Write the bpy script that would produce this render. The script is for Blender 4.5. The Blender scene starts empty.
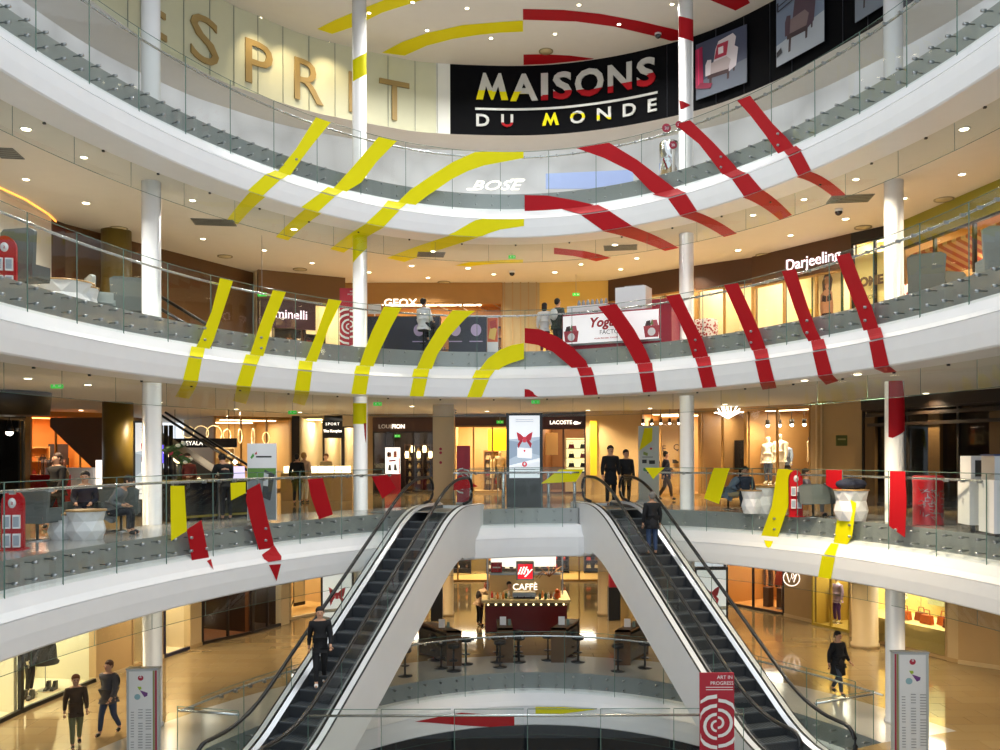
import bpy, bmesh, math, random
from mathutils import Vector, Matrix
random.seed(7)
PI = math.pi
SC = bpy.context.scene
COL = SC.collection
# ------------------------------------------------------------------ camera, sky, light, exposure
F = 900.0                      # focal length in pixels of the 1000 x 750 frame
CZ = 1.67                      # eye height above the gallery floor the photographer stands on
cd = bpy.data.cameras.new('camera'); cam = bpy.data.objects.new('camera', cd); COL.objects.link(cam)
cam.location = (0, 0, CZ); cam.rotation_euler = (PI/2, 0.003, 0)
cd.sensor_width = 36; cd.lens = 36*F/1000; cd.shift_y = 0.079; cd.clip_end = 300
SC.camera = cam
SC.view_settings.view_transform = 'Standard'; SC.view_settings.look = 'None'
SC.view_settings.gamma = 1; SC.view_settings.use_curve_mapping = False
SC.view_settings.exposure = 0.48
w = bpy.data.worlds.new('world'); SC.world = w; w.use_nodes = True
w.node_tree.nodes['Background'].inputs[0].default_value = (0.86, 0.93, 1.0, 1)
w.node_tree.nodes['Background'].inputs[1].default_value = 0.88
def area(name, loc, rot, sx, sy, power, color):
    l = bpy.data.lights.new(name, 'AREA'); l.shape = 'RECTANGLE'; l.size = sx; l.size_y = sy
    l.energy = power; l.color = color
    o = bpy.data.objects.new(name, l); COL.objects.link(o); o.location = loc; o.rotation_euler = rot
    return o
area('skylight', (0.5, 10, 24), (0, 0, 0), 16, 24, 1300, (0.93, 0.97, 1.0))
SC.cycles.use_denoising = True
SC.cycles.max_bounces = 8; SC.cycles.transparent_max_bounces = 24
SC.cycles.diffuse_bounces = 3; SC.cycles.glossy_bounces = 4; SC.cycles.sample_clamp_indirect = 4
# ------------------------------------------------------------------ materials
MATS = {}
def srgb(c):
    if isinstance(c, str):
        c = [int(c[i:i+2], 16)/255 for i in (0, 2, 4)]
    return tuple(x/12.92 if x <= 0.04045 else ((x+0.055)/1.055)**2.4 for x in c)
def mat(name, col='cccccc', rough=0.6, metal=0.0, emit=0.0, noise=0.0, nscale=3.0, spec=0.5, coat=0):
    if name in MATS: return MATS[name]
    m = bpy.data.materials.new(name); m.use_nodes = True; nt = m.node_tree
    b = nt.nodes['Principled BSDF']; c = srgb(col)
    b.inputs['Base Color'].default_value = (*c, 1); b.inputs['Roughness'].default_value = rough
    b.inputs['Metallic'].default_value = metal; b.inputs['Specular IOR Level'].default_value = spec
    if coat: b.inputs['Coat Weight'].default_value = coat; b.inputs['Coat Roughness'].default_value = 0.05
    if emit:
        b.inputs['Emission Color'].default_value = (*c, 1); b.inputs['Emission Strength'].default_value = emit
    n = nt.nodes.new('ShaderNodeTexNoise'); tc = nt.nodes.new('ShaderNodeTexCoord')
    n.inputs['Scale'].default_value = nscale; n.inputs['Detail'].default_value = 3
    nt.links.new(tc.outputs['Object'], n.inputs['Vector'])
    r = nt.nodes.new('ShaderNodeMapRange'); a = noise if noise else 0.03
    r.inputs['To Min'].default_value = 1-a; r.inputs['To Max'].default_value = 1+a
    nt.links.new(n.outputs[0], r.inputs['Value'])
    x = nt.nodes.new('ShaderNodeVectorMath'); x.operation = 'SCALE'; x.inputs[0].default_value = c
    nt.links.new(r.outputs[0], x.inputs['Scale']); nt.links.new(x.outputs[0], b.inputs['Base Color'])
    if emit: nt.links.new(x.outputs[0], b.inputs['Emission Color'])
    MATS[name] = m
    return m
def glass(name, tint, refl=0.05, ior=1.45):
    m = bpy.data.materials.new(name); m.use_nodes = True; nt = m.node_tree; nt.nodes.clear()
    o = nt.nodes.new('ShaderNodeOutputMaterial'); mx = nt.nodes.new('ShaderNodeMixShader')
    t = nt.nodes.new('ShaderNodeBsdfTransparent'); g = nt.nodes.new('ShaderNodeBsdfGlossy')
    f = nt.nodes.new('ShaderNodeLayerWeight'); f.inputs['Blend'].default_value = 0.5
    pw = nt.nodes.new('ShaderNodeMath'); pw.operation = 'POWER'; pw.inputs[1].default_value = 4.0
    ad = nt.nodes.new('ShaderNodeMath'); ad.operation = 'MULTIPLY_ADD'; ad.inputs[1].default_value = 0.7; ad.inputs[2].default_value = 0.012+refl*.6; ad.use_clamp = True
    t.inputs[0].default_value = (*tint, 1); g.inputs['Roughness'].default_value = 0.02
    g.inputs[0].default_value = (1, 1, 1, 1)
    nt.links.new(f.outputs['Facing'], pw.inputs[0]); nt.links.new(pw.outputs[0], ad.inputs[0]); nt.links.new(ad.outputs[0], mx.inputs[0])
    nt.links.new(t.outputs[0], mx.inputs[1]); nt.links.new(g.outputs[0], mx.inputs[2])
    nt.links.new(mx.outputs[0], o.inputs[0]); MATS[name] = m
    return m
GL = glass('balustrade glass', (0.93, 0.965, 0.95), 0.02)
GS = glass('smoke screen glass', (0.91, 0.945, 0.935), 0.045)
GW = glass('shop window glass', (0.95, 0.97, 0.96), 0.02)
GE = mat('glass edge green', '5d7a70', 0.2)
WHITE = mat('white fascia paint', 'f0f0f0', 0.35, spec=0.4)
CEIL = mat('white ceiling paint', 'e6e4e0', 0.7)
CEILW = mat('cream ceiling paint', 'ded8cc', 0.7)
COLM = mat('white column lacquer', 'ececec', 0.25, spec=0.4)
STEEL = mat('brushed steel', '9fa3a4', 0.3, 0.9, noise=0.08, nscale=1.2)
BAND = mat('stainless slab edge', '9a9e9c', 0.3, 0.25, noise=0.12, nscale=0.7)
RAILM = mat('satin handrail steel', 'c4c8ca', 0.25, 0.9)
YEL = mat('yellow vinyl', 'eae000', 0.6, spec=0.2)
RED = mat('red vinyl', 'ac0c1a', 0.6, spec=0.2)
BLACK = mat('black plastic', '111214', 0.35)
RUB = mat('black handrail rubber', '17191b', 0.3)
DARK = mat('dark bronze', '241a14', 0.4)
NAVY = mat('navy sign wall', '07080c', 0.7, noise=0.08, spec=0.08)
BEIGE = mat('beige plaster', 'b89b6c', 0.6, noise=0.04)
BEIGE2 = mat('pale beige stone', 'c9b287', 0.5, noise=0.04)
BROWN = mat('dark brown panel', '4a2e1c', 0.45, noise=0.1)
OCHRE = mat('ochre wood panel', 'a67c3e', 0.5, noise=0.1)
CREAM = mat('cream lit wall', 'dccba4', 0.6)
GREYF = mat('grey upholstery', '5d6462', 0.8)
SKINM = mat('skin', 'c99a7c', 0.6)
W2 = mat('white laminate', 'e9e9ea', 0.4)
CHROME = mat('polished chrome', 'd8d8d8', 0.08, 1.0)
def floormat():
    m = mat('polished stone floor', 'a98a5c', 0.07, spec=0.8)
    nt = m.node_tree; b = nt.nodes['Principled BSDF']
    tc = nt.nodes.new('ShaderNodeTexCoord'); br = nt.nodes.new('ShaderNodeTexBrick')
    br.inputs['Scale'].default_value = 1.0; br.inputs['Brick Width'].default_value = 1.2; br.inputs['Row Height'].default_value = 0.6
    br.inputs['Mortar Size'].default_value = 0.006; br.offset = 0.5
    br.inputs['Color1'].default_value = (*srgb('8d7854'), 1); br.inputs['Color2'].default_value = (*srgb('93805c'), 1)
    br.inputs['Mortar'].default_value = (*srgb('7c6440'), 1)
    nt.links.new(tc.outputs['Object'], br.inputs['Vector']); nt.links.new(br.outputs['Color'], b.inputs['Base Color'])
    return m
FLOOR = floormat()
GFLOOR = mat('pale grey gallery edge floor', 'a7a7a4', 0.15)
# ------------------------------------------------------------------ mesh helpers
def tag(o, label=None, cat=None, group=None, kind=None):
    if label: o['label'] = label
    if cat: o['category'] = cat
    if group: o['group'] = group
    if kind: o['kind'] = kind
    return o
def empty(name, loc=(0, 0, 0), rz=0.0, label=None, cat=None, group=None):
    o = bpy.data.objects.new(name, None); COL.objects.link(o); o.location = loc; o.rotation_euler = (0, 0, rz)
    o.empty_display_size = 0.1
    return tag(o, label, cat, group)
class MB:
    def __init__(s): s.v = []; s.f = []; s.mi = []; s.m = []; s.sm = []
    def _mi(s, m):
        if m not in s.m: s.m.append(m)
        return s.m.index(m)
    def add(s, vs, fs, m, smooth=False):
        k = len(s.v); s.v += [tuple(v) for v in vs]; i = s._mi(m)
        for f in fs: s.f.append([k+j for j in f]); s.mi.append(i); s.sm.append(smooth)
        return s
    def box(s, c, d, m, rz=0.0, M=None):
        x, y, z = [q/2 for q in d]; vs = []
        for sx, sy, sz in ((-1,-1,-1),(1,-1,-1),(1,1,-1),(-1,1,-1),(-1,-1,1),(1,-1,1),(1,1,1),(-1,1,1)):
            p = Vector((sx*x, sy*y, sz*z))
            if M: p = M @ p
            elif rz: p = Vector((p.x*math.cos(rz)-p.y*math.sin(rz), p.x*math.sin(rz)+p.y*math.cos(rz), p.z))
            vs.append((p.x+c[0], p.y+c[1], p.z+c[2]))
        return s.add(vs, [(0,3,2,1),(4,5,6,7),(0,1,5,4),(1,2,6,5),(2,3,7,6),(3,0,4,7)], m)
    def lathe(s, c, prof, m, n=20, caps=True):
        vs = []; fs = []
        for r, z in prof:
            for i in range(n):
                a = 2*PI*i/n; vs.append((c[0]+r*math.cos(a), c[1]+r*math.sin(a), c[2]+z))
        for k in range(len(prof)-1):
            for i in range(n):
                j = (i+1) % n; fs.append((k*n+i, k*n+j, (k+1)*n+j, (k+1)*n+i))
        if caps:
            fs.append(tuple(range(n-1, -1, -1))); fs.append(tuple(range((len(prof)-1)*n, len(prof)*n)))
        return s.add(vs, fs, m, True)
    def cyl(s, c, r, h, m, n=20): return s.lathe(c, [(r, 0), (r, h)], m, n)
    def tube(s, pts, r, m, n=8, closed=False):
        pts = [Vector(p) for p in pts]; vs = []; fs = []; N = len(pts)
        up = Vector((0, 0, 1)); last = None
        for i, p in enumerate(pts):
            t = (pts[min(i+1, N-1)]-pts[max(i-1, 0)]).normalized()
            a = up.cross(t)
            if a.length < 0.05: a = last if last is not None else Vector((1, 0, 0)).cross(t)
            a.normalize(); last = a; b = t.cross(a).normalized()
            for k in range(n):
                q = 2*PI*k/n; vs.append(p+a*(r*math.cos(q))+b*(r*math.sin(q)))
        for i in range(N-1):
            for k in range(n):
                j = (k+1) % n; fs.append((i*n+k, i*n+j, (i+1)*n+j, (i+1)*n+k))
        fs.append(tuple(range(n-1, -1, -1))); fs.append(tuple(range((N-1)*n, N*n)))
        return s.add(vs, fs, m, True)
    def ball(s, c, r, m, n=10, sc=(1, 1, 1)):
        vs = []; fs = []
        for i in range(n+1):
            a = PI*i/n
            for j in range(n*2):
                q = PI*j/n; vs.append((c[0]+r*sc[0]*math.sin(a)*math.cos(q), c[1]+r*sc[1]*math.sin(a)*math.sin(q), c[2]+r*sc[2]*math.cos(a)))
        w_ = n*2
        for i in range(n):
            for j in range(w_):
                k = (j+1) % w_; fs.append((i*w_+j, (i+1)*w_+j, (i+1)*w_+k, i*w_+k))
        return s.add(vs, fs, m, True)
    def prism(s, poly, fn, m, t=0.01):
        """poly in 2-D (u, v); fn(u, v, d) gives the point; extruded from d=0 to d=t"""
        n = len(poly); vs = [fn(u, v, 0) for u, v in poly]+[fn(u, v, t) for u, v in poly]
        fs = [tuple(range(n)), tuple(range(2*n-1, n-1, -1))]+[(i, (i+1) % n, n+(i+1) % n, n+i) for i in range(n)]
        return s.add(vs, fs, m)
    def build(s, name, parent=None, kind=None, loc=None):
        me = bpy.data.meshes.new(name); me.from_pydata(s.v, [], s.f)
        for m in s.m: me.materials.append(m)
        me.polygons.foreach_set('material_index', s.mi); me.polygons.foreach_set('use_smooth', s.sm)
        me.update()
        o = bpy.data.objects.new(name, me); COL.objects.link(o)
        if parent: o.parent = parent
        if kind: o['kind'] = kind
        if loc is not None: o.location = loc
        return o
def kids(o): return [c for c in o.children]
def copy_tree(o, parent=None):
    c = o.copy(); COL.objects.link(c)
    if parent: c.parent = parent
    for ch in list(o.children): copy_tree(ch, c)
    return c
# ------------------------------------------------------------------ plan of the atrium
STO = 4.85                                   # storey height
CX, CY, KY = 0.55, 13.5, 1.53
RING = {1: [8.692, 0.505, -0.129, -0.031, 0.008, 0.009, -0.039],
        2: [9.003, 0.584, -0.02, -0.112, 0.383, -0.067, -0.027],
        3: [8.727, -0.783, 0.463, -0.153, 0.013, 0.051, -0.027],
        4: [9.168, -0.575, -0.189, -0.228, 0.145, 0.009, -0.065]}
NT = 461
THS = [math.radians(-25+230*i/(NT-1)) for i in range(NT)]
def fz(lv): return (lv-2)*STO
def ring(p):
    out = []
    for t in THS:
        r = p[0]+sum(p[2*k-1]*math.cos(k*t)+p[2*k]*math.sin(k*t) for k in (1, 2, 3))
        out.append((CX+r*math.cos(t), CY+KY*r*math.sin(t)))
    return out
def offs(P, d):
    out = []
    for i, p in enumerate(P):
        a = P[max(i-1, 0)]; b = P[min(i+1, len(P)-1)]
        tx, ty = b[0]-a[0], b[1]-a[1]; L = math.hypot(tx, ty)
        dd = d[i] if isinstance(d, list) else d
        out.append((p[0]+ty/L*dd, p[1]-tx/L*dd))
    return out
G = {lv: ring(RING[lv]) for lv in RING}
# pixel -> ray : (X per metre of depth, Z per metre of depth)
ROLL = 0.003
def ray(px, py):
    dx = px-500; dy = 454-py
    return (dx+ROLL*dy)/F, (dy-ROLL*dx)/F
def at(px, py, Y):
    a, b = ray(px, py); return Vector((a*Y, Y, CZ+b*Y))
def hitp(P, a):
    """deepest point where the vertical plane X = a*Y meets the plan curve P"""
    best = None
    for i in range(len(P)-1):
        g0 = P[i][0]-a*P[i][1]; g1 = P[i+1][0]-a*P[i+1][1]
        if g0*g1 <= 0 and g0 != g1:
            u = g0/(g0-g1); q = (P[i][0]+u*(P[i+1][0]-P[i][0]), P[i][1]+u*(P[i+1][1]-P[i][1]))
            if best is None or q[1] > best[1]: best = q
    return best
def onfloor(px, py, z):
    a, b = ray(px, py); Y = (z-CZ)/b; return Vector((a*Y, Y, z))
def strip(mb, A, B, za, zb, m, smooth=True, flip=False):
    n = len(A); vs = [(x, y, za) for x, y in A]+[(x, y, zb) for x, y in B]
    fs = [((i, i+1, n+i+1, n+i) if not flip else (i, n+i, n+i+1, i+1)) for i in range(n-1)]
    mb.add(vs, fs, m, smooth)
OUT = [(CX+30*math.cos(t), CY+44*math.sin(t)) for t in THS]
GAPS = [(-3.0, -1.5), (2.55, 4.35)]          # where the two escalators arrive on the gallery
def jog(P):
    d = []
    for x, y in P:
        v = 0.0
        if y > 20:
            for a, b in GAPS:
                if a < x < b: v = 1.1
        d.append(v)
    return offs(P, d)
# ------------------------------------------------------------------ slabs, fascias, ceilings
wall_n = 0
for lv in (1, 2, 3, 4):
    z = fz(lv); P = G[lv]
    if lv == 1:
        i0 = next(i for i in range(NT) if P[i][1] >= 20.1 and P[i][0] > 0)
        i1 = max(i for i in range(NT) if P[i][1] >= 19.0 and P[i][0] < 0)
        R = P[i0:i1+1]; OR = OUT[i0:i1+1]
        FR = [(8.35, 20.1), (6.75, 19.25), (5.05, 18.55), (-4.02, 18.55), (-5.5, 18.6), (R[-1][0], R[-1][1])]
    else:
        R, OR = P, OUT
    J = jog(R) if lv == 2 else R
    E = offs(J, 0.14)
    fl = MB()
    IN = offs(R, 2.4)
    strip(fl, E, IN, z, z, GFLOOR if lv != 4 else FLOOR, False)
    strip(fl, IN, OR, z, z, FLOOR, False)
    if lv == 1:
        poly = [(30, 4), OR[0], IN[0], E[0]]+FR[1:-1]+[E[-1], IN[-1], OR[-1], (-30, 4)]
        c = Vector((0, 10))
        fl.add([(x, y, z) for x, y in poly], [tuple(range(len(poly)-1, -1, -1))], FLOOR)
        fr = [E[0]]+FR[1:-1]+[E[-1]]
        n = len(fr); fl.add([(x, y, z) for x, y in fr]+[(x, y, z-1.45) for x, y in fr], [(i, i+1, n+i+1, n+i) for i in range(n-1)], WHITE)
    fl.build('floor', kind='structure')
    fa = MB()
    prof = [(0.14, -0.47), (0.00, -0.50), (-0.06, -0.60), (-0.16, -0.76), (-0.29, -0.87), (-0.265, -0.872), (-0.265, -0.888), (-0.30, -0.89),
            (-0.31, -1.15), (-0.30, -1.42), (-0.27, -1.45), (0.6, -1.45)]
    for (d0, z0), (d1, z1) in zip(prof[:-1], prof[1:]):
        strip(fa, offs(J, d0), offs(J, d1), z+z0, z+z1, WHITE if z1 < -0.47 else BAND, True)
    fo = fa.build('trim_%d' % lv, kind='structure')
    bd = MB(); strip(bd, E, offs(J, 0.14), z, z-0.47, BAND); bd.build('metal_band', fo)
    ce = MB(); strip(ce, offs(R, 0.6), OR, z-1.45, z-1.45, CEIL if lv == 4 and False else CEILW, False, True)
    ce.build('ceiling', kind='structure')
# top ceiling above the signs, with its edge over the void
ZT = 15.56
ce = MB(); strip(ce, offs(G[4], -2.3), OUT, ZT, ZT, CEIL, False, True)
strip(ce, offs(G[4], -2.3), offs(G[4], -2.3), ZT+1.5, ZT, WHITE)
ce.build('ceiling', kind='structure')
# lowest floor, far below
lf = MB(); lf.add([(-30, 2, -9.7), (30, 2, -9.7), (30, 55, -9.7), (-30, 55, -9.7)], [(0, 1, 2, 3)], mat('dark lower floor', '3a4146', 0.2)); lf.build('floor', kind='structure')
lw = MB(); lw.add([(-16, 36, -9.7), (16, 36, -9.7), (16, 36, -6.3), (-16, 36, -6.3)], [(0, 3, 2, 1)], mat('dim lower wall', '59626a', 0.4)); lw.build('wall_lower', kind='structure')
# ------------------------------------------------------------------ hanging smoke screens of glass
def panels_along(P, step, ok):
    """split the plan curve into equal runs; yields lists of points"""
    L = [0]
    for a, b in zip(P[:-1], P[1:]): L.append(L[-1]+math.hypot(b[0]-a[0], b[1]-a[1]))
    n = int(L[-1]/step); out = []
    def pt(s):
        for i in range(len(L)-1):
            if L[i+1] >= s:
                u = (s-L[i])/(L[i+1]-L[i]); return (P[i][0]+u*(P[i+1][0]-P[i][0]), P[i][1]+u*(P[i+1][1]-P[i][1]))
        return P[-1]
    for k in range(n):
        q = [pt(k*step+0.006+(step-0.012)*j/4) for j in range(5)]
        if ok(q[2]): out.append(q)
    return out
NAMES = {1: 'lowest atrium', 2: 'entrance gallery', 3: 'middle gallery', 4: 'top gallery'}
SIDE = {1: 'lower floor opening', 2: 'gallery at eye height', 3: 'gallery one level up', 4: 'highest gallery'}
for lv in (1, 2, 3, 4):
    z = fz(lv)-1.45
    t = empty('smoke_screen', (0, 0, z), 0, 'row of clear glass smoke screens hanging under the edge of the %s' % SIDE[lv], 'glass screen', None)
    for q in panels_along(offs(G[lv], 0.62), 1.7, lambda c: c[1] > 11):
        m = MB(); a = offs(q, -0.006); b = offs(q, 0.006)
        h = 0.55
        n = len(q)
        vs = [(x, y, 0) for x, y in a]+[(x, y, -h) for x, y in a]
        m.add(vs, [(i, i+1, n+i+1, n+i) for i in range(n-1)], GS)
        m.box(((a[0][0]), a[0][1], -h/2), (0.008, 0.008, h), GE)
        m.box(((a[n//2][0]), a[n//2][1], -0.012), (0.05, 0.05, 0.05), BLACK)
        m.build('glass_panel', t)
    for k in (0,):
        rr = MB(); Q = [p for p in offs(G[lv], 0.62) if p[1] > 11]
        rr.tube([(x, y, -0.552) for x, y in Q[::4]], 0.006, GE, 6); rr.build('bottom_edge', t)
# ------------------------------------------------------------------ glass balustrades
def balustrade(lv, ok, step=1.5):
    z = fz(lv)
    t = empty('glass_balustrade', (0, 0, z), 0, 'curved clear glass balustrade with steel handrail round the %s' % SIDE[lv], 'balustrade')
    P = G[lv]; runs = []
    for q in panels_along(P, step, ok):
        m = MB(); a = offs(q, -0.008); n = len(q)
        m.add([(x, y, 1.25) for x, y in offs(q, -0.035)]+[(x, y, -0.68) for x, y in offs(q, -0.035)], [(i, i+1, n+i+1, n+i) for i in range(n-1)], GL)
        a = offs(q, -0.035); m.box((a[0][0], a[0][1], 0.285), (0.016, 0.016, 1.93), GE)
        m.tube([(x, y, 1.25) for x, y in a], 0.008, GE, 4)
        m.build('glass_panel', t)
    # handrail in runs without the gaps
    run = []
    for p in offs(P, 0.06)+[(999, -999)]:
        if p[1] > -900 and ok(p): run.append(p)
        else:
            if len(run) > 6: runs.append(run)
            run = []
    for r in runs:
        m = MB(); m.tube([(x, y, 1.1) for x, y in r[::3]+[r[-1]]], 0.028, RAILM, 8); m.build('handrail', t)
    bm_ = MB(); bm_.lathe((0, 0, 0), [(0.03, -0.09), (0.034, 0.0), (0.012, 0.0), (0.012, 0.14)], STEEL, 8)
    spots = []
    for q in panels_along(P, 0.5, ok):
        c = q[2]; d = (q[3][0]-q[1][0], q[3][1]-q[1][1]); spots.append((c, math.atan2(d[1], d[0])))
    spots = [s for s in spots if abs(s[0][0]-0.0) < 0.60*s[0][1]+0.5]
    spots.sort(key=lambda s: s[0][1])
    proto = None; rest = MB()
    for k, (c, a) in enumerate(spots):
        for zz in (-0.09, -0.37):
            if k < 49:
                if proto is None:
                    proto = bm_.build('standoff_bolt', t); o = proto
                else: o = proto.copy(); COL.objects.link(o)
                o.location = (c[0], c[1], zz); o.rotation_euler = (PI/2, 0, a)
            else: rest.ball((c[0]-0.04*math.sin(a)*-1, c[1]-0.0, zz), 0.034, STEEL, 5)
    if rest.v: rest.build('standoff_bolt', t, kind='stuff')
    # rail clips
    hr = [c for c in t.children if c.name.startswith('handrail')][0]
    cl = MB(); cl.box((0, 0, 0), (0.05, 0.09, 0.06), STEEL); proto = None
    for c, a in spots[::2]:
        if proto is None: proto = o = cl.build('rail_clip', hr)
        else: o = proto.copy(); COL.objects.link(o)
        o.location = (c[0], c[1], 1.08); o.rotation_euler = (0, 0, a)
    return t
def ok2(p):
    if p[1] < 11: return False
    if p[1] > 20:
        for a, b in GAPS:
            if a-0.05 < p[0] < b+0.05: return False
    return True
balustrade(2, ok2)
balustrade(3, lambda p: p[1] > 11)
balustrade(4, lambda p: p[1] > 11)
balustrade(1, lambda p: p[1] > 19.0+(1.1 if p[0] > 0 else 0))
# ------------------------------------------------------------------ columns
COLS = []
for i, (px, Y, r, side, lab) in enumerate([(152, 21.7, 0.222, 1, 'far left round white column'), (360.5, 27.15, 0.215, 1, 'left middle round white column striped yellow at two galleries'),
        (687, 27.0, 0.215, 1, 'right middle round white column with red patches near the ceiling'), (894.5, 21.8, 0.222, 1, 'far right round white column with long red patch')]):
    a = ray(px, 454)[0]; c = (a*Y, Y); COLS.append((c[0], c[1], r))
    for lv in G:
        dmin = min(math.hypot(c[0]-p[0], c[1]-p[1]) for p in G[lv])
        if dmin-r < 0.16: print('COLUMN close', px, lv, round(dmin, 2))
    m = MB()
    m.lathe((0, 0, 0), [(r+0.03, 0), (r+0.03, 0.06), (r, 0.08), (r, 20.41)], COLM, 32)
    tag(m.build('column', loc=(c[0], c[1], -4.85)), lab+' rising through every gallery', 'column', None)
# ------------------------------------------------------------------ painted stripes
def surf(kind, px, py, off):
    """point where the sight line of the artwork meets a real surface; off = distance in front of it"""
    a, b = ray(px, py)
    k = kind[0]
    if k == 'G':
        q = hitp(offsG(kind[1], -0.04-off), a); z = CZ+b*q[1]; z0 = fz(kind[1])
        return Vector((q[0], q[1], min(max(z, z0-0.68), z0+1.25)))
    if k == 'F':
        q = hitp(offsG(kind[1], -0.312-off), a); z = CZ+b*q[1]; z0 = fz(kind[1])
        return Vector((q[0], q[1], min(max(z, z0-1.44), z0-0.89)))
    if k == 'L':
        z0 = fz(kind[1]); prof = LPROF
        best = None
        for (d0, z1), (d1, z2) in zip(prof[:-1], prof[1:]):
            for j in range(7):
                u = j/6; d = d0+u*(d1-d0); zz = z0+z1+u*(z2-z1)
                q = hitp(offsG(kind[1], round(d, 3)), a); e = abs(CZ+b*q[1]-zz)
                if best is None or e < best[0]: best = (e, q, zz)
        return Vector((best[1][0], best[1][1], best[2]+0.012+off))
    if k == 'S':
        z = fz(kind[1])-1.452-off; Y = (z-CZ)/b
        q = hitp(offsG(kind[1], -0.3), a)
        Y = max(Y, q[1]); return Vector((a*Y, Y, z))
    if k == 'P':
        Y = kind[1]-off; return Vector((a*Y, Y, CZ+b*Y))
    if k == 'C':
        z = ZT-0.004-off; Y = (z-CZ)/b; return Vector((a*Y, Y, z))
    if k == 'K':
        cx, cy, r = COLS[kind[1]]; e = min(max((a*cy-cx)/r, -0.99), 0.99); r = r+0.003+off
        y = cy-r*math.sqrt(1-e*e); return Vector((cx+r*e, y, CZ+b*y))
_OG = {}
def offsG(lv, d):
    d = round(d, 4)
    if (lv, d) not in _OG: _OG[(lv, d)] = offs(G[lv], d)
    return _OG[(lv, d)]
ZR = {'F': (-0.893, -1.44), 'L': (-0.60, -0.866)}
LPROF = [(0.00, -0.50), (-0.06, -0.60), (-0.16, -0.76), (-0.29, -0.87)]
def quad_decal(name, kind, poly, m, parent, t):
    """a stripe piece that runs the full height of the ledge, the fascia or from the fascia's foot on to the ceiling"""
    n = 6; k = kind[0]; lv = kind[1]; z0 = fz(lv); p0, p1, p2, p3 = poly; rows = []
    for off in (t, 0.0):
        for j in range(n+1):
            v = j/n
            for i in range(n+1):
                s = i/n
                x = (p0[0]*(1-s)+p1[0]*s)*(1-v)+(p3[0]*(1-s)+p2[0]*s)*v; y = (p0[1]*(1-s)+p1[1]*s)*(1-v)+(p3[1]*(1-s)+p2[1]*s)*v
                a, b = ray(x, y)
                if k == 'S':
                    z = z0-1.452-off; q = hitp(offsG(lv, -0.3), ray(x, y)[0]); b2 = ray((p3[0]+p2[0])/2, p3[1]*(1-s)+p2[1]*s)[1]
                    Y = q[1]*(1-v)+v*(z-CZ)/b2; rows.append((a*Y, Y, z))
                elif k == 'F':
                    q = hitp(offsG(lv, -0.312-off), a); rows.append((q[0], q[1], z0+ZR['F'][0]*(1-v)+ZR['F'][1]*v))
                else:
                    z = ZR['L'][0]*(1-v)+ZR['L'][1]*v
                    for (d0, za), (d1, zb) in zip(LPROF[:-1], LPROF[1:]):
                        if zb <= z <= za: d = d0+(d1-d0)*(za-z)/(za-zb)
                    q = hitp(offsG(lv, round(d-.012-off, 3)), a); rows.append((q[0], q[1], z0+z+.010+off))
    N = (n+1)**2; fs = []
    for j in range(n):
        for i in range(n):
            A = j*(n+1)+i; f = (A, A+1, A+n+2, A+n+1); fs.append(f); fs.append(tuple(N+q for q in reversed(f)))
    for e in range(n):
        for A, B in ((e, e+1), (n*(n+1)+e, n*(n+1)+e+1), (e*(n+1), (e+1)*(n+1)), (e*(n+1)+n, (e+1)*(n+1)+n)): fs.append((A, B, N+B, N+A))
    mb = MB(); mb.add(rows, fs, m); return mb.build(name, parent)
def decal(name, kind, poly, m, parent=None, t=0.006, cell=7):
    if kind[0] in 'FLS' and len(poly) == 4: return quad_decal(name, kind, poly, m, parent, t)
    if kind[0] == 'K': cell = 1.6
    bm = bmesh.new(); vs = [bm.verts.new((x, y, 0)) for x, y in poly]
    bm.faces.new(vs); bm.normal_update(); bmesh.ops.triangulate(bm, faces=bm.faces[:])
    for ax in (0, 1):
        lo = min(p[ax] for p in poly); hi = max(p[ax] for p in poly); n = int((hi-lo)/cell)
        for i in range(1, n+1):
            co = [0, 0, 0]; co[ax] = lo+(hi-lo)*i/(n+1); no = [0, 0, 0]; no[ax] = 1
            bmesh.ops.bisect_plane(bm, geom=bm.verts[:]+bm.edges[:]+bm.faces[:], plane_co=co, plane_no=no)
    back = {}
    src = [v.co.copy() for v in bm.verts]; bm.verts.ensure_lookup_table()
    front = [surf(kind, c.x, c.y, t) for c in src]; rear = [surf(kind, c.x, c.y, 0) for c in src]
    n = len(src); mb = MB(); vs = [tuple(p) for p in front]+[tuple(p) for p in rear]; fs = []
    for f in bm.faces:
        ids = [v.index for v in f.verts]; fs.append(tuple(ids)); fs.append(tuple(n+i for i in reversed(ids)))
    for e in bm.edges:
        if len(e.link_faces) == 1:
            i, j = e.verts[0].index, e.verts[1].index; fs.append((i, j, n+j, n+i))
    bm.verts.index_update(); bm.free()
    mb.add(vs, fs, m)
    return mb.build(name, parent)
def arc(outer, inner): return list(outer)+list(reversed(inner))
PN = {'G': 'glass_piece', 'L': 'ledge_piece', 'F': 'fascia_piece', 'S': 'ceiling_piece', 'C': 'ceiling_piece', 'P': 'glass_piece', 'K': 'column_piece'}
def stripe(color, label, pieces, group):
    m = YEL if color == 'yellow' else RED
    t = empty(color+'_stripe', (0, 0, 0), 0, label, 'painted stripe', group)
    for kind, poly in pieces:
        decal(PN[kind[0]], kind, poly, m, t)
    return t
Y_, R_ = 'yellow', 'red'
gt = 'stripes painted on the top ceiling'
stripe(Y_, 'yellow arc on the top ceiling that crosses behind the left middle column', [('C', arc([(317,29),(335,20),(354,12),(384,0),(400,-6)], [(332,34),(354,26.6),(382,12.7),(422,0),(445,-7)]))], gt)
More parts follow.
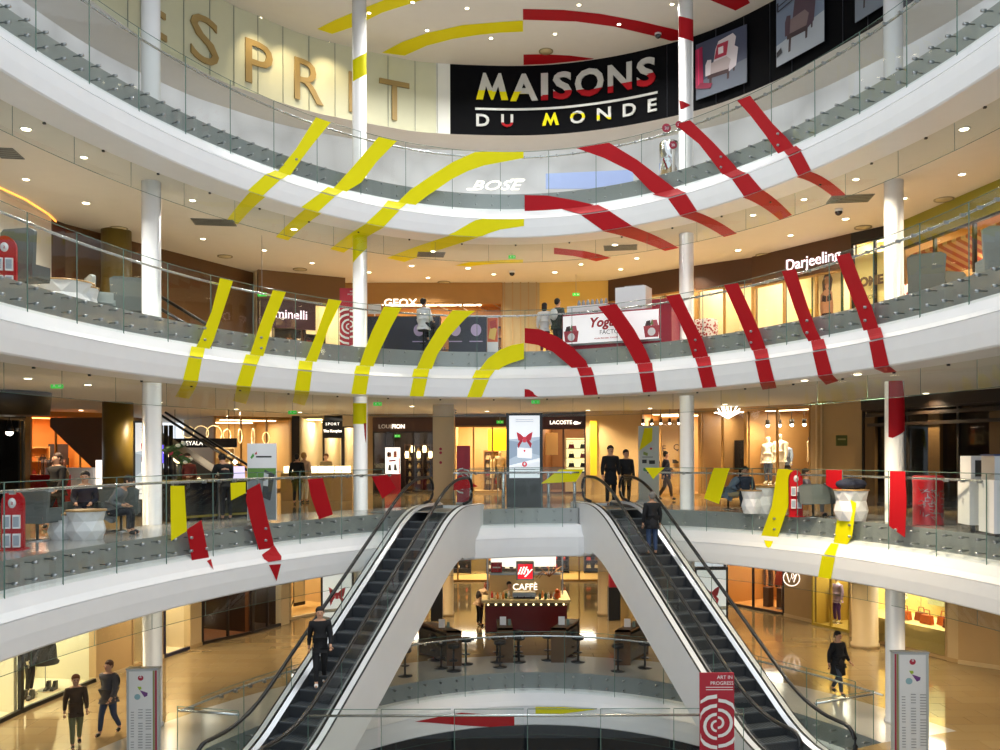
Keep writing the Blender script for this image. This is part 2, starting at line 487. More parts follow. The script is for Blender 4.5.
stripe(Y_, 'yellow arc on the top ceiling running into the dark sign wall edge', [('C', arc([(382,52.7),(402,42),(427,33),(463,25),(500,22),(523,20.5)], [(404.5,55.7),(427,45.6),(452.6,39),(478,35),(500,32.7),(523,31.7)]))], gt)
stripe(R_, 'long red arc on the top ceiling above the MAISONS DU MONDE sign', [('C', arc([(523,9),(563,10),(601,14),(639,21),(679,30.4)], [(523,19.8),(576,21.5),(614,26.6),(652,35.5),(671,41),(678.6,40)]))], gt)
stripe(R_, 'short red arc on the top ceiling touching the dark sign wall', [('C', arc([(523.5,54.5),(545,54.3),(570,55.6),(594,58.6)], [(523.5,65),(547,64),(572,61.5),(592,59.4)]))], gt)
stripe(R_, 'red corner piece on the top ceiling right of the right middle column', [('C', [(710,0),(735.6,10.6),(750,3),(746,-4),(703,-4)])], gt)
g4 = 'stripes crossing the highest gallery'
stripe(Y_, 'leftmost yellow stripe on the highest gallery', [
 (('G',4), [(316,117),(331,122),(313,144),(301,160),(288,178.6),(275,175),(295.6,149.4)]),
 (('L',4), [(275,175),(288,179),(281,187),(266,183)]), (('F',4), [(265,185),(280,189),(263,213),(248,208)]), (('S',4), [(250,203),(265,208),(238,224),(225.6,221.7)])], g4)
stripe(Y_, 'second yellow stripe from the left on the highest gallery', [
 (('G',4), [(378.7,136.8),(397,141),(376.6,162),(361.4,182.4),(348.8,190),(343.7,194.6),(331,191),(343.7,177),(359,159.6)]),
 (('L',4), [(328,191),(343,195),(335,203),(321,200)]), (('F',4), [(321,200.5),(335,203.5),(318,225),(301,222)]), (('S',4), [(305,215),(321,220),(288,240.6),(275.6,237)])], g4)
stripe(Y_, 'broad yellow stripe curving up to the centre line of the highest gallery', [
 (('G',4), arc([(393,207),(410,190),(432,175),(452.6,162),(475,152),(500,150.7),(523.6,151)], [(412,207.7),(427,196),(436,190),(452,179),(468,171),(484,165.5),(500,162.5),(523.6,158)])),
 (('L',4), [(388,206.5),(406.5,208),(399,216),(383,214)]), (('F',4), [(383,214.5),(399.5,216),(384,233),(366,231)]), (('S',4), [(366,229),(384,232),(343.7,252.8),(330,249)]),
 (('K',1), [(353.6,233),(367.3,229),(367.3,248),(353.6,263)])], g4)
stripe(Y_, 'lower yellow arc on the white edge of the highest gallery', [
 (('F',4), arc([(448,236),(470,223),(485,215.6),(500,212),(524,209)], [(478,238),(488,233.5),(500,229.6),(524,226)])), (('S',4), [(450,236),(478,237.6),(404.5,262),(386.7,258)])], g4)
stripe(Y_, 'faint yellow arc on the ceiling under the highest gallery', [(('S',4), arc([(455,265.5),(470,262),(500,260),(523,259.5)], [(470,266.3),(485,264.5),(500,263.5),(523,262.8)]))], g4)
stripe(R_, 'red arc starting at the centre line on the glass of the highest gallery', [
 (('G',4), arc([(524.6,195),(548,195.6),(573.5,200),(594,204.7)], [(524.6,211),(545.6,211),(563,211),(578,211)])),
 (('L',4), [(562,211),(598,205),(609,215),(581,219)]), (('F',4), [(581,219),(609.4,216),(632,230.5),(603,233)]), (('S',4), [(603,231),(632,230.5),(679,248),(665,251)])], g4)
stripe(R_, 'short red arc on the ceiling under the highest gallery at the centre line', [(('S',4), arc([(554,247.7),(583.6,251),(600,254.5),(611,258)], [(554,254),(573.5,256),(585,258.5),(596,261.4)]))], g4)
stripe(R_, 'broad red stripe right of the centre sweeping down the highest gallery', [
 (('G',4), arc([(576,148),(604,158),(632,172),(649.5,190),(657,195)], [(609,142.6),(637,159.6),(662,178.6),(675,188.7),(677,191.5)])),
 (('L',4), [(653,192),(677,190),(686,200.6),(668.6,203)]), (('F',4), [(668,203.5),(686,200.8),(697,215),(680,219)]), (('S',4), [(680,216),(696,213),(737,233.6),(724,237)])], g4)
stripe(R_, 'red stripe crossing the right middle column on the highest gallery', [
 (('G',4), arc([(675,124.6),(699,144),(715,164.6),(724,176.5)], [(690,120),(713,142),(734,164.6),(738,170)])),
 (('L',4), [(724,176),(738,169.5),(746,178.6),(732,184.4)]), (('F',4), [(732,185),(748,180),(762,200),(744,204)]), (('S',4), [(743,201),(763,198),(792,215),(780,220)])], g4)
stripe(R_, 'rightmost red stripe on the highest gallery', [
 (('G',4), arc([(737,100.6),(750,115),(766,136),(779,155)], [(750,95.5),(773,124),(786,137),(795.6,149)])),
 (('L',4), [(784,154),(796,149),(801.4,156),(788.5,161.6)]), (('F',4), [(788,162),(801,158),(811,174),(798,181)]), (('S',4), [(797,181),(810,174),(846,195),(836,199.6)])], g4)
gk = 'stripe patches painted on the columns'
stripe(Y_, 'yellow patch on the left middle column beside the large letter sign', [(('K',1), [(353.6,60),(368.2,52),(368.2,73.5),(353.6,81.6)])], gk)
stripe(R_, 'red band on the right middle column close under the top ceiling', [(('K',2), [(678.6,16),(693.6,20),(693.6,42),(678.6,37)])], gk)
stripe(R_, 'small red triangle on the right middle column above the highest handrail', [(('K',2), [(679,100),(689,105),(680,110)])], gk)
g3 = 'stripes crossing the middle gallery'
stripe(Y_, 'leftmost yellow stripe on the middle gallery', [
 (('G',3), [(220,278),(233,281),(223,311.6),(214,339.4),(206.4,356),(192.5,354),(200,339.4),(211.5,311.6)]),
 (('L',3), [(191.5,356),(205,358),(203,366),(189.5,364)]), (('F',3), [(188.7,364),(202,366),(198,391),(183,389)]), (('S',3), [(183.6,385),(198,388),(189,399),(175,396.6)])], g3)
stripe(Y_, 'second yellow stripe from the left on the middle gallery', [
 (('G',3), [(273,290),(286,292),(273,324),(261.6,362),(247.5,362),(260,324)]),
 (('L',3), [(246,362),(260.5,363),(257,373),(243,371)]), (('F',3), [(242.7,372),(256.6,373),(251,395),(236,393)]), (('S',3), [(237,391),(251,393),(246,404),(233,401)])], g3)
stripe(Y_, 'third yellow stripe from the left on the middle gallery', [
 (('G',3), [(328.5,299),(341.7,300.7),(328.5,328),(321,349.6),(314.6,367.3),(302,367),(308,354.6),(317,332)]),
 (('L',3), [(299.4,367),(313,367.5),(311.6,377),(298,376)]), (('F',3), [(298,377),(312,378),(309.5,397),(294.5,396)]), (('S',3), [(295,394),(309.5,395.5),(304.5,405.5),(292.4,402.4)])], g3)
stripe(Y_, 'yellow stripe on the middle gallery that runs on down the left middle column', [
 (('G',3), [(384,306.5),(401.5,307.8),(390.6,328),(380.4,349.6),(371.6,371),(357.6,371),(364,352),(371.6,332)]),
 (('L',3), [(356.4,371),(370.5,371.6),(369,380),(354,379.6)]), (('F',3), [(354.6,379.6),(369,380.6),(366,399),(351.3,399)]), (('K',1), [(352.4,403),(366.8,403),(366.8,424),(352.4,424)])], g3)
stripe(Y_, 'fifth yellow stripe on the middle gallery, left of the centre arc', [
 (('G',3), [(452.6,310),(475.4,310),(465,319),(450,335.6),(437.4,354.6),(430,373.6),(414.6,372.4),(424.8,349.6),(437.4,329)]),
 (('L',3), [(414,372.5),(429.5,373),(427.5,381),(412,381)]), (('F',3), [(413.4,380),(427.3,380),(423.5,400),(409.6,400)])], g3)
stripe(Y_, 'yellow quarter arc ending at the centre line of the middle gallery', [
 (('G',3), arc([(476.7,373),(488,358.4),(500,349.6),(512,345),(524,343)], [(496,372.4),(503,366.6),(510,363.5),(524,359)])),
 (('L',3), [(476,373),(495,372.5),(489,382),(472,382)]), (('F',3), [(474,380.5),(489,380),(481.5,401),(467,401)])], g3)
stripe(R_, 'red quarter arc starting at the centre line of the middle gallery', [
 (('G',3), arc([(524.6,328),(540.5,329.3),(558,337),(573.5,348),(586,361),(590,371)], [(524.6,343),(538,345),(553,352),(568.4,364.8),(575,371),(578,371)])),
 (('L',3), [(577,371),(591,371),(594,380),(580,380)]), (('F',3), [(580,379),(594,379),(598,400),(584,400)])], g3)
stripe(R_, 'small red quarter disc on the white edge of the middle gallery', [(('F',3), [(524.6,389),(529,389.5),(533,392),(538,400),(524.6,400)])], g3)
stripe(R_, 'red stripe across the yoghurt stand on the middle gallery', [
 (('G',3), [(598,306.5),(616.5,304),(634,329),(645.6,349.6),(652,364.8),(636.8,366),(626.6,347),(614,326.8)]),
 (('L',3), [(637,366),(652,365),(653,375),(639,376)]), (('F',3), [(639.3,375.5),(653.7,374),(657,395),(643,396)])], g3)
stripe(R_, 'red stripe just left of the right middle column on the middle gallery', [
 (('G',3), [(666,296.4),(680,294),(691,316.6),(702.6,339.4),(709,358.4),(693.8,359.7),(687.4,339.4),(677,316.6)]),
 (('L',3), [(695,360.5),(709.7,359),(711.5,368),(698,369)]), (('F',3), [(697.5,370),(711.5,369),(716.6,391),(702.6,393)])], g3)
stripe(R_, 'third red stripe from the right on the middle gallery', [
 (('G',3), [(724,285),(738,283),(750,309),(760,332),(766.5,350),(752.5,352),(738,316.6)]),
 (('L',3), [(753,353),(767,351),(769,359),(755.6,361)]), (('F',3), [(755,362),(769,361),(774.5,382),(760,384)]), (('S',3), [(760,381),(775,380),(776.6,388),(762.6,389.7)])], g3)
stripe(R_, 'second red stripe from the right on the middle gallery', [
 (('G',3), [(781.7,271),(795.6,269),(807,304),(816,329),(822,341),(809.5,343),(803,332),(793,304)]),
 (('L',3), [(811,343),(823.5,341),(826.5,349.6),(813,352)]), (('F',3), [(812.6,352),(826,351),(832.5,375),(818,377)]), (('S',3), [(818,374),(832,371),(838.7,381),(826,384.7)])], g3)
stripe(R_, 'rightmost red stripe on the middle gallery that runs down the far right column', [
 (('G',3), [(836,256.4),(850,252.8),(860,278.7),(871.6,306.5),(879,329),(864,332),(856.4,309),(846,283.7)]),
 (('L',3), [(867,332),(880.4,330),(883.5,337),(870,340)]), (('F',3), [(869,341),(883,340),(889,364),(874,367)]), (('S',3), [(874,364),(889,362),(897,372),(884,373)]),
 (('K',3), [(886.6,372),(897,370),(902,403),(904,429.5),(889.3,438),(886.6,437)])], g3)
g2 = 'stripes on the glass of the gallery at eye height'
stripe(Y_, 'yellow rectangle on glass beside the far left column', [(('G',2), [(170.5,485.8),(184.4,485.8),(187,531),(171,541)])], g2)
stripe(Y_, 'small yellow corner piece on glass left of the large red strip', [(('G',2), [(230.5,483),(245.7,482),(245.7,493),(231,500.4)])], g2)
stripe(R_, 'leftmost red piece on the glass at eye height', [(('G',2), [(186.7,529.6),(201.4,520),(209,557),(207.6,566),(193,569),(190,548)]), (('L',2), [(207,562),(211,559),(213.5,570)])], g2)
stripe(R_, 'tall red strip on glass ending in a point on the white edge', [
 (('G',2), [(247,490),(260,483),(266.5,514),(274,545),(261,557),(250,519),(246,500)]), (('L',2), [(262,556),(274,546),(281.5,557),(281,565),(268.5,566)]), (('F',2), [(269,565),(281,564),(276.6,581)])], g2)
stripe(R_, 'red slanted piece on glass left of the left middle column', [(('G',2), [(307.7,479.4),(322.7,478),(333,514.4),(319,519.5),(311,496.6)])], g2)
stripe(R_, 'red pointed piece on glass right of the left middle column', [(('G',2), [(371.6,476.4),(387.5,475),(396,487.8),(382.5,499)])], g2)
stripe(R_, 'red folded piece on the glass beside the left escalator top', [(('P',27.7), [(453.5,490.5),(453.5,481),(461,475),(478,486.5)])], g2)
stripe(Y_, 'yellow slanted piece on the straight glass beside the right escalator top', [(('P',27.7), [(541,483.5),(559.5,469.5),(583.6,469.5),(576,481.5)])], g2)
stripe(Y_, 'yellow triangle on glass just right of the right escalator top', [(('G',2), [(645,466.8),(664.6,466.8),(653,479.5)])], g2)
stripe(R_, 'thin red sliver on the left middle column under the middle gallery', [(('K',1), [(364.6,423),(366.4,423),(366.4,443),(365.4,436)])], gk)
stripe(Y_, 'yellow slanted rectangle on glass right of the right middle column', [(('G',2), [(714,466),(730,466),(719,504),(704,498.4)])], g2)
stripe(Y_, 'tall yellow curved strip on glass with a small point under it', [
 (('G',2), [(778,465.7),(786.7,465.7),(794,471),(788,506.8),(777,540),(760,539),(771.5,506.8)]), (('L',2), [(764,541),(773,542),(768,552)])], g2)
stripe(R_, 'small red piece on glass above a yellow strip', [(('G',2), [(826,465.7),(842,465.7),(841.7,494),(826,485)])], g2)
stripe(Y_, 'yellow strip on glass continuing down the white edge at right', [
 (('G',2), [(840.7,494),(856.4,503),(852,537),(845,548),(833,547)]), (('L',2), [(831,541),(838.7,548),(835,558),(824,557.4)]), (('F',2), [(822,560),(835,560),(831,577.7),(818,575.7)])], g2)
stripe(R_, 'long red panel on glass in front of the far right column', [(('G',2), [(890,466),(905,466),(906.5,502),(905,537.7),(889,526)])], g2)
g1 = 'stripes on the lowest white edge'
stripe(R_, 'flat red arc on the white edge of the lower floor opening', [(('F',1), arc([(415,721.6),(440,716.5),(461.5,712.7),(490,714.5),(514.4,716.3)], [(440,723.5),(461,725.3),(490,727),(514.4,727.6)]))], g1)
stripe(Y_, 'flat yellow arc on the white edge of the lower floor opening', [(('F',1), [(535.5,707),(563,707),(596,709.4),(563,713.7),(535.5,713.7)])], g1)
# ------------------------------------------------------------------ escalators
YT = 26.75; TS = 0.66
def escalator(cx, b, label, YT, Y0):
    """cx: centre X at depth 22.24; b: sideways drift per metre of depth; local +Y runs away from the camera (upwards)"""
    xt = cx+b*(YT-Y0); ang = math.atan2(-b, 1)         # local +Y -> (b, 1)
    k = math.sqrt(1+b*b); run = 4.85/TS*k; s = 4.85/run
    t = empty('escalator', (xt, YT, 0), ang, label, 'escalator', 'escalators down to the lower floor')
    def line(y):     # nosing height at local y (y=0 top comb, y=-run bottom comb)
        if y > 0: return 0.0
        if y < -run: return -4.85
        return s*y
    def smooth(y, h):
        z = line(y)
        for y0, sg in ((0.0, 1), (-run, -1)):
            d = abs(y-y0)
            if d < 0.9: z += -sg*s*0.9*((1-d/0.9)**2)/4
        return z+h
    ys = [-run-2.2, -run-1.2]+[-run-0.9+0.2*i for i in range(10)]+[-run+1.3+i*(run-2.6)/8 for i in range(9)]+[-0.9+0.2*i for i in range(10)]+[1.2, 2.0]
    ys = sorted(set(round(y, 3) for y in ys))
    HW = 0.64
    # truss cladding
    for sd in (-1, 1):
        m = MB(); x0, x1 = sd*0.84, sd*0.80
        for (xa) in (x0, x1):
            vs = []; 
            for y in ys: vs.append((xa, y, smooth(y, 0.16)))
            for y in ys: vs.append((xa, y, max(smooth(y, -1.22), -4.84) if y < 0.4 else -1.35))
            n = len(ys); m.add(vs, [(i, i+1, n+i+1, n+i) for i in range(n-1)], WHITE2)
        m.build('side_cladding', t)
        # outer deck, inner deck, seams
        m = MB(); n = len(ys)
        def ribbon(xa, xb, ha, hb, mt):
            vs = [(sd*xa, y, smooth(y, ha)) for y in ys]+[(sd*xb, y, smooth(y, hb)) for y in ys]
            m.add(vs, [(i, i+1, n+i+1, n+i) for i in range(n-1)], mt)
        ribbon(0.845, 0.80, 0.16, 0.17, BLACK); ribbon(0.80, 0.67, 0.17, 0.18, DECK); ribbon(0.67, 0.65, 0.185, 0.185, BLACK)
        m.build('outer_deck', t)
        m = MB()
        ribbon(0.62, 0.60, 0.185, 0.19, BLACK); ribbon(0.60, 0.51, 0.19, 0.12, DECK2); ribbon(0.51, 0.505, 0.12, 0.10, BLACK); ribbon(0.505, 0.50, 0.10, -0.25, SKIRT)
        m.build('inner_deck', t)
        # glass
        yg = [y for y in ys if -run-1.3 < y < 1.6]; n2 = len(yg)
        m = MB(); vs = [(sd*0.64, y, smooth(y, 0.18)) for y in yg]+[(sd*0.64, y, smooth(y, 0.93)) for y in yg]
        m.add(vs, [(i, i+1, n2+i+1, n2+i) for i in range(n2-1)], GL)
        for f_ in (0.22, 0.5, 0.78):
            y = -run*f_; m.box((sd*0.64, y, line(y)+0.56), (0.012, 0.012, 0.74), GE)
        m.build('glass_panel', t)
        # handrail with newel loops at both ends
        pts = [(sd*0.64, y, smooth(y, 0.97)) for y in yg]
        top = []; bot = []
        for i in range(9):
            a = PI/2-PI*i/8; top.append((sd*0.64, yg[-1]+0.33*math.cos(a)*1.0, 0.97-0.36+0.36*math.sin(a)))
            bot.append((sd*0.64, yg[0]-0.33*math.cos(a), -4.85+0.97-0.36+0.36*math.sin(a)))
        top.append((sd*0.64, yg[-1]-0.3, 0.22)); bot.append((sd*0.64, yg[0]+0.3, -4.85+0.22))
        m = MB(); m.tube(list(reversed(bot))+pts+top, 0.045, RUB, 8); m.build('handrail', t)
    # underside
    m = MB(); n = len(ys)
    vs = []
    for x in (-0.82, 0.82):
        for y in ys: vs.append((x, y, max(smooth(y, -1.22), -4.84) if y < 0.4 else -1.35))
    m.add(vs, [(i, i+1, n+i+1, n+i) for i in range(n-1)], WHITE2)
    m.box((0, ys[-1], -0.6), (1.66, 0.03, 1.4), WHITE2)
    m.build('underside', t)
    # steps
    sm = MB(); d = 0.4; h = d*s
    sm.box((0, 0, -0.02), (0.99, d, 0.04), STEP); sm.box((0, -d/2, -0.02-h/2), (0.99, 0.03, h), STEPD)
    for q in range(12): sm.box((-0.45+q*0.082, 0, 0.004), (0.02, d-0.02, 0.008), STEPD)
    sm.box((0, -d/2+0.012, 0.007), (0.99, 0.018, 0.01), mat('step nosing', '62686d', 0.6))
    proto = None
    for i in range(int(run/d)):
        y = -d*(i+0.5)
        if proto is None: proto = o = sm.build('step', t)
        else: o = proto.copy(); COL.objects.link(o)
        o.location = (0, y, smooth(y, -0.0)-0.03)
    for yy, zz in ((0.9, 0.012), (-run-1.1, -4.83)):
        m = MB(); m.box((0, yy, zz), (1.0, 1.9, 0.02), STEEL); m.build('comb_plate', t)
    return t
WHITE2 = mat('pale grey escalator cladding', 'e6e7e8', 0.4)
DECK = mat('light escalator deck', 'dfe1e2', 0.3)
DECK2 = mat('bright aluminium inner deck', 'd9dbdd', 0.25, 0.4)
SKIRT = mat('dark skirt panel', '3a3d40', 0.4)
STEP = mat('dark grooved step', '4a5056', 0.55, 0.1)
STEPD = mat('black step groove', '2a2e33', 0.6)
ESC_L = escalator(-3.575, 0.37, 'left escalator, a dark figure riding near its lower end', 25.7, 21.37)
ESC_R = escalator(5.13, -0.33, 'right escalator, a person in dark jacket riding near its top', 26.75, 22.24)
# ------------------------------------------------------------------ straight balustrades round the lower escalator landings
def straight(label, pts, z, top=1.25, low=-0.1, posts=()):
    t = empty('glass_balustrade', (pts[0][0], pts[0][1], z), 0, label, 'balustrade')
    o0 = Vector(pts[0])
    loc = [Vector(p)-o0 for p in pts]
    for a, b in zip(loc[:-1], loc[1:]):
        L = (b-a).length; n = max(1, round(L/1.6))
        for i in range(n):
            p = a+(b-a)*(i/n+0.004); q = a+(b-a)*((i+1)/n-0.004)
            m = MB(); m.add([(p.x, p.y, low), (q.x, q.y, low), (q.x, q.y, top), (p.x, p.y, top)], [(0, 1, 2, 3)], GL)
            for e in ((p, q) if i == n-1 else (p,)): m.box((e.x, e.y, (low+top)/2), (0.014, 0.014, top-low), GE)
            m.tube([(p.x, p.y, top), (q.x, q.y, top)], 0.008, GE, 4)
            m.build('glass_panel', t)
    off = Vector((0, 0.0))
    m = MB(); m.tube([(p.x, p.y+0.06, 1.1) for p in loc], 0.028, RAILM, 8)
    m.build('handrail', t)
    for p in posts:
        m = MB(); m.cyl((p[0]-o0.x, p[1]-o0.y, 0), 0.05, 1.12, RAILM, 12); m.build('post', t)
    return t
straight('straight glass balustrade between the feet of the two escalators', [(-4.02, 18.6), (5.05, 18.6)], -4.85, 1.25, -0.3)
straight('short glass return beside the foot of the left escalator', [(-6.85, 19.05), (-5.45, 18.7)], -4.85, 1.2, -0.02)
straight('short glass return beside the foot of the right escalator', [(8.35, 20.15), (6.8, 19.4)], -4.85, 1.2, -0.02)
ORDS = 'first second third fourth fifth sixth seventh eighth ninth tenth eleventh twelfth thirteenth fourteenth fifteenth sixteenth seventeenth eighteenth nineteenth twentieth'.split()
ORDS += ['twenty-'+o for o in ORDS[:9]]+['thirtieth']+['thirty-'+o for o in ORDS[:9]]
# ------------------------------------------------------------------ text and flat graphics
def text_mesh(s, size, ext=0.01, shear=0.0, bold=0.0, align='CENTER', space=1.0):
    c = bpy.data.curves.new('txt', 'FONT'); c.body = s; c.size = size; c.extrude = ext; c.shear = shear; c.offset = bold
    c.align_x = align; c.align_y = 'BOTTOM_BASELINE' if hasattr(c, 'align_y') and False else c.align_y; c.space_character = space; c.resolution_u = 3
    o = bpy.data.objects.new('txt', c); COL.objects.link(o)
    dg = bpy.context.evaluated_depsgraph_get(); dg.update()
    me = bpy.data.meshes.new_from_object(o.evaluated_get(dg))
    bpy.data.objects.remove(o); bpy.data.curves.remove(c)
    return me
def text(s, size, m, O, U, parent=None, name='lettering', ext=0.012, shear=0.0, bold=0.0, align='CENTER', space=1.0, N=None, scx=1.0):
    """text whose baseline starts at O and runs along the horizontal direction U; front faces -N"""
    me = text_mesh(s, size, ext, shear, bold, align, space)
    U = Vector((U[0], U[1], U[2] if len(U) > 2 else 0)).normalized(); Z = Vector((0, 0, 1)); Nn = U.cross(Z)    # toward the viewer
    O = Vector(O)
    for v in me.vertices:
        p = v.co.copy(); v.co = O+U*(p.x*scx)+Z*p.y+Nn*(p.z+ext)
    me.materials.clear(); me.materials.append(m); me.update()
    me.name = name
    o = bpy.data.objects.new(name, me); COL.objects.link(o)
    if parent: o.parent = parent
    return o
def emis(name, col, e): return mat(name, col, 0.5, emit=e)
LIT = emis('glowing white lettering', 'fff6e6', 1.3)
LITW = emis('warm shop ceiling light', 'ffe6b8', 6.0)
LITC = emis('cool display light', 'f3fff0', 2.2)
LAMP = emis('ceiling lamp disc', 'fff0c8', 6.0)
def frame2(A, B):
    A = Vector((A[0], A[1])); B = Vector((B[0], B[1])); L = (B-A).length; u = (B-A)/L
    return A, L, u, Vector((-u.y, u.x))             # n points away from the camera
def P2(px, Y): return (ray(px, 454)[0]*Y, Y)
def wallseg(name, a, b, z0, z1, m, base=None, t=0.25):
    A, L, u, n = frame2(P2(*a), P2(*b)); mb = MB(); an = math.atan2(u.y, u.x)
    c = A+u*(L/2)+n*(t/2)
    mb.box((c.x, c.y, (z0+z1)/2), (L+0.02, t, z1-z0), m, an)
    if base: mb.box((c.x-n.x*0.02, c.y-n.y*0.02, z0+0.06), (L+0.03, t+0.02, 0.12), base, an)
    return mb.build(name, kind='structure')
def shop(label, a, b, z0, H, inner=CREAM, light=LITW, band=BROWN, bandh=0.6, frame=DARK, nm=3, depth=3.5, door=None, sill=0.0, cat='shop', lightw=0.7, glassm=None, back=None, floorm=None):
    A, L, u, n = frame2(P2(*a), P2(*b)); an = math.atan2(u.y, u.x)
    t = empty('shop', (A.x, A.y, z0), an, label, cat)
    m = MB()
    for x in (0.03, L-0.03): m.box((x, depth/2+0.1, H/2), (0.06, depth-0.1, H-0.02), inner)
    m.box((L/2, depth, H/2), (L, 0.08, H-0.02), back or inner)
    m.build('inner_wall', t)
    m = MB(); m.box((L/2, depth/2, 0.02+sill/2), (L-0.12, depth, 0.03+sill), floorm or inner); m.build('display_floor', t)
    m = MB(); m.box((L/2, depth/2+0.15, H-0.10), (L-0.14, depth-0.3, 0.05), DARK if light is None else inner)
    m.build('inner_ceiling', t)
    if light is not None:
        l = bpy.data.lights.new('shop_lamp', 'AREA'); l.shape = 'RECTANGLE'; l.size = L*.7; l.size_y = 1.2; l.energy = 26*L*(1.0 if 'bright window' in light.name else 1.9 if 'bright' in light.name else 1.2 if 'dim' not in light.name else .6); l.color = (1, .90, .76)
        lo = bpy.data.objects.new('shop_lamp', l); COL.objects.link(lo); lo.parent = t; lo.location = (L/2, depth*.45, H-.2)
        for i in range(2):
            m = MB(); m.box((L/2, 0.8+i*(depth-1.6), H-0.15), (L*lightw, 0.35, 0.03), light); m.build('light_panel', t)
    bo = t
    if bandh > 0:
        m = MB(); m.box((L/2, 0.0, H-bandh/2), (L, 0.16, bandh), band); bo = m.build('sign_band', t)
    top = H-bandh
    m = MB()
    for i in range(nm+1):
        m.box((0.03+(L-0.06)*i/nm, 0.0, top/2), (0.07, 0.09, top), frame)
    m.box((L/2, 0, 0.05), (L, 0.10, 0.10), frame); m.box((L/2, 0, top-0.03), (L, 0.10, 0.06), frame)
    m.build('window_frame', t)
    for i in range(nm):
        if door is not None and i == door: continue
        x0 = 0.03+(L-0.06)*i/nm; x1 = 0.03+(L-0.06)*(i+1)/nm
        m = MB(); m.add([(x0+.03, 0, .1), (x1-.03, 0, .1), (x1-.03, 0, top-.05), (x0+.03, 0, top-.05)], [(0, 1, 2, 3)], GW); m.build('window_pane', t)
    def loc(x, y, z=0.0):
        return Vector((A.x+u.x*x+n.x*y, A.y+u.y*x+n.y*y, z0+z))
    return dict(t=t, band=bo, L=L, loc=loc, an=an, A=A, u=u, n=n, z0=z0, H=H)
def sign_on(s, txt, size, m, x=None, z=None, **k):
    """lettering that belongs to a shop front (local coordinates of the front)"""
    me_o = text(txt, size, m, (x if x is not None else s['L']/2, -0.09 if not s['band'].name.startswith('sign_board') else -0.175, z), (1, 0), s['band'], **k)
    return me_o
# ------------------------------------------------------------------ goods
def garment(loc, an, col, label, group, h=0.85, wd=0.42, cat='garment'):
    key = 'cloth '+col; m = mat(key, col, 0.85); b = MB()
    prof = [(-0.5, 0.86), (-0.14, 1.0), (0.14, 1.0), (0.5, 0.86), (0.42, 0.5), (0.46, 0.0), (-0.46, 0.0), (-0.42, 0.5)]
    b.prism([(x*wd, z*h) for x, z in prof], lambda u, v, d: (u, d-0.04, v-h), m, 0.08)
    b.tube([(0, 0, 0), (0, 0, 0.05)], 0.008, CHROME, 5)
    o = b.build('garment', loc=loc); o.rotation_euler = (0, 0, an)
    return tag(o, label, cat, group)
def copy_at(o, loc, an=None):
    c = copy_tree(o); c.location = loc
    if an is not None: c.rotation_euler = (0, 0, an)
    return c
def rack(s, x, y, w_, n, cols, desc, z=1.55, turn=0.0):
    t = empty('clothes_rail', s['loc'](x, y, 0), s['an'], 'dark metal clothes rail inside the shop '+desc, 'clothes rail')
    m = MB(); m.tube([(-w_/2, 0, 0), (-w_/2, 0, z+.05), (w_/2, 0, z+.05), (w_/2, 0, 0)], 0.018, BLACK, 6); m.build('rail_frame', t)
    g = 'garments hanging in the shop '+desc; ps = {}
    for i in range(n):
        c = cols[i % len(cols)]; q = s['loc'](x-w_/2+0.1+(w_-0.2)*(i+0.5)/n, y, z)
        lab = ORDS[i]+' hanging garment from left, shop '+desc
        if c not in ps: ps[c] = garment(q, s['an']+1.1, c, lab, g)
        else: tag(copy_at(ps[c], q), lab)
def shelf_unit(s, x, y, w_, h, nsh, cols, desc, dark=DARK, kind='handbag', glow=None, zb=0.0):
    t = empty('shelf_unit', s['loc'](x, y, 0.04+zb), s['an'], 'shelf unit inside the shop '+desc, 'shelf unit')
    m = MB(); m.box((-w_/2, 0, h/2), (0.04, 0.4, h), dark); m.box((w_/2, 0, h/2), (0.04, 0.4, h), dark); m.box((0, 0.2, h/2), (w_, 0.03, h), glow or dark); m.build('cabinet', t)
    if zb:
        m = MB(); m.box((0, 0, -zb/2), (w_, .42, zb-.01), dark); m.build('base_cabinet', t)
    for k in range(nsh):
        z = 0.25+(h-0.3)*k/(nsh-1); m = MB(); m.box((0, 0, z), (w_, 0.38, 0.03), dark); m.build('shelf', t)
    g = 'goods on the shelves in the shop '+desc; ps = {}
    for k in range(nsh-1):
        n = max(2, int(w_/0.38)); z = 0.04+zb+0.25+(h-0.3)*k/(nsh-1)+0.016
        for i in range(n):
            c = random.choice(cols); q = s['loc'](x-w_/2+w_*(i+0.5)/n, y-0.02, z)
            lab = '%s %s from left, %s shelf up, shop %s' % (ORDS[i], kind, ORDS[k], desc)
            if c not in ps:
                mm = mat('goods '+c, c, 0.5); b = MB()
                if kind == 'handbag':
                    b.prism([(-.13, 0), (.13, 0), (.10, .17), (-.10, .17)], lambda u, v, d: (u, d-.05, v), mm, .1)
                    b.tube([(-.07, 0, .16), (-.05, 0, .26), (.05, 0, .26), (.07, 0, .16)], .01, mm, 5)
                elif kind == 'shoe':
                    for dx in (-.06, .06):
                        b.prism([(-.12, 0), (.14, 0), (.13, .035), (.03, .06), (-.03, .10), (-.12, .10)], lambda u, v, d: (dx+d-.035, -u, v), mm, .07)
                else:
                    b.lathe((0, 0, 0), [(.06, 0), (.07, .1), (.05, .17), (.02, .19), (.02, .24)], mm, 10)
                ps[c] = tag(b.build(kind, loc=q), lab, kind, g); ps[c].rotation_euler = (0, 0, s['an'])
            else: tag(copy_at(ps[c], q), lab)
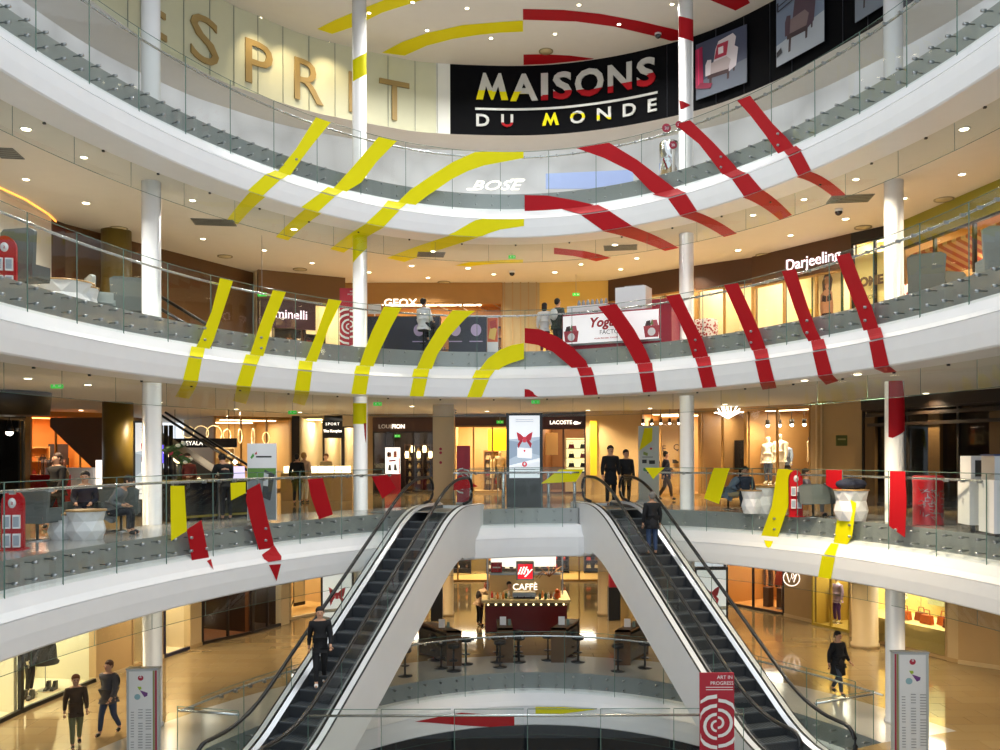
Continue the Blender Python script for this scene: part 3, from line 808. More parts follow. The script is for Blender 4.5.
# ------------------------------------------------------------------ people and mannequins
def skinmesh(name, V, E, m, parent=None, sub=1, loc=None):
    """V: list of (point, radius); E: edges. One continuous skinned surface."""
    me = bpy.data.meshes.new(name); me.from_pydata([tuple(p) for p, r in V], E, []); me.materials.append(m)
    o = bpy.data.objects.new(name, me); COL.objects.link(o)
    if parent: o.parent = parent
    md = o.modifiers.new('skin', 'SKIN'); md.use_smooth_shade = True
    sv = me.skin_vertices[0].data
    for i, (p, r) in enumerate(V): sv[i].radius = (r, r)
    sv[0].use_root = True
    s = o.modifiers.new('sub', 'SUBSURF'); s.levels = sub; s.render_levels = sub
    return o
def joints(pose, fem=False):
    J = {'pel': (0, 0, .53), 'wai': (0, 0, .62), 'che': (0, 0, .73), 'nkb': (0, 0, .815), 'nck': (0, -.005, .85), 'hd0': (0, -.012, .885), 'hd1': (0, -.012, .93), 'hd2': (0, -.005, .968)}
    for s, k in ((-1, 'l'), (1, 'r')):
        J['sh'+k] = (s*.10, 0, .79); J['el'+k] = (s*.135, .012, .635); J['wr'+k] = (s*.14, -.03, .50); J['pa'+k] = (s*.14, -.045, .455)
        J['hi'+k] = (s*.05, 0, .50); J['kn'+k] = (s*.053, -.012, .28); J['an'+k] = (s*.055, .012, .045); J['to'+k] = (s*.06, -.085, .018)
    if pose == 'walk':
        J.update(knl=(-.05, -.085, .29), anl=(-.05, -.11, .055), tol=(-.05, -.20, .03), knr=(.05, .03, .28), anr=(.05, .15, .075), tor=(.05, .08, .02),
                 ell=(-.13, .06, .64), wrl=(-.14, .05, .50), pal=(-.14, .05, .455), elr=(.13, -.03, .64), wrr=(.13, -.11, .53), par=(.13, -.15, .50))
    if pose == 'arms':        # forearms forward (working, holding)
        J.update(ell=(-.13, .0, .645), wrl=(-.09, -.13, .62), pal=(-.075, -.175, .625), elr=(.13, .0, .645), wrr=(.09, -.13, .62), par=(.075, -.175, .625))
    if pose == 'lean':
        for k in ('wai', 'che', 'nkb', 'nck', 'hd0', 'hd1', 'hd2', 'shl', 'shr'):
            x, y, z = J[k]; h = z-.53; J[k] = (x, y-h*.45, .53+h*.90)
        J.update(ell=(-.14, -.20, .62), wrl=(-.08, -.30, .62), pal=(-.06, -.34, .62), elr=(.14, -.20, .62), wrr=(.08, -.30, .62), par=(.06, -.34, .62))
    if pose in ('sit', 'sitlean'):
        dz = -.255
        for k in list(J):
            if k[:2] not in ('kn', 'an', 'to'): x, y, z = J[k]; J[k] = (x, y, z+dz)
        for s, k in ((-1, 'l'), (1, 'r')):
            J['hi'+k] = (s*.055, -.02, .265); J['kn'+k] = (s*.07, -.24, .285); J['an'+k] = (s*.07, -.23, .045); J['to'+k] = (s*.075, -.32, .018)
            J['el'+k] = (s*.135, -.03, .40); J['wr'+k] = (s*.08, -.16, .36); J['pa'+k] = (s*.07, -.20, .345)
        if pose == 'sitlean':
            for k in ('wai', 'che', 'nkb', 'nck', 'hd0', 'hd1', 'hd2', 'shl', 'shr'):
                x, y, z = J[k]; h = z-.27; J[k] = (x, y-h*.5, .27+h*.92)
    return J
RAD = {'pel': .078, 'wai': .066, 'che': .078, 'nkb': .05, 'nck': .03, 'hd0': .043, 'hd1': .055, 'hd2': .043, 'sh': .038, 'el': .026, 'wr': .018, 'pa': .02, 'hi': .058, 'kn': .036, 'an': .024, 'to': .02}
def person(label, loc, face, pose='stand', h=1.72, top='22242a', legs='1c1d22', hair='2a1c14', shoes='111111', skin=None, cat='person', longhair=False, group=None, coat=0.0, skirt=False, bag=None, name='person'):
    t = empty(name, loc, face, label, cat, group)
    J = joints(pose); H = h
    P = lambda k: Vector(J[k])*H
    def R(k): return RAD.get(k, RAD.get(k[:2], .03))*H
    sm = skin or SKINM
    V = []; E = []; ix = {}
    def av(k, p=None, r=None): ix[k] = len(V); V.append((p if p is not None else P(k), r if r is not None else R(k))); return ix[k]
    def ed(a, b): E.append((ix[a], ix[b]))
    for k in ('pel', 'wai', 'che', 'nkb', 'nck', 'hd0', 'hd1', 'hd2'): av(k)
    for a, b in (('pel', 'wai'), ('wai', 'che'), ('che', 'nkb'), ('nkb', 'nck'), ('nck', 'hd0'), ('hd0', 'hd1'), ('hd1', 'hd2')): ed(a, b)
    for k in 'lr':
        for j in ('sh', 'el', 'wr', 'pa', 'hi', 'kn', 'an', 'to'): av(j+k)
        ed('nkb', 'sh'+k); ed('sh'+k, 'el'+k); ed('el'+k, 'wr'+k); ed('wr'+k, 'pa'+k); ed('pel', 'hi'+k); ed('hi'+k, 'kn'+k); ed('kn'+k, 'an'+k); ed('an'+k, 'to'+k)
    body = skinmesh('body', V, E, sm, t)
    # hands: four fingers of different lengths and a thumb from the side of the palm
    m = MB()
    for k, s in (('l', -1), ('r', 1)):
        d = (P('pa'+k)-P('wr'+k)).normalized(); side = d.cross(Vector((0, 0, 1)) if abs(d.z) < .8 else Vector((0, 1, 0))).normalized()
        cu = side.cross(d).normalized()
        p = P('pa'+k)
        for q, L in zip((-.022, -.007, .007, .022), (.058, .07, .074, .062)):
            a = p+side*q+d*.015; b = a+d*L*.6; c = b+d*L*.35+cu*.018
            m.tube([a, b, c], .0085, sm, 5)
        a = p-d*.03+side*.02*-s; m.tube([a, a+side*.03*-s+d*.02, a+side*.035*-s+d*.05], .0095, sm, 5)
    m.build('fingers', body)
    # clothes
    g = 1.16
    V = []; E = []; ix = {}
    for k in ('pel', 'wai', 'che', 'nkb'): av(k, None, R(k)*(1.24 if k != 'nkb' else 1.45))
    av('col', P('nkb')*.45+P('nck')*.55, R('nck')*1.5); hem = P('pel')+(P('pel')-P('wai')).normalized()*.035*H; av('hem', hem, R('pel')*1.2)
    for a, b in (('hem', 'pel'), ('pel', 'wai'), ('wai', 'che'), ('che', 'nkb'), ('nkb', 'col')): ed(a, b)
    for k in 'lr':
        av('sh'+k, None, R('sh')*1.4); av('el'+k, None, R('el')*1.45); av('wr'+k, None, R('wr')*1.35)
        ed('nkb', 'sh'+k); ed('sh'+k, 'el'+k); ed('el'+k, 'wr'+k)
    skinmesh('jacket' if coat else 'top', V, E, mat('cloth '+top, top, 0.85), t)
    V = []; E = []; ix = {}
    av('pel', None, R('pel')*1.16); av('up', P('pel')+(P('wai')-P('pel'))*.5, R('pel')*1.05); ed('up', 'pel')
    for k in 'lr':
        av('hi'+k, None, R('hi')*1.12); av('kn'+k, None, R('kn')*1.18); av('an'+k, P('an'+k)+Vector((0, 0, .012*H)), R('an')*1.25)
        ed('pel', 'hi'+k); ed('hi'+k, 'kn'+k); ed('kn'+k, 'an'+k)
    skinmesh('trousers', V, E, mat('cloth '+legs, legs, 0.85), t)
    for k in 'lr':
        a, b = P('an'+k), P('to'+k); mm = mat('shoe '+shoes, shoes, 0.5)
        skinmesh('shoe', [(Vector((a.x, a.y, a.z-.012*H)), .03*H), ((a+b)/2+Vector((0, 0, -.003)), .028*H), (b, .024*H)], [(0, 1), (1, 2)], mm, t)
    if coat > 0:
        m = MB(); p = P('pel'); c_ = P('wai'); m.lathe((p.x, p.y, p.z-coat), [(.115*H, 0), (.105*H, coat*.6), (.092*H, coat+.06*H)], mat('cloth '+top, top, 0.85), 14); m.build('coat_skirt', t)
    if hair:
        hm = mat('hair '+hair, hair, 0.7); m = MB(); c = P('hd2')
        m.ball((c.x, c.y+.016*H, c.z-.014*H), .057*H, hm, 8, (1, 1.0, .95)); m.ball((c.x, c.y+.03*H, c.z-.035*H), .05*H, hm, 8, (1, .8, 1.0))
        if longhair: m.ball((c.x, c.y+.03*H, c.z-.07*H), .05*H, hm, 8, (1.1, .8, 1.7))
        m.build('hair', t)
        m = MB(); c = P('hd1')
        for s in (-1, 1): m.ball((c.x+s*.02*H, c.y-.052*H, c.z+.004*H), .006*H, BLACK, 4)
        m.build('eyes', body)
        m = MB(); m.ball((c.x, c.y-.057*H, c.z-.012*H), .010*H, sm, 5, (.8, 1, 1.4)); m.ball((c.x, c.y-.048*H, c.z-.03*H), .014*H, mat('lips', '9a5a4c', .6), 5, (1, .5, .35))
        for s in (-1, 1): m.ball((c.x+s*.052*H, c.y+.006*H, c.z-.004*H), .014*H, sm, 5, (.4, .8, 1.2))
        m.build('nose_lips_and_ears', body)
    if bag:
        m = MB(); p = P('che'); bm_ = mat('bag '+bag, bag, .8)
        m.ball((p.x, p.y+.11*H, p.z-.03*H), .09*H, bm_, 8, (.9, .6, 1.25)); m.build('backpack', t)
    return t
MANN = mat('cream mannequin', 'e8dcbc', 0.4)
def mannequin(label, loc, face, top, legs, pose='stand', h=1.8, cat='mannequin', **k):
    t = person(label, loc, face, pose, h, top, legs, None, 'e8dcbc', MANN, cat, name='mannequin', **k)
    m = MB(); m.cyl((0, 0, -0.02), .2, .03, CHROME, 20); m.build('base_plate', t)
    return t
# ------------------------------------------------------------------ furniture types
def facet_table(label, loc, r, h, group=None):
    t = empty('faceted_table', loc, 0.3, label, 'table', group)
    m = MB(); n = 8; vs = []; lv_ = [(0, .80), (h*.33, 1.0), (h*.66, .84), (h, 1.0)]
    for k, (z, q) in enumerate(lv_):
        for i in range(n):
            a = 2*PI*(i+.5*(k % 2))/n; vs.append((r*q*math.cos(a), r*q*math.sin(a), z))
    fs = []
    for k in range(3):
        for i in range(n):
            j = (i+1) % n; a, b, c, d = k*n+i, k*n+j, (k+1)*n+i, (k+1)*n+j
            if k % 2 == 0: fs += [(a, b, c), (b, d, c)]
            else: fs += [(a, b, d), (a, d, c)]
    m.add(vs, fs, W2); m.build('faceted_base', t)
    m = MB(); m.cyl((0, 0, h), r*1.02, .03, mat('wood table top', 'b08a55', .4), n*2); m.build('tabletop', t)
    return t
def armchair(label, loc, rz, m=GREYF, group=None, back=0.62):
    t = empty('lounge_chair', loc, rz, label, 'chair', group)
    b = MB(); b.lathe((0, 0, 0), [(.22, 0), (.22, .02), (.03, .03), (.03, .36)], CHROME, 14); b.build('pedestal', t)
    b = MB(); b.box((0, 0, .42), (.62, .58, .13), m); b.build('seat', t)
    b = MB()
    prof = [(-.36, .0), (.36, .0), (.40, back), (.30, back+.06), (-.30, back+.06), (-.40, back)]
    b.prism(prof, lambda u, v, d: (u, .26+d+abs(u)*-.25, .36+v), m, .09); b.build('backrest', t)
    for s in (-1, 1):
        b = MB(); b.box((s*.34, .02, .52), (.07, .5, .26), m); b.build('armrest', t)
    return t
def stool(label, loc, group=None, proto=None):
    t = empty('bar_stool', loc, 0, label, 'stool', group)
    b = MB(); b.lathe((0, 0, 0), [(.22, 0), (.22, .02), (.05, .04), (.03, .06)], BLACK, 16); b.build('base', t)
    b = MB(); b.cyl((0, 0, .04), .028, .68, BLACK, 10); b.build('pole', t)
    b = MB(); b.lathe((0, 0, .70), [(.17, 0), (.19, .03), (.19, .09), (.16, .12)], mat('dark padded seat', '1d1a1b', .5), 18); b.build('seat', t)
    b = MB(); b.lathe((0, 0, .30), [(.13, 0), (.14, .012), (.13, .024)], BLACK, 14); b.build('footrest', t)
    return t
def leaflet_stand(label, loc, rz, h=1.35, group=None):
    t = empty('leaflet_stand', loc, rz, label, 'leaflet stand', group)
    m = MB(); prof = [(-.25, 0), (.25, 0), (.25, h-.22)]+[(.25*math.cos(a), h-.22+.22*math.sin(a)) for a in (.4, .8, 1.2, 1.57, 1.94, 2.34, 2.74)]+[(-.25, h-.22)]
    m.prism(prof, lambda u, v, d: (u, d, v), RED, .12); m.build('red_panel', t)
    for r_ in range(2):
        for c in range(2):
            m = MB(); m.box((-.11+.22*c, -.03, h-.55-.33*r_), (.17, .05, .24), W2); po = m.build('leaflet_pocket', t); m = MB(); m.box((-.11+.22*c, -.062, h-.55-.33*r_), (.13, .006, .18), mat('leaflet print', '9aa4b0', .5)); m.build('leaflet', po)
    m = MB(); m.cyl((0, 0, 0), .09, .012, W2, 20); o = m.build('round_mark', t); o.rotation_euler = (PI/2, 0, 0); o.location = (0, -.002, h-.22)
    text('a', .12, RED, (0, -.016, h-.25), (1, 0), t, 'lettering', .002)
    m = MB(); m.box((0, .06, .01), (.6, .4, .02), RED); m.build('foot', t)
    return t
# flat graphics helper: coloured polygons on a board, in board coordinates u in [0,1], v in [0,1]
def graphic(parent, name, w_, h, polys, y=-0.01, x0=None, z0=0.0):
    m = MB(); x0 = -w_/2 if x0 is None else x0
    for i, (col, poly) in enumerate(polys):
        mm = mat('print '+col, col, 0.5) if isinstance(col, str) else col
        yy = y-0.0012*i
        m.add([(x0+u*w_, yy, z0+v*h) for u, v in poly], [tuple(range(len(poly)))], mm)
    return m.build(name, parent)
def disc(u, v, r, asp=1.0, n=18): return [(u+r*math.cos(2*PI*i/n), v+r*asp*math.sin(2*PI*i/n)) for i in range(n)]
BOW = [('b3283a', [(.50,.64),(.38,.70),(.24,.74),(.27,.66),(.30,.60),(.42,.60)]), ('b3283a', [(.50,.64),(.62,.70),(.77,.74),(.74,.66),(.70,.60),(.58,.60)]),
       ('9c1f30', [(.46,.60),(.38,.55),(.30,.47),(.27,.54),(.36,.61)]), ('9c1f30', [(.54,.60),(.62,.55),(.70,.48),(.74,.55),(.64,.61)]), ('c83a4a', [(.45,.57),(.55,.57),(.55,.66),(.45,.66)])]
def totem_screen(label, loc, rz, w_, h, scr, lit=.55, blackbase=True):
    t = empty('display_totem', loc, rz, label, 'display screen')
    m = MB(); m.box((0, .09, h/2), (w_, .18, h), BLACK); m.build('housing', t)
    sw = w_*.84; s0 = scr[0]*h; sh = (scr[1]-scr[0])*h
    sc = emis('lit screen %.1f' % lit, 'e4e8ec', lit); m = MB(); m.box((0, -.004, s0+sh/2), (sw, .008, sh), sc); m.build('screen', t)
    e = lambda c: emis('screen print '+c+'%.1f' % lit, c, lit*.8)
    P = [(e('aebccb'), [(0,.20),(1,.32),(1,.66),(0,.62)]), (e('8d9eb2'), [(0,.30),(.25,.36),(.3,.58),(0,.6)]), (e('95a6b8'), [(.72,.4),(1,.36),(1,.62),(.76,.58)]), (e('f6f6f8'), [(.27,.33),(.74,.31),(.75,.47),(.26,.49)]), (e('dfe4ea'), [(0,0),(1,0),(1,.27),(0,.17)])]
    P += [(e(c), p) for c, p in BOW]+[(e('c02038'), disc(.5, .435, .035, sw/sh)), (e('c02038'), disc(.5, .22, .085, sw/sh)), (e('f2f2f2'), disc(.5, .225, .03, sw/sh*1.5))]
    for v in (.93, .90): P.append((e('9a9ea4'), [(.2, v), (.8, v), (.8, v+.008), (.2, v+.008)]))
    for v in (.13, .07): P.append((e('8a8e94'), [(.15, v), (.85, v), (.85, v+.008), (.15, v+.008)]))
    graphic(t, 'screen_picture', sw, sh, P, -.0095, None, s0)
    return t
# ================================================================== TOP GALLERY (level 4): sign wall, posters, letters
HW_ = 11.40
def wallY(px, pb): a, b = ray(px, pb); return HW_/b
WB = [(-60, -110), (40, -40), (132, 32), (180, 60), (228, 84), (250, 91.5), (300, 109), (350, 120), (388, 127), (427, 133), (500, 135.5), (540, 135), (576, 132.5), (625, 126), (677, 115.5), (715, 105), (750, 92), (790, 74), (826, 54), (882, 22), (950, -25), (1040, -100)]
WP = []
for px, pb in WB:
    Y = wallY(px, pb); WP.append((ray(px, pb)[0]*Y, Y))
WP = list(reversed(WP))
def smooth_poly(P, n=6):
    out = []
    for i in range(len(P)-1):
        p0 = P[max(i-1, 0)]; p1 = P[i]; p2 = P[i+1]; p3 = P[min(i+2, len(P)-1)]
        for k in range(n):
            t = k/n
            out.append(tuple(.5*((2*p1[j])+(-p0[j]+p2[j])*t+(2*p0[j]-5*p1[j]+4*p2[j]-p3[j])*t*t+(-p0[j]+3*p1[j]-3*p2[j]+p3[j])*t**3) for j in (0, 1)))
    out.append(P[-1]); return out
WP = smooth_poly(WP)
for _ in range(6): WP = [WP[0]]+[tuple((WP[i-1][j]+2*WP[i][j]+WP[i+1][j])/4 for j in (0, 1)) for i in range(1, len(WP)-1)]+[WP[-1]]
ZW = CZ+HW_
def wall_part(name, pa, pb, m, d=0.0, z0=ZW, z1=ZT):
    """part of the curved sign wall between two pixel columns (pa < pb)"""
    a0 = hitp(WP, ray(pa, 60)[0]); a1 = hitp(WP, ray(pb, 60)[0])
    Q = [p for p in WP if a0[0] < p[0] < a1[0]]
    Q = [a1]+Q+[a0] if Q and Q[0][0] > Q[-1][0] else [a0]+Q+[a1]
    mb = MB(); strip(mb, offs(Q, d), offs(Q, d), z1, z0, m)
    return mb
SIGNW = mat('pale green white panel', 'cfd0b4', 0.5)
JOINT = mat('panel joint grey', '8d9183', 0.5)
mb = wall_part('x', -20, 436, SIGNW); mb.build('wall_left', kind='structure')
mb = wall_part('x', 436, 450, mat('white wall strip', 'e6e8e2', .4)); mb.build('trim_5', kind='structure')
mb = wall_part('x', 450, 1010, NAVY); mb.build('wall_right', kind='structure')
jt = MB()
for px in (128, 160, 184, 210, 234, 258, 283, 309, 335, 361, 388, 415, 437):
    q = hitp(offs(WP, -0.02), ray(px, 60)[0]); jt.box((q[0], q[1], (ZW+ZT)/2), (0.02, 0.02, ZT-ZW-.02), JOINT)
jt.build('trim_6', kind='structure')
jt = MB()
for px in (667, 716, 744, 770, 792, 843, 868, 900):
    q = hitp(offs(WP, -0.02), ray(px, 60)[0]); jt.box((q[0], q[1], (ZW+ZT)/2), (0.015, 0.02, ZT-ZW-.02), mat('dark joint', '2c3038', .4))
jt.build('trim_7', kind='structure')
# soffit under the sign wall and the shop glazing set back below it
SB = offs(WP, 1.7)
mb = MB(); strip(mb, WP, SB, ZW, ZW, CEIL, False); mb.build('ceiling', kind='structure')
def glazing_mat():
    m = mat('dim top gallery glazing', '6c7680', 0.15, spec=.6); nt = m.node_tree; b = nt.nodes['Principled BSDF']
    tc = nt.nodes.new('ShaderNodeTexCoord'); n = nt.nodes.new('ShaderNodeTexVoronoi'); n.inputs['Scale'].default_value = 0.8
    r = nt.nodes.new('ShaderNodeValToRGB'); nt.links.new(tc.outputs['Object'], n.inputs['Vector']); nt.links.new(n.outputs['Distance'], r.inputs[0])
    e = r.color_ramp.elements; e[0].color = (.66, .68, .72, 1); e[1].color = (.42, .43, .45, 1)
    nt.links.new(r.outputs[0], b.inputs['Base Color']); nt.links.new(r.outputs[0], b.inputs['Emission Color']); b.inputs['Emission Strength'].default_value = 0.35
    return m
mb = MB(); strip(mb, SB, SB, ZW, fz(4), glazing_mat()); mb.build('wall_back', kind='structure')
def on_wall(px, z, d=-0.03):
    q = hitp(offs(WP, d), ray(px, 60)[0]); return q, z
def wall_text(s, label, px0, px1, zb, zt, m, name='letter', t=None, bold=0.0, thick=0.05, space=1.0, paint=None):
    """letters bent onto the curved sign wall between two pixel columns"""
    Q = offs(WP, -0.02); Q = Q if Q[0][0] < Q[-1][0] else Q[::-1]
    q0 = hitp(Q, ray(px0, 60)[0]); q1 = hitp(Q, ray(px1, 60)[0])
    S = [q0]+[p for p in Q if q0[0] < p[0] < q1[0]]+[q1]; L = [0]
    for a, b in zip(S[:-1], S[1:]): L.append(L[-1]+math.hypot(b[0]-a[0], b[1]-a[1]))
    def mp(x, d):
        x = min(max(x, 0), L[-1]-1e-6)
        for i in range(len(L)-1):
            if L[i+1] >= x:
                u = (x-L[i])/(L[i+1]-L[i]); tx = (S[i+1][0]-S[i][0])/(L[i+1]-L[i]); ty = (S[i+1][1]-S[i][1])/(L[i+1]-L[i])
                return S[i][0]+tx*(x-L[i])+ty*d, S[i][1]+ty*(x-L[i])-tx*d
    pos = None
    me = text_mesh(s, 1.0, 0, 0, bold, 'LEFT', space)
    xs = [v.co.x for v in me.vertices]; ys = [v.co.y for v in me.vertices]
    X0, X1, Y1 = min(xs), max(xs), max(v.co.y for v in me.vertices); Y0 = min(ys)
    # advance of each letter, one mesh per letter
    for i, ch in enumerate(s):
        if ch == ' ': continue
        pre = text_mesh(s[:i+1], 1.0, 0.02, 0, bold, 'LEFT', space); one = text_mesh(ch, 1.0, 0.02, 0, bold, 'LEFT', space)
        sh = max(v.co.x for v in pre.vertices)-max(v.co.x for v in one.vertices)
        bpy.data.meshes.remove(pre)
        bmm = bmesh.new()
        if ch == 'M':
            x0_ = min(v.co.x for v in one.vertices); w_ = max(v.co.x for v in one.vertices)-x0_
            MP = [(0, 0), (.21, 0), (.31, .52), (.47, 0), (.53, 0), (.69, .52), (.79, 0), (1, 0), (.78, 1), (.70, 1), (.50, .42), (.30, 1), (.22, 1)]
            lo = [bmm.verts.new((x0_+u*w_, v*.7287, -.02)) for u, v in MP]; hi = [bmm.verts.new((x0_+u*w_, v*.7287, .02)) for u, v in MP]
            bmm.faces.new(lo[::-1]); bmm.faces.new(hi)
            for k in range(len(MP)): bmm.faces.new((lo[k], lo[(k+1) % len(MP)], hi[(k+1) % len(MP)], hi[k]))
        else: bmm.from_mesh(one)
        bmm.normal_update(); bmesh.ops.triangulate(bmm, faces=bmm.faces[:], ngon_method='EAR_CLIP'); bmm.normal_update()
        for v in bmm.verts:
            u = (v.co.x+sh-X0)/(X1-X0); vv = (v.co.y-0)/(0.7287); d = (v.co.z+0.02)/0.04*thick
            x, y = mp(u*L[-1], d); v.co = Vector((x, y, zb+(zt-zb)*vv))
        one.materials.clear(); one.materials.append(m)
        if paint:
            for mm, _ in paint: one.materials.append(mm)
            for k in range(1, 26): bmesh.ops.bisect_plane(bmm, geom=bmm.verts[:]+bmm.edges[:]+bmm.faces[:], plane_co=(0, 0, zb+(zt-zb)*k/26), plane_no=(0, 0, 1))
            for f in bmm.faces:
                f.material_index = 0; c = f.calc_center_median(); px, py = pix(c)
                for k, (_, poly) in enumerate(paint):
                    if inside(px, py, poly): f.material_index = k+1
        bmm.to_mesh(one); bmm.free(); one.name = name
        o = bpy.data.objects.new(name, one); COL.objects.link(o); o.parent = t
    return mp, L[-1]
def pix(c):
    x, y = c.x/c.y*F, (c.z-CZ)/c.y*F
    return 500+x-ROLL*y, 454-y-ROLL*x
def inside(x, y, P):
    r = False
    for (x0, y0), (x1, y1) in zip(P, P[1:]+P[:1]):
        if (y0 > y) != (y1 > y) and x < (x1-x0)*(y-y0)/(y1-y0)+x0: r = not r
    return r
# the artwork's arcs run on over the shop letters as real yellow and red paint
PAINT1 = [(YEL, [(474,89),(500,91.5),(523,91),(523,106),(474,106)]), (RED, [(538,97),(555,91),(575,90),(604,87),(630,82),(640,79),(660,66),(660,88),(604,99),(538,104)])]
PAINT2 = [(YEL, [(540,111),(560,113),(590,113.5),(614,118),(614,124),(590,118),(572,117.5),(560,130),(540,130)]), (RED, [(498,122.5),(518,122.5),(518,132),(498,132)])]
GOLD = mat('brushed gold letters', 'a38a56', 0.5, 0.1)
t = empty('wall_sign', (0, 0, 0), 0, 'large gold ESPRIT letters on the pale curved wall of the highest gallery', 'sign')
for ch_, a_, b_ in (('E', 141, 166), ('S', 190, 218), ('P', 245, 272), ('R', 294, 323), ('I', 348.5, 354.5), ('T', 379, 409)):
    wall_text(ch_, '', a_, b_, 13.335, 14.80, GOLD, t=t)
t = empty('wall_sign', (0, 0, 0), 0, 'silver MAISONS DU MONDE lettering with white rule on the dark curved wall', 'sign')
SIL = mat('silver letters', 'c9cbc8', 0.35, 0.2)
for ch_, a_, b_ in (('M', 476, 508), ('A', 510, 538), ('I', 541, 548), ('S', 553, 572), ('O', 575, 604), ('N', 608, 632), ('S', 637, 656)):
    wall_text(ch_, '', a_, b_, 14.323, 15.268, SIL, t=t, bold=0.03, paint=PAINT1)
for ch_, a_, b_ in (('D', 476, 489), ('U', 501, 513), ('M', 542, 559), ('O', 570, 585), ('N', 597, 611), ('D', 623, 636), ('E', 648, 657)):
    wall_text(ch_, '', a_, b_, 13.378, 13.819, SIL, t=t, bold=0.02, paint=PAINT2)
mb = wall_part('x', 475, 658, SIL, -0.05, 13.944, 14.028); mb.build('rule', t)
# colour patches of the artwork carried on over the letters
for lab, col, poly in (('small yellow patch painted over the feet of the letter M in MAISONS', 'yellow', [(477,89),(500,88),(523,86),(523,92),(500,100),(478,102)]),):
    pass
# posters
def wall_poster(label, pa, pb, top, bot, polys):
    t = empty('wall_poster', (0, 0, 0), 0, label, 'poster')
    qa = hitp(offs(WP, -0.05), ray(pa, 60)[0]); qb = hitp(offs(WP, -0.05), ray(pb, 60)[0])
    d = Vector((qb[0]-qa[0], qb[1]-qa[1])); L = d.length; d.normalize(); n = Vector((d.y, -d.x))
    A = Vector((qa[0], qa[1]))+n*0.06
    m = MB()
    c = A+d*(L/2); m.box((c.x-n.x*.015, c.y-n.y*.015, (top+bot)/2), (L, .03, top-bot), mat('poster board', '20242e', .5), math.atan2(d.y, d.x)); m.build('board', t)
    m = MB()
    for i, (col, P) in enumerate(polys):
        m.add([(A.x+d.x*u*L+n.x*.002*(i+1), A.y+d.y*u*L+n.y*.002*(i+1), bot+(top-bot)*v) for u, v in P], [tuple(range(len(P)))], mat('poster '+col, col, .5))
    m.build('picture', t)
def chairpic(bg, fl, seat, back, leg, acc=None):
    P = [(bg, [(0,0),(1,0),(1,1),(0,1)]), (fl, [(0,0),(1,0),(1,.42),(0,.30)]), (leg, [(.26,.12),(.31,.12),(.33,.36),(.28,.36)]), (leg, [(.62,.18),(.66,.18),(.68,.40),(.62,.40)]), (leg, [(.74,.28),(.77,.28),(.78,.44),(.74,.44)]),
         (back, [(.34,.45),(.72,.46),(.80,.86),(.74,.94),(.46,.90),(.40,.78)]), (back, [(.66,.30),(.80,.36),(.84,.66),(.74,.74),(.66,.66)]), (seat, [(.24,.34),(.64,.32),(.70,.50),(.62,.58),(.30,.56),(.22,.50)]),
         (leg, [(.24,.30),(.66,.28),(.66,.35),(.24,.37)]), (back, [(.20,.36),(.30,.36),(.32,.62),(.24,.64),(.20,.56)])]
    return P
wall_poster('square poster of a pink and white armchair with red curtain on the dark curved wall', 697, 748, 15.194, 13.357,
    chairpic('39425c', '5d6675', 'b3a6a8', 'cfc9cf', '3a2328')+[('9a1a48', [(0,.22),(.16,.24),(.14,.92),(0,.90)]), ('c81f5c', [(.05,.24),(.08,.24),(.07,.9),(.04,.9)]), ('7c1238', [(0,.20),(.30,.12),(.34,.20),(.10,.28)]), ('a32a46', [(.38,.60),(.62,.60),(.66,.84),(.44,.84)]), ('e4dfe4', [(.46,.66),(.56,.66),(.56,.78),(.46,.78)])])
wall_poster('tall poster of a brown leather armchair on the dark curved wall', 778, 826, 15.52, 13.399,
    chairpic('6f7f96', 'a9b2bc', '7b6a6c', '4c3a48', '3e3034')+[('2c2f3c', [(.02,.78),(.06,.78),(.06,.90),(.02,.90)]), ('2c2f3c', [(.04,.83),(.96,.95),(.96,.97),(.04,.85)]), ('2c2f3c', [(.04,.76),(.6,.84),(.6,.86),(.04,.78)]), ('23252e', [(.02,.12),(.14,.16),(.12,.24),(.02,.2)])])
wall_poster('poster of a dark chair partly cut by the handrail at top right', 857, 890, 15.52, 13.399, chairpic('4c5568', '757f8c', '8b8f9c', '6c6f80', '2b1c1c'))
# art colours that continue over the sign letters
# BOSE sign, drum, round stickers
p = at(495, 190, 29.6)
t = empty('shop_sign', (p.x, p.y, p.z), 0, 'slanted glowing white BOSE sign behind the glass of the highest gallery', 'sign')
text('BOSE', .44, LIT, (0, 0, 0), (1, 0), t, 'lettering', .02, 0.35, 0.0, scx=1.55)
m = MB(); m.box((-.75, 0, .03), (.35, .05, .05), LIT); m.box((.75, 0, .33), (.45, .05, .05), LIT); m.build('stroke', t)
p = at(669, 158, 27.6)
m = MB(); m.lathe((0, 0, 0), [(.02, 0), (.30, 0), (.30, 1.45), (.28, 1.5), (.02, 1.5)], CHROME, 28); tag(m.build('chrome_drum', loc=(p.x, p.y, fz(4))), 'tall shiny metal drum standing behind the glass by the right middle column', 'drum')
for px, py, r, w_ in ((666.5, 128, 4.5, 'above the handrail'), (673, 145, 4, 'below the handrail'), (679, 124.5, 3.6, 'half hidden by the red stripe')):
    q = hitp(offsG(4, -0.03), ray(px, py)[0]); z = CZ+ray(px, py)[1]*q[1]; rr = r/F*q[1]
    t = empty('round_sticker', (q[0], q[1], z), 0, 'round red sticker on the highest glass, %s' % w_, 'sticker')
    m = MB(); m.prism(disc(0, 0, rr), lambda u, v, d: (u, -d, v), mat('crimson sticker', 'a01c38', .5), .006); m.build('disc', t)
    text('20', rr*.9, W2, (0, -.007, -rr*.33), (1, 0), t, 'lettering', .002)
for px, py in ((495, 178), (520, 180)):
    p = at(px, py, 30.2)
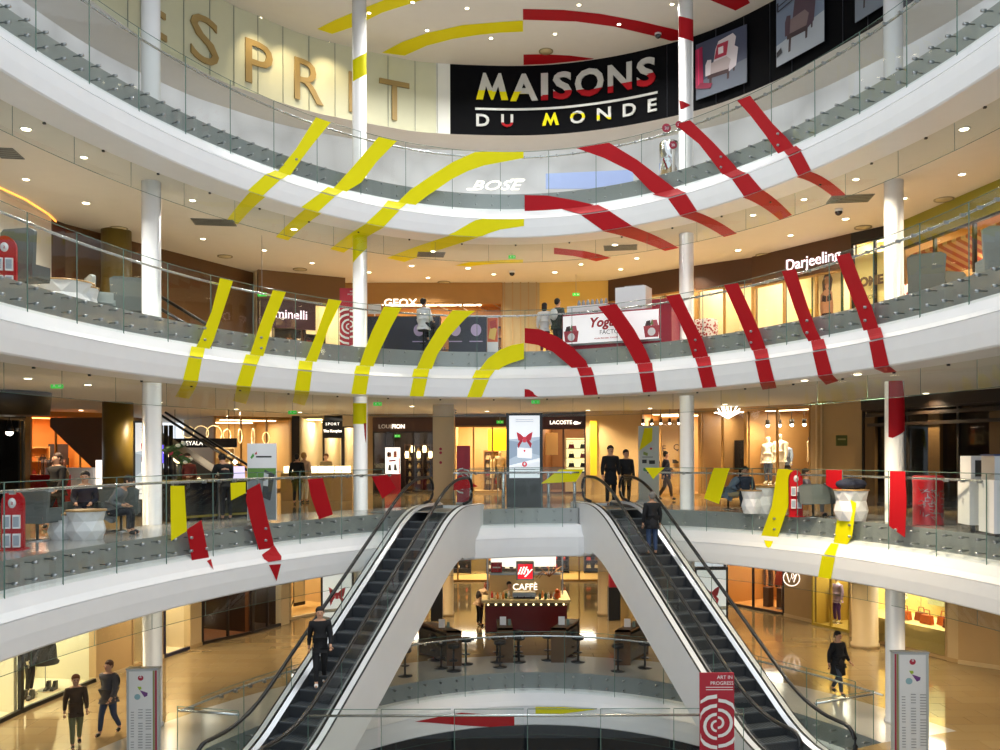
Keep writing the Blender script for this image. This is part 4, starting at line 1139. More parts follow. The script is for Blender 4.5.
for px, w_ in ((560, 70),):
    p = at(585, 178, 29.8)
    m = MB(); m.prism([(-1.3, 0), (1.6, 0), (1.6, .62), (-1.3, .5)], lambda u, v, d: (u, d, v), emis('blue lit window', '8fa0cc', .35), .05)
    tag(m.build('lit_window_panel', loc=(p.x, p.y, fz(4)+.75)), 'bluish lit window panel right of the BOSE sign', 'window panel')
# ================================================================== ceiling lights
def ceiling_light_proto():
    t = empty('ceiling_light', (0, 0, 0))
    m = MB(); m.lathe((0, 0, -.02), [(.0, .0), (.085, .0), (.10, .02)], LAMP, 14, False); m.build('lamp_disc', t)
    m = MB(); m.lathe((0, 0, -.012), [(.10, 0), (.13, 0), (.13, .012), (.10, .012)], mat('lamp rim', 'cfcfca', .4), 14, False); m.build('rim', t)
    return t
CLP = ceiling_light_proto(); used = [False]; LAMPS = {}
def clight(px, py, z, label, group, power=0.0, col=(1, .8, .55), r=1.0):
    a, b = ray(px, py); Y = (z-CZ)/b
    o = CLP if not used[0] else copy_tree(CLP)
    used[0] = True; o.location = (a*Y, Y, z-.002); o.scale = (r*.72, r*.72, 1)
    tag(o, label, 'ceiling light', group); LAMPS.setdefault(group, []).append((px, py, o))
    if power:
        l = bpy.data.lights.new('spot', 'SPOT'); l.energy = power*2.0; l.color = col; l.spot_size = 2.4; l.spot_blend = .7; l.shadow_soft_size = .12
        lo = bpy.data.objects.new('spot', l); COL.objects.link(lo); lo.location = (a*Y, Y, z-.06)
for px, py in ((260, 17.7), (290.5, 31), (328.5, 42.5)):
    q = hitp(offs(WP, -0.9), ray(px, 60)[0]); o = clight(px, py, ZT, 'x', 'wall washers over the gold letters', 0)
    l = bpy.data.lights.new('spot', 'SPOT'); l.energy = 130; l.color = (1, .80, .50); l.spot_size = 1.5; l.spot_blend = .9; l.shadow_soft_size = .06
    lo = bpy.data.objects.new('spot', l); COL.objects.link(lo); lo.location = (q[0], q[1], ZT-.1); lo.rotation_euler = (.45, 0, 0)
for px, py in ((412.6,2),(467,8),(369,12.7),(427,30),(491,38),(579,4.6),(619,24),(555,33.7),(672,4)):
    clight(px, py, ZT, 'small round downlight in the white top ceiling', 'downlights in the white top ceiling', 160, (1, .97, .92), .9)
Z4 = fz(4)-1.45; Z3 = fz(3)-1.45; Z2 = fz(2)-1.45
for i, (px, py) in enumerate(((26,128.7),(84,157),(26,179),(86,202.7),(192.5,200),(203,238.6),(294,229),(264,250),(312,262.7),(411.6,265.5),(369,272),(433,251),(468,268),(428,277.4),(493.7,274),(615,244.5),(636.8,258),(581,264),(554.7,272),(620.6,269),(682,262.7),(738,250),(804,199),(753,214.8),(845.7,218.6),(790.5,235),(904,198),(964,128.7),(962,174),(856,179))):
    warm = px > 330
    clight(px, py, Z4, 'small round downlight in the ceiling above the middle gallery', 'downlights above the middle gallery', 130 if warm else 140, (1, .85, .64) if warm else (1, .96, .88), 1.1 if i % 3 else 1.35)
for px, py in ((28,378),(30,391.5),(88,384.4),(43.6,413),(81,410),(160,402),(236,409),(300,412),(412,406),(487,411),(446,414),(588,410),(650,408),(725,404),(804.5,380),(857.6,373.8),(926,393),(952,402),(770,406),(560,416)):
    clight(px, py, Z3, 'small round downlight in the ceiling above the gallery at eye height', 'downlights above the eye height gallery', 240, (1, .80, .54), 1.2)
# lamps of the lower floor (its ceiling is out of sight from here)
LI = 0; LW = ['the blurred walkers', 'the left beige wall', 'the suitcases', 'the left of the coffee kiosk', 'the right of the coffee kiosk', 'the right round pillar', 'the round neon logo', 'the handbag window', 'the right directory', 'the far olive shops', 'the coral dress window', 'the open tan floored shop']
for x, y in ((-10, 22), (-9.6, 27), (-6.5, 31), (-2, 34), (2.5, 34), (6.5, 32), (10, 29), (12, 25), (11, 20), (0, 41), (8, 38), (-6, 39)):
    l = bpy.data.lights.new('spot', 'SPOT'); l.energy = 330; l.color = (1, .80, .54); l.spot_size = 2.5; l.spot_blend = .8; l.shadow_soft_size = .15
    lo = bpy.data.objects.new('spot', l); COL.objects.link(lo); lo.location = (x, y, Z2-.07)
    o = copy_tree(CLP); o.location = (x, y, Z2-.002); tag(o, 'round downlight in the ceiling over the lower floor, above '+LW[LI], 'ceiling light', 'downlights over the lower floor'); LI += 1
for g_, ls in LAMPS.items():
    for i, (px, py, o) in enumerate(sorted(ls, key=lambda q: q[0])): o['label'] = ORDS[i]+' small round lamp from the left among the '+g_
# ring vents, flat vents, cameras, sprinklers
for px, py, z, lab in ((119,228,Z4,'beside the far left column'),(225,256,Z4,'above the leftmost yellow stripe'),(300,269,Z4,'left of the left middle column'),(944,199,Z4,'at far right above the handrail'),(863,227,Z4,'above the Darjeeling sign end'),(763,254.6,Z4,'above the start of the brown shop band'),(444,282,Z4,'right of the GEOX sign'),(546,51,ZT,'in the top ceiling over the dark sign')):
    a, b = ray(px, py); Y = (z-CZ)/b; t = empty('ceiling_vent', (a*Y, Y, z), 0, 'round ceiling vent '+lab, 'vent')
    m = MB(); m.lathe((0, 0, -.03), [(.25, .03), (.25, .0), (.20, .02)], mat('vent rim', '8d8468', .6), 22, False); m.build('rim', t)
    m = MB(); m.cyl((0, 0, -.022), .20, .02, mat('vent disc', 'cbbd94', .6), 22); m.build('disc', t)
for px0, px1, py0, py1, lab in ((190,238,216,228,'near the far left column'),(826,874,192,205,'under the white edge at far right'),(601,640,243,252,'under the highest gallery right of centre'),(415,447,251,257.5,'under the highest gallery left of centre'),(-6,20,146,160,'at the far left edge')):
    a, b = ray((px0+px1)/2, (py0+py1)/2); Y = (Z4-CZ)/b; wd = (px1-px0)/F*Y
    Ya = (Z4-CZ)/ray(500, py0)[1]; Yb = (Z4-CZ)/ray(500, py1)[1]; dp = max(.3, min(.7, abs(Yb-Ya)))
    t = empty('ceiling_vent', (a*Y, Y, Z4), .15 if px0 < 500 else -.15, 'rectangular grey ceiling grille '+lab, 'vent')
    m = MB(); m.box((0, 0, -.01), (wd*.85, dp, .02), mat('grille grey', '6d6f6a', .5)); m.build('frame', t)
    for k in range(5):
        m = MB(); m.box((0, -dp/2+dp*(k+.5)/5, -.024), (wd*.8, .03, .008), mat('grille dark', '44463f', .5)); m.build('slat', t)
for px, py, z, lab in ((658,33,ZT,'dome camera on the top ceiling beside the red arc'),(512,271,Z4,'dome camera under the highest gallery at the centre line'),(454,410,Z3,'dome camera above the gallery at eye height'),(838.7,33+176,Z4,'dome camera under the highest gallery at right')):
    a, b = ray(px, py); Y = (z-CZ)/b; t = empty('security_camera', (a*Y, Y, z), 0, 'small '+lab, 'camera')
    m = MB(); m.cyl((0, 0, -.07), .11, .07, W2, 16); m.build('mount', t)
    m = MB(); m.ball((0, 0, -.08), .10, mat('smoked dome', '2b2e33', .1), 8); m.build('dome', t)
# exit signs
EXG = emis('green exit sign', '2fb038', .7)
for px, py, Y, sz, lab in ((262,294.5,27,.36,'over the shop with the minelli sign'),(512,257,29.5,.32,'hanging left of the centre line under the highest gallery'),(576,294.5,33,.36,'on the ochre wall above the yoghurt stand'),(57,386,22,.4,'at far left under the middle gallery'),(292.5,412.5,29,.36,'left of the left middle column under the middle gallery'),(377.5,404,28.6,.36,'right of the left middle column under the middle gallery'),(535.5,402,29,.36,'above the display screen'),(500,422,38,.4,'beside the yellow lit shop'),(397,436,42,.4,'in the watch shop')):
    p = at(px, py, Y); sz *= .72; t = empty('exit_sign', p, 0, 'small green lit exit sign '+lab, 'exit sign')
    m = MB(); m.box((0, 0, 0), (sz, .05, sz*.42), EXG); m.build('lit_panel', t)
    m = MB(); m.prism([(-.12*sz, -.12*sz), (.0, -.02*sz), (.12*sz, -.12*sz), (.06*sz, .12*sz), (-.06*sz, .12*sz)], lambda u, v, d: (u-.2*sz, -.028-d, v), W2, .003); m.prism([(-.05*sz, -.05*sz), (.2*sz, -.05*sz), (.2*sz, .05*sz), (-.05*sz, .05*sz)], lambda u, v, d: (u+.2*sz, -.028-d, v), W2, .003); m.build('pictogram', t)
    m = MB(); zt_ = (Z4 if p.z > 4 else Z3)-p.z; m.tube([(0, 0, 0), (0, 0, zt_)], .008, STEEL, 5); m.build('hanger', t)

pts = []  # orange reflection modelled as an added glowing tube under the ceiling, no lamp
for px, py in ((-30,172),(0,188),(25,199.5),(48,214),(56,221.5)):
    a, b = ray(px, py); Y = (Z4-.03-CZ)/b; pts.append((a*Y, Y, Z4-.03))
m = MB(); m.tube(pts, .025, emis('orange reflection glow', 'ffb050', 1.2), 6); tag(m.build('reflection_strip'), 'thin glowing strip added as an orange reflection on the ceiling at the far left', 'light')
# ================================================================== MIDDLE GALLERY (level 3): walls and shops
z3 = fz(3); H3 = STO-1.45
TAUPE = mat('taupe wall', '8d8478', .6); OLIVE = mat('olive brown column', '6f5c22', .4); CREAMW = mat('off white wall', 'd6d3cb', .6)
wallseg('wall_left', (-140, 15), (-20, 21.5), z3, z3+H3, CREAMW)
wallseg('wall_left', (-20, 21.5), (52, 25), z3, z3+H3, CREAMW)
wallseg('wall_left', (52, 25), (66, 25.6), z3, z3+H3, BROWN)
wallseg('wall_left', (66, 25.6), (260, 32.8), z3, z3+H3, mat('chocolate wall', '5b3d20', .35, noise=.15, nscale=.6))
c = P2(117, 26.4); m = MB(); m.cyl((0, 0, 0), .42, H3, OLIVE, 26); tag(m.build('round_pillar', loc=(c[0], c[1], z3)), 'round olive brown pillar behind the white oval table', 'pillar')
# escalator seen behind the left gallery
p = P2(166, 26); t = empty('escalator_balustrade', (p[0], p[1], z3), 0, 'dark sloping escalator handrail with lit edge behind the far left column', 'escalator')
for k, dx in enumerate((0, .55)):
    m = MB(); m.tube([(-.9+dx, .4*k, 1.5), (1.9+dx, .4*k, -.2)], .05, RUB, 8); m.build('handrail', t)
    m = MB(); m.tube([(-.9+dx-.35, .4*k, .95), (1.2+dx, .4*k, -.3)], .03, emis('escalator edge light', 'f0d8b0', 1.5), 6); m.build('lit_edge', t)
s = shop('dark fronted shop with glowing minelli sign and cream interior', (258, 32.0), (345, 33.6), z3, H3, CREAM, LITW, mat('brown bulkhead', '6e4f2a', .5), 1.05, BROWN, 2, 3)
m = MB(); m.box((s['L']*.33, -.12, 1.86), (s['L']*.62, .1, 1.0), mat('aubergine sign board', '3a2028', .4)); s['band'] = m.build('sign_board', s['t'])
sign_on(s, 'minelli', .46, emis('pale pink lettering', 'f0d8e4', 1.1), s['L']*.36, 1.72, bold=.0)
shelf_unit(s, s['L']*.55, 2.2, 1.2, 1.7, 4, ['6a3a2a', 'c8b89a', '2a2a2a'], 'with the minelli sign', kind='shoe')
shelf_unit(s, s['L']*.85, 2.2, .8, 1.5, 4, ['8a2a2a', 'c8b89a', '3a2a20'], 'right of the minelli sign', kind='handbag')
s = shop('ochre fronted shop with glowing GEOX sign', (345, 34.6), (503, 34.6), z3, H3, mat('amber interior', 'c58f48', .6), LITW, OCHRE, .75, OCHRE, 4, 5)
sign_on(s, 'GEOX', .40, LIT, s['L']*.355, 2.50, bold=.006, scx=1.15)
shelf_unit(s, s['L']*.62, 3.6, 2.4, 2.2, 5, ['6a4a2a', '2a2420', 'c8a070', '8a4a30'], 'with the GEOX sign, left unit', kind='shoe', glow=mat('amber interior', 'c58f48'))
shelf_unit(s, s['L']*.88, 3.6, 1.6, 2.2, 5, ['b04020', '2a2420', 'c8a070', '4a5a6a'], 'with the GEOX sign, right unit', kind='shoe', glow=mat('amber interior', 'c58f48'))
for i in range(4):
    m = MB(); m.tube([(s['L']*(.5+.13*i), .8, H3-.5), (s['L']*(.5+.13*i)+.8, 3.6, H3-.5)], .02, STEEL, 6); m.build('ceiling_track', s['t'])
wallseg('wall_back', (503, 34.6), (540, 34.6), z3, z3+H3, mat('pale ribbed panel', 'b8a67e', .5))
for px in (505, 513, 521, 529, 537):
    c = P2(px, 34.5); m = MB(); m.box((c[0], c[1], z3+H3/2), (.05, .06, H3), BEIGE); m.build('trim_8', kind='structure')
wallseg('wall_back', (540, 34.6), (610, 34.2), z3, z3+H3, mat('golden lit wall', 'dcb85c', .6))
s = shop('brown banded shop behind the yoghurt stand', (610, 34.2), (697, 31.6), z3, H3, CREAM, LITW, mat('bronze band', '4b2e18', .4), .8, OCHRE, 3, 3.5)
shelf_unit(s, s['L']*.75, 2.4, 1.6, 2, 5, ['c8c0b0', '8a7a60', '5a6a70'], 'behind the yoghurt stand', kind='jar')
s = shop('brown banded shop with white picture frames right of the right middle column', (697, 31.6), (754, 30.3), z3, H3, CREAM, LITW, mat('bronze band', '4b2e18', .4), .85, OCHRE, 2, 3)
for i in range(3):
    m = MB(); m.box((s['L']*(.3+.2*i), 2.9, 1.2+.3*(i % 2)), (.35, .04, .5), W2); m.build('picture_frame', s['t'])
rack(s, s['L']*.6, 2.0, 1.4, 8, ['d8c8a8', 'b89878', 'e8e0d0'], 'right of the right middle column', 1.2)
s = shop('lingerie shop with glowing Darjeeling sign on a brown band', (754, 30.2), (853, 27.0), z3, H3, CREAM, LITW, mat('bronze band', '5a3519', .4), 1.0, OCHRE, 3, 3)
sign_on(s, 'Darjeeling', .50, emis('pinkish neon lettering', 'ffe6ee', 1.5), s['L']*.64, H3-.72, bold=.0)
L = s['L']
m = MB(); m.cyl((L*.28, 1.6, 1.55), .5, .04, mat('yellow disc', 'e0c050', .4, emit=.5), 24); m.build('round_display', s['t'])
rack(s, L*.2, 2.2, 1.3, 9, ['e8d8c8', 'd8a8a8', 'f0e8e0'], 'with the Darjeeling sign', 1.2)
t = empty('framed_poster', s['loc'](L*.70, .3, .95), s['an'], 'green framed poster of a dark haired person in the window below the Darjeeling sign', 'poster')
m = MB(); m.box((0, .03, .8), (1.15, .05, 1.6), mat('dark green frame', '2d4a38', .4)); m.build('frame', t)
sk = 'b07c5c'
graphic(t, 'picture', 1.03, 1.46, [('e6cf98', [(0,0),(1,0),(1,1),(0,1)]), ('3c2216', [(.36,.58),(.66,.55),(.72,.82),(.62,.97),(.44,.96),(.34,.80)]), (sk, [(.30,.0),(.72,.0),(.74,.25),(.70,.55),(.58,.62),(.42,.62),(.28,.52),(.26,.25)]), (sk, [(.45,.66),(.58,.66),(.61,.80),(.57,.90),(.46,.90),(.43,.80)]), (sk, [(.47,.58),(.56,.58),(.56,.68),(.47,.68)]),
    ('2a1820', [(.32,.38),(.49,.36),(.49,.48),(.36,.52)]), ('2a1820', [(.52,.36),(.69,.38),(.66,.52),(.52,.48)]), ('2a1820', [(.30,.02),(.70,.02),(.66,.12),(.34,.12)]), ('3c2216', [(.46,.72),(.48,.72),(.48,.74),(.46,.74)])], -.001, None, .07)
mannequin('cream bust mannequin beside the green framed poster', s['loc'](L*.95, 1.2, .0), s['an'], '2a1820', 'e8dcbc', h=1.7)
s = shop('cream fronted shop with pale HOME lettering left of the far right column', (853, 27.0), (900, 25.8), z3, H3, mat('pale yellow lit wall', 'f0d98c', .6), LITW, mat('black band', '15120f', .4), .3, BLACK, 2, 2.5)
m = MB(); m.box((s['L']*.42, .05, 1.5), (s['L']*.72, .03, 2.4), mat('pale yellow lit wall', 'f0d98c', .6)); m.build('window_blind', s['t'])
text('HOME', .36, mat('umber print', '5c4526', .6), (s['L']*.36, -.1, 1.75), (1, 0), s['t'], 'lettering', .004, bold=.02)
text('SERVICES', .16, mat('umber print', '5c4526', .6), (s['L']*.34, -.1, 1.35), (1, 0), s['t'], 'lettering', .004)
s = shop('shop with a red and orange striped awning at far right', (900, 25.8), (1075, 19.5), z3, H3, mat('warm tan interior', 'b58a4c', .6), LITW, mat('olive yellow band', '8c8420', .4), .75, BLACK, 4, 4)
t = empty('striped_awning', s['loc'](0, .3, 0), s['an'], 'red and orange striped awning over the displays at far right', 'awning')
for i in range(34):
    x = s['L']*i/34
    m = MB(); m.prism([(0, 2.5), (.9, 1.95), (.9, 1.85), (0, 2.42)], lambda u, v, d: (x+d+u*.35, u, v), mat('awning red', 'a8452e', .7) if i % 2 else mat('awning sand', 'c89a68', .7), s['L']/34*.98)
    m.build('awning_slat', t)
shelf_unit(s, s['L']*.35, 2.6, 3.0, 1.5, 4, ['c86a30', '8a3a2a', 'd8b060', '5a6a3a'], 'under the striped awning, long unit', kind='jar')
shelf_unit(s, s['L']*.75, 2.2, 2.0, 1.5, 4, ['c86a30', 'd8c060', 'd8d0c0'], 'under the striped awning, short unit', kind='jar')
m = MB(); m.ball((s['L']*.35, 1.0, 1.75), .12, emis('bare bulb', 'fff2d0', 12), 8); m.build('bulb_lamp', s['t'])
wallseg('wall_right', (1075, 19.5), (1400, 12), z3, z3+H3, BEIGE)
# --- things standing on the middle gallery
def P3(px, Y, z=None): q = P2(px, Y); return (q[0], q[1], z3 if z is None else z)
t = empty('banner_stand', P3(350, 28.6), .1, 'tall red banner with white arcs left of the left middle column', 'banner')
m = MB(); m.box((0, 0, 1.05), (.62, .03, 2.1), mat('banner crimson', 'a81a30', .5)); m.box((0, .05, .03), (.66, .3, .05), STEEL); m.build('banner_panel', t)
def ringpoly(u, v, r0, r1, a0, a1, asp=1.0, n=14):
    o = [(u+r1*math.cos(a0+(a1-a0)*i/n), v+asp*r1*math.sin(a0+(a1-a0)*i/n)) for i in range(n+1)]
    i_ = [(u+r0*math.cos(a0+(a1-a0)*i/n), v+asp*r0*math.sin(a0+(a1-a0)*i/n)) for i in range(n+1)]
    return o+i_[::-1]
def ring_quads(col, u, v, r0, r1, a0, a1, asp, n=10):
    out = []
    for i in range(n):
        b0 = a0+(a1-a0)*i/n; b1 = a0+(a1-a0)*(i+1)/n
        P = [(u+r*math.cos(b), v+asp*r*math.sin(b)) for r, b in ((r0, b0), (r1, b0), (r1, b1), (r0, b1))]
        P = [(min(max(x, 0), 1), min(max(y, 0), 1)) for x, y in P]
        out.append((col, P))
    return out
def art_graphic(asp):
    P = []
    for (r0, r1, s) in ((.12, .19, 0), (.34, .43, 1), (.62, .72, 0), (.92, 1.02, 1)):
        P += ring_quads('dfe0de', .52, .42+.02, r0, r1, -PI/2, PI/2, asp) if r1 < 1 else []
        P += ring_quads('dfe0de', .48, .42-.02, r0*.9, r1*.92, PI/2, 3*PI/2, asp)
    return [p for p in P if max(q[0] for q in p[1])-min(q[0] for q in p[1]) > 1e-4]
graphic(t, 'white_arcs', .62, 2.0, art_graphic(.31)+[('ececec', [(0,0),(1,.0),(1,.14),(0,.04)])], -.017, None, .08)
text('ART IN', .07, W2, (.12, -.02, 1.98), (1, 0), t, 'lettering', .002); text('PROGRESS', .07, W2, (.10, -.02, 1.88), (1, 0), t, 'lettering', .002)
def exhibition_block(label, px0, px1, Y, h, marks):
    a, b = P2(px0, Y), P2(px1, Y); L_ = b[0]-a[0]; t = empty('exhibition_counter', (a[0], Y, z3), 0, label, 'counter')
    m = MB(); m.box((L_/2, .35, h/2), (L_, .7, h), mat('navy counter', '181c33', .35)); m.build('counter_body', t)
    m = MB(); m.box((L_/2, .35, h+.015), (L_+.04, .74, .03), BLACK); m.build('countertop', t)
    for x in marks:
        m = MB(); m.prism(disc(0, 0, .17), lambda u, v, d: (L_*x+u, -.002-d, h*.66+v*1.15), mat('lilac mark', 'b9a6cf', .5), .006); m.build('round_mark', t)
        m = MB(); m.box((L_*x, -.003, h*.36), (.42, .006, .03), mat('lilac mark', 'b9a6cf', .5)); m.build('print_line', t)
    return t
exhibition_block('long navy counter right of the left middle column', 366, 440, 28.9, 1.22, (.72,))
exhibition_block('grey navy counter pair with round lilac marks, nearer the centre line', 449, 487, 28.9, 1.22, (.18, .72))
t = empty('side_panel', P3(493, 29.1), 0, 'orange and white poster board right of the navy counters', 'poster')
m = MB(); m.box((0, 0, .62), (.36, .05, 1.24), W2); m.build('board', t)
graphic(t, 'picture', .34, 1.2, [('d8602a', [(0,.35),(1,.35),(1,1),(0,1)]), ('e8c060', [(.1,.45),(.7,.4),(.9,.7),(.3,.8)]), ('c03a28', [(.3,.7),(.9,.75),(.8,.95),(.2,.9)])], -.027, None, .02)
t = empty('monitor', P3(375, 29.2, z3+1.255), 0, 'small white monitor standing on the long navy counter', 'monitor')
m = MB(); m.box((0, 0, .28), (.42, .04, .32), W2); m.build('screen', t); m = MB(); m.cyl((0, .02, 0), .1, .02, W2, 14); m.cyl((0, .02, 0), .02, .15, W2, 8); m.build('foot', t)
stool('tall stool under the person in a white shirt', P3(424, 28.4))
person('person in white shirt and dark trousers sitting on a stool at the navy counter', P3(424, 28.3, z3+.42), 2.6, 'sit', 1.74, 'e4e6ea', '17181d', '17110e')
person('dark haired woman in white top and dark red skirt beside the yoghurt stand', P3(545, 28.6), 2.9, 'stand', 1.62, 'd9d6d4', '7a1a30', '1a1412', longhair=True)
person('person in dark green jacket with white bag beside the woman in the red skirt', P3(558, 28.4), 2.4, 'arms', 1.72, '39433c', '3f464c', '1a1614', bag='d8d8d6')
# yoghurt stand
A = P2(563, 27.8); B = P2(672, 26.2); A_, L, u, n = frame2(A, B); an = math.atan2(u.y, u.x)
t = empty('yoghurt_stand', (A[0], A[1], z3), an, 'dark red kiosk with white Yogurt panel behind the middle gallery glass', 'kiosk')
CR = mat('kiosk crimson', '9c1a33', .35)
m = MB(); m.box((L/2, .45, .55), (L, .9, 1.1), CR); m.build('counter_body', t)
m = MB(); m.box((L/2, .85, 1.25), (L, .08, .5), CR); m.build('back_upstand', t)
m = MB(); m.box((L*.45, -.03, .62), (L*.88, .05, .86), emis('lit white panel', 'f6eef0', .35)); m.build('lit_panel', t)
m = MB(); m.box((L*.46, -.04, .16), (L*.9, .07, .06), STEEL); m.build('steel_ledge', t)
YR = mat('yoghurt red print', 'b8202e', .5); YG = mat('yoghurt grey print', '6e7074', .5)
text('Yogurt', .40, YR, (L*.42, -.056, .66), (1, 0), t, 'lettering', .004, .25, .012); text('FACTORY', .19, YG, (L*.48, -.056, .42), (1, 0), t, 'lettering', .004)
text('YOUR FROZEN YOGURT', .07, YR, (L*.42, -.056, .28), (1, 0), t, 'lettering', .004)
for x in (.09, .83):
    m = MB(); 
    for i, (col, P) in enumerate([('b84450', [(-.20,.0),(.20,.0),(.25,.34),(-.25,.34)]), ('f2e8ea', disc(0, .16, .12)), ('4a3438', [(-.2,.34),(-.02,.34),(-.04,.5),(-.16,.48)]), ('c85a68', [(0,.34),(.2,.34),(.16,.5),(.04,.5)]), ('7a8a50', [(-.05,.36),(.06,.36),(.02,.55)])]):
        m.add([(L*x+a, -.0565-.001*i, .24+b) for a, b in P], [tuple(range(len(P)))], mat('print '+col, col, .5))
    m.build('cup_picture', t)
p = A_+u*(L*.62)+n*.45
t = empty('machine', (p.x, p.y, z3+1.1), an, 'large white boxy machine standing on the yoghurt kiosk', 'machine')
m = MB(); m.box((0, 0, .36), (.95, .6, .72), W2); m.build('casing', t); m = MB(); m.box((.1, 0, .735), (.6, .5, .03), mat('light grey lid', 'b8babc', .4)); m.build('lid', t)
p = A_+u*(L*.20)+n*.5
t = empty('display_case', (p.x, p.y, z3+1.1), an, 'low white display case with jars on the left of the yoghurt kiosk', 'display case')
m = MB(); m.box((0, 0, .15), (1.3, .5, .3), W2); m.build('casing', t)
for i in range(7):
    q = A_+u*(L*.20-.35+.15*i)+n*.5
    m = MB(); m.lathe((0, 0, 0), [(.05, 0), (.055, .12), (.03, .16), (.03, .2)], mat('glass jar grey', '8f9498', .2), 10); tag(m.build('jar', loc=(q.x, q.y, z3+1.4)), ORDS[i]+' small grey jar from the left on the white display case of the yoghurt kiosk', 'jar', 'jars on the yoghurt kiosk')
for k, (px, Y) in enumerate(((673, 28.6), (706, 28.2))):
    t = empty('patterned_drum', P3(px, Y), 0, ('speckled red and white drum right of the yoghurt kiosk', 'second speckled red and white drum behind the right middle column')[k], 'drum')
    mm = mat('speckled print', 'b89088', .6); nt = mm.node_tree; v = nt.nodes.new('ShaderNodeTexVoronoi'); v.inputs['Scale'].default_value = 14
    if k == 0:
        r = nt.nodes.new('ShaderNodeValToRGB'); r.color_ramp.interpolation = 'CONSTANT'; r.color_ramp.elements[0].color = (*srgb('a83a3a'), 1); r.color_ramp.elements[1].color = (*srgb('e8e0dc'), 1); r.color_ramp.elements[1].position = .45
        tc = nt.nodes.new('ShaderNodeTexCoord'); nt.links.new(tc.outputs['Object'], v.inputs['Vector']); nt.links.new(v.outputs['Distance'], r.inputs[0]); nt.links.new(r.outputs[0], nt.nodes['Principled BSDF'].inputs['Base Color'])
    m = MB(); m.lathe((0, 0, 0), [(.38, 0), (.38, .95), (.34, 1.0)], mm, 26); m.build('drum_body', t)
# left seating of the middle gallery
leaflet_stand('arched red leaflet stand on the middle gallery at the far left', P3(5, 17.1), .25, 1.0).scale = (.8, 1, 1)
facet_table('white faceted oval table behind the middle gallery glass at left', P3(66, 20.6), .62, .74)
facet_table('smaller white faceted table beside the oval one on the middle gallery', P3(84, 20.8), .34, .66)
armchair('grey lounge chair with its back to the glass near the red leaflet stand, middle gallery', P3(27, 18.3), 2.9, GREYF, back=.95)
armchair('pale grey lounge chair left of the far left column, middle gallery', P3(100, 21.4), 2.2, mat('pale grey fabric', '8b9391', .8))
armchair('grey lounge chair right beside the far left column, middle gallery', P3(127, 22.2), 3.6, GREYF, back=.75)
armchair('tall grey lounge chair under the striped awning, right of the far right column', P3(928, 20.3), 2.6, GREYF, back=.85)
armchair('low grey lounge chair under the striped awning', P3(944, 20.6), 3.4, mat('pale grey fabric', '8b9391', .8), back=.5)
armchair('rounded grey lounge chair at the far right edge of the middle gallery', P3(1000, 17.9), 3.0, mat('pale grey fabric', '8b9391', .8), back=.85)
t = empty('patterned_drum', P3(907, 23.6), 0, 'red patterned drum just right of the far right column, middle gallery', 'drum')
m = MB(); m.lathe((0, 0, 0), [(.32, 0), (.32, 1.15), (.28, 1.2)], MATS['speckled print'], 24); m.build('drum_body', t)
# ================================================================== GALLERY AT EYE HEIGHT (level 2)
H2 = STO-1.45
def P0(px, Y, z=0.0): q = P2(px, Y); return (q[0], q[1], z)
AMBER = mat('amber interior', 'c58f48', .6)
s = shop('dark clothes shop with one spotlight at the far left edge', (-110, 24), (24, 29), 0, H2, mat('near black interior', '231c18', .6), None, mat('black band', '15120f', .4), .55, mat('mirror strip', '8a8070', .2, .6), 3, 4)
rack(s, s['L']*.75, 1.8, 1.8, 12, ['26221f', '3a3230', '1c2028', '5a4a3a', '7a3020'], 'at the far left edge', 1.5)
p = at(9.5, 432, 26.5); t = empty('spotlight', p, 0, 'bright white ceiling spotlight in the dark shop at far left', 'spotlight')
m = MB(); m.lathe((0, 0, 0), [(.05, .35), (.10, .12), (.13, 0)], BLACK, 12); m.build('housing', t); m = MB(); m.ball((0, 0, -.01), .10, emis('spot glow', 'fff4dc', 12), 6); m.build('bulb', t)
m = MB(); m.tube([(0, 0, .35), (0, 0, H2-p.z)], .02, BLACK, 6); m.build('stem', t)
p = P0(5, 24.5); m = MB(); m.lathe((0, 0, 0), [(1.1, 0), (1.15, .5), (1.15, .62)], mat('black band', '15120f', .4), 30); tag(m.build('round_bulkhead', loc=(p[0], p[1], H2-.63)), 'round black ceiling bulkhead over the dark shop at far left', 'bulkhead')
wallseg('wall_left', (24, 30.0), (30, 30.5), 0, H2, OCHRE)
s = shop('warm orange lit shop below the brown sloping soffit', (30, 35), (104, 37), 0, H2, mat('orange lit wall', 'd9913c', .6), emis('orange shop light', 'ffb862', 4), AMBER, .15, AMBER, 3, 4, door=1)
shelf_unit(s, s['L']*.3, 3.0, 1.6, 2.0, 4, ['2a2220', 'c8702a', 'e0c090', '8a2a1a'], 'below the sloping soffit', kind='handbag', dark=AMBER)
rack(s, s['L']*.62, 2.6, 1.2, 8, ['3a2a20', '5a4030', '2a2a2a'], 'below the sloping soffit', 1.5)
m = MB(); m.box((s['L']*.72, 2.9, 1.7), (.8, .04, .9), mat('dark photo', '2c2622', .5)); m.build('wall_picture', s['t'])
t = empty('counter', P0(47, 31), 0, 'bright red counter in front of the warm orange lit shop', 'counter')
m = MB(); m.box((0, 0, .5), (1.5, .6, 1.0), RED); m.build('counter_body', t)
t = empty('counter', P0(73, 31.4), 0, 'white counter with red emblem right of the red counter', 'counter')
m = MB(); m.box((0, 0, .62), (1.7, .5, 1.24), W2); m.build('counter_body', t); m = MB(); m.prism(disc(0, 0, .10), lambda u, v, d: (u-.2, -.252-d, .9+v), RED, .006); m.build('emblem', t)
t = empty('light_column', P0(99, 31), 0, 'glowing white lit pillar at the right end of the white counter', 'light pillar')
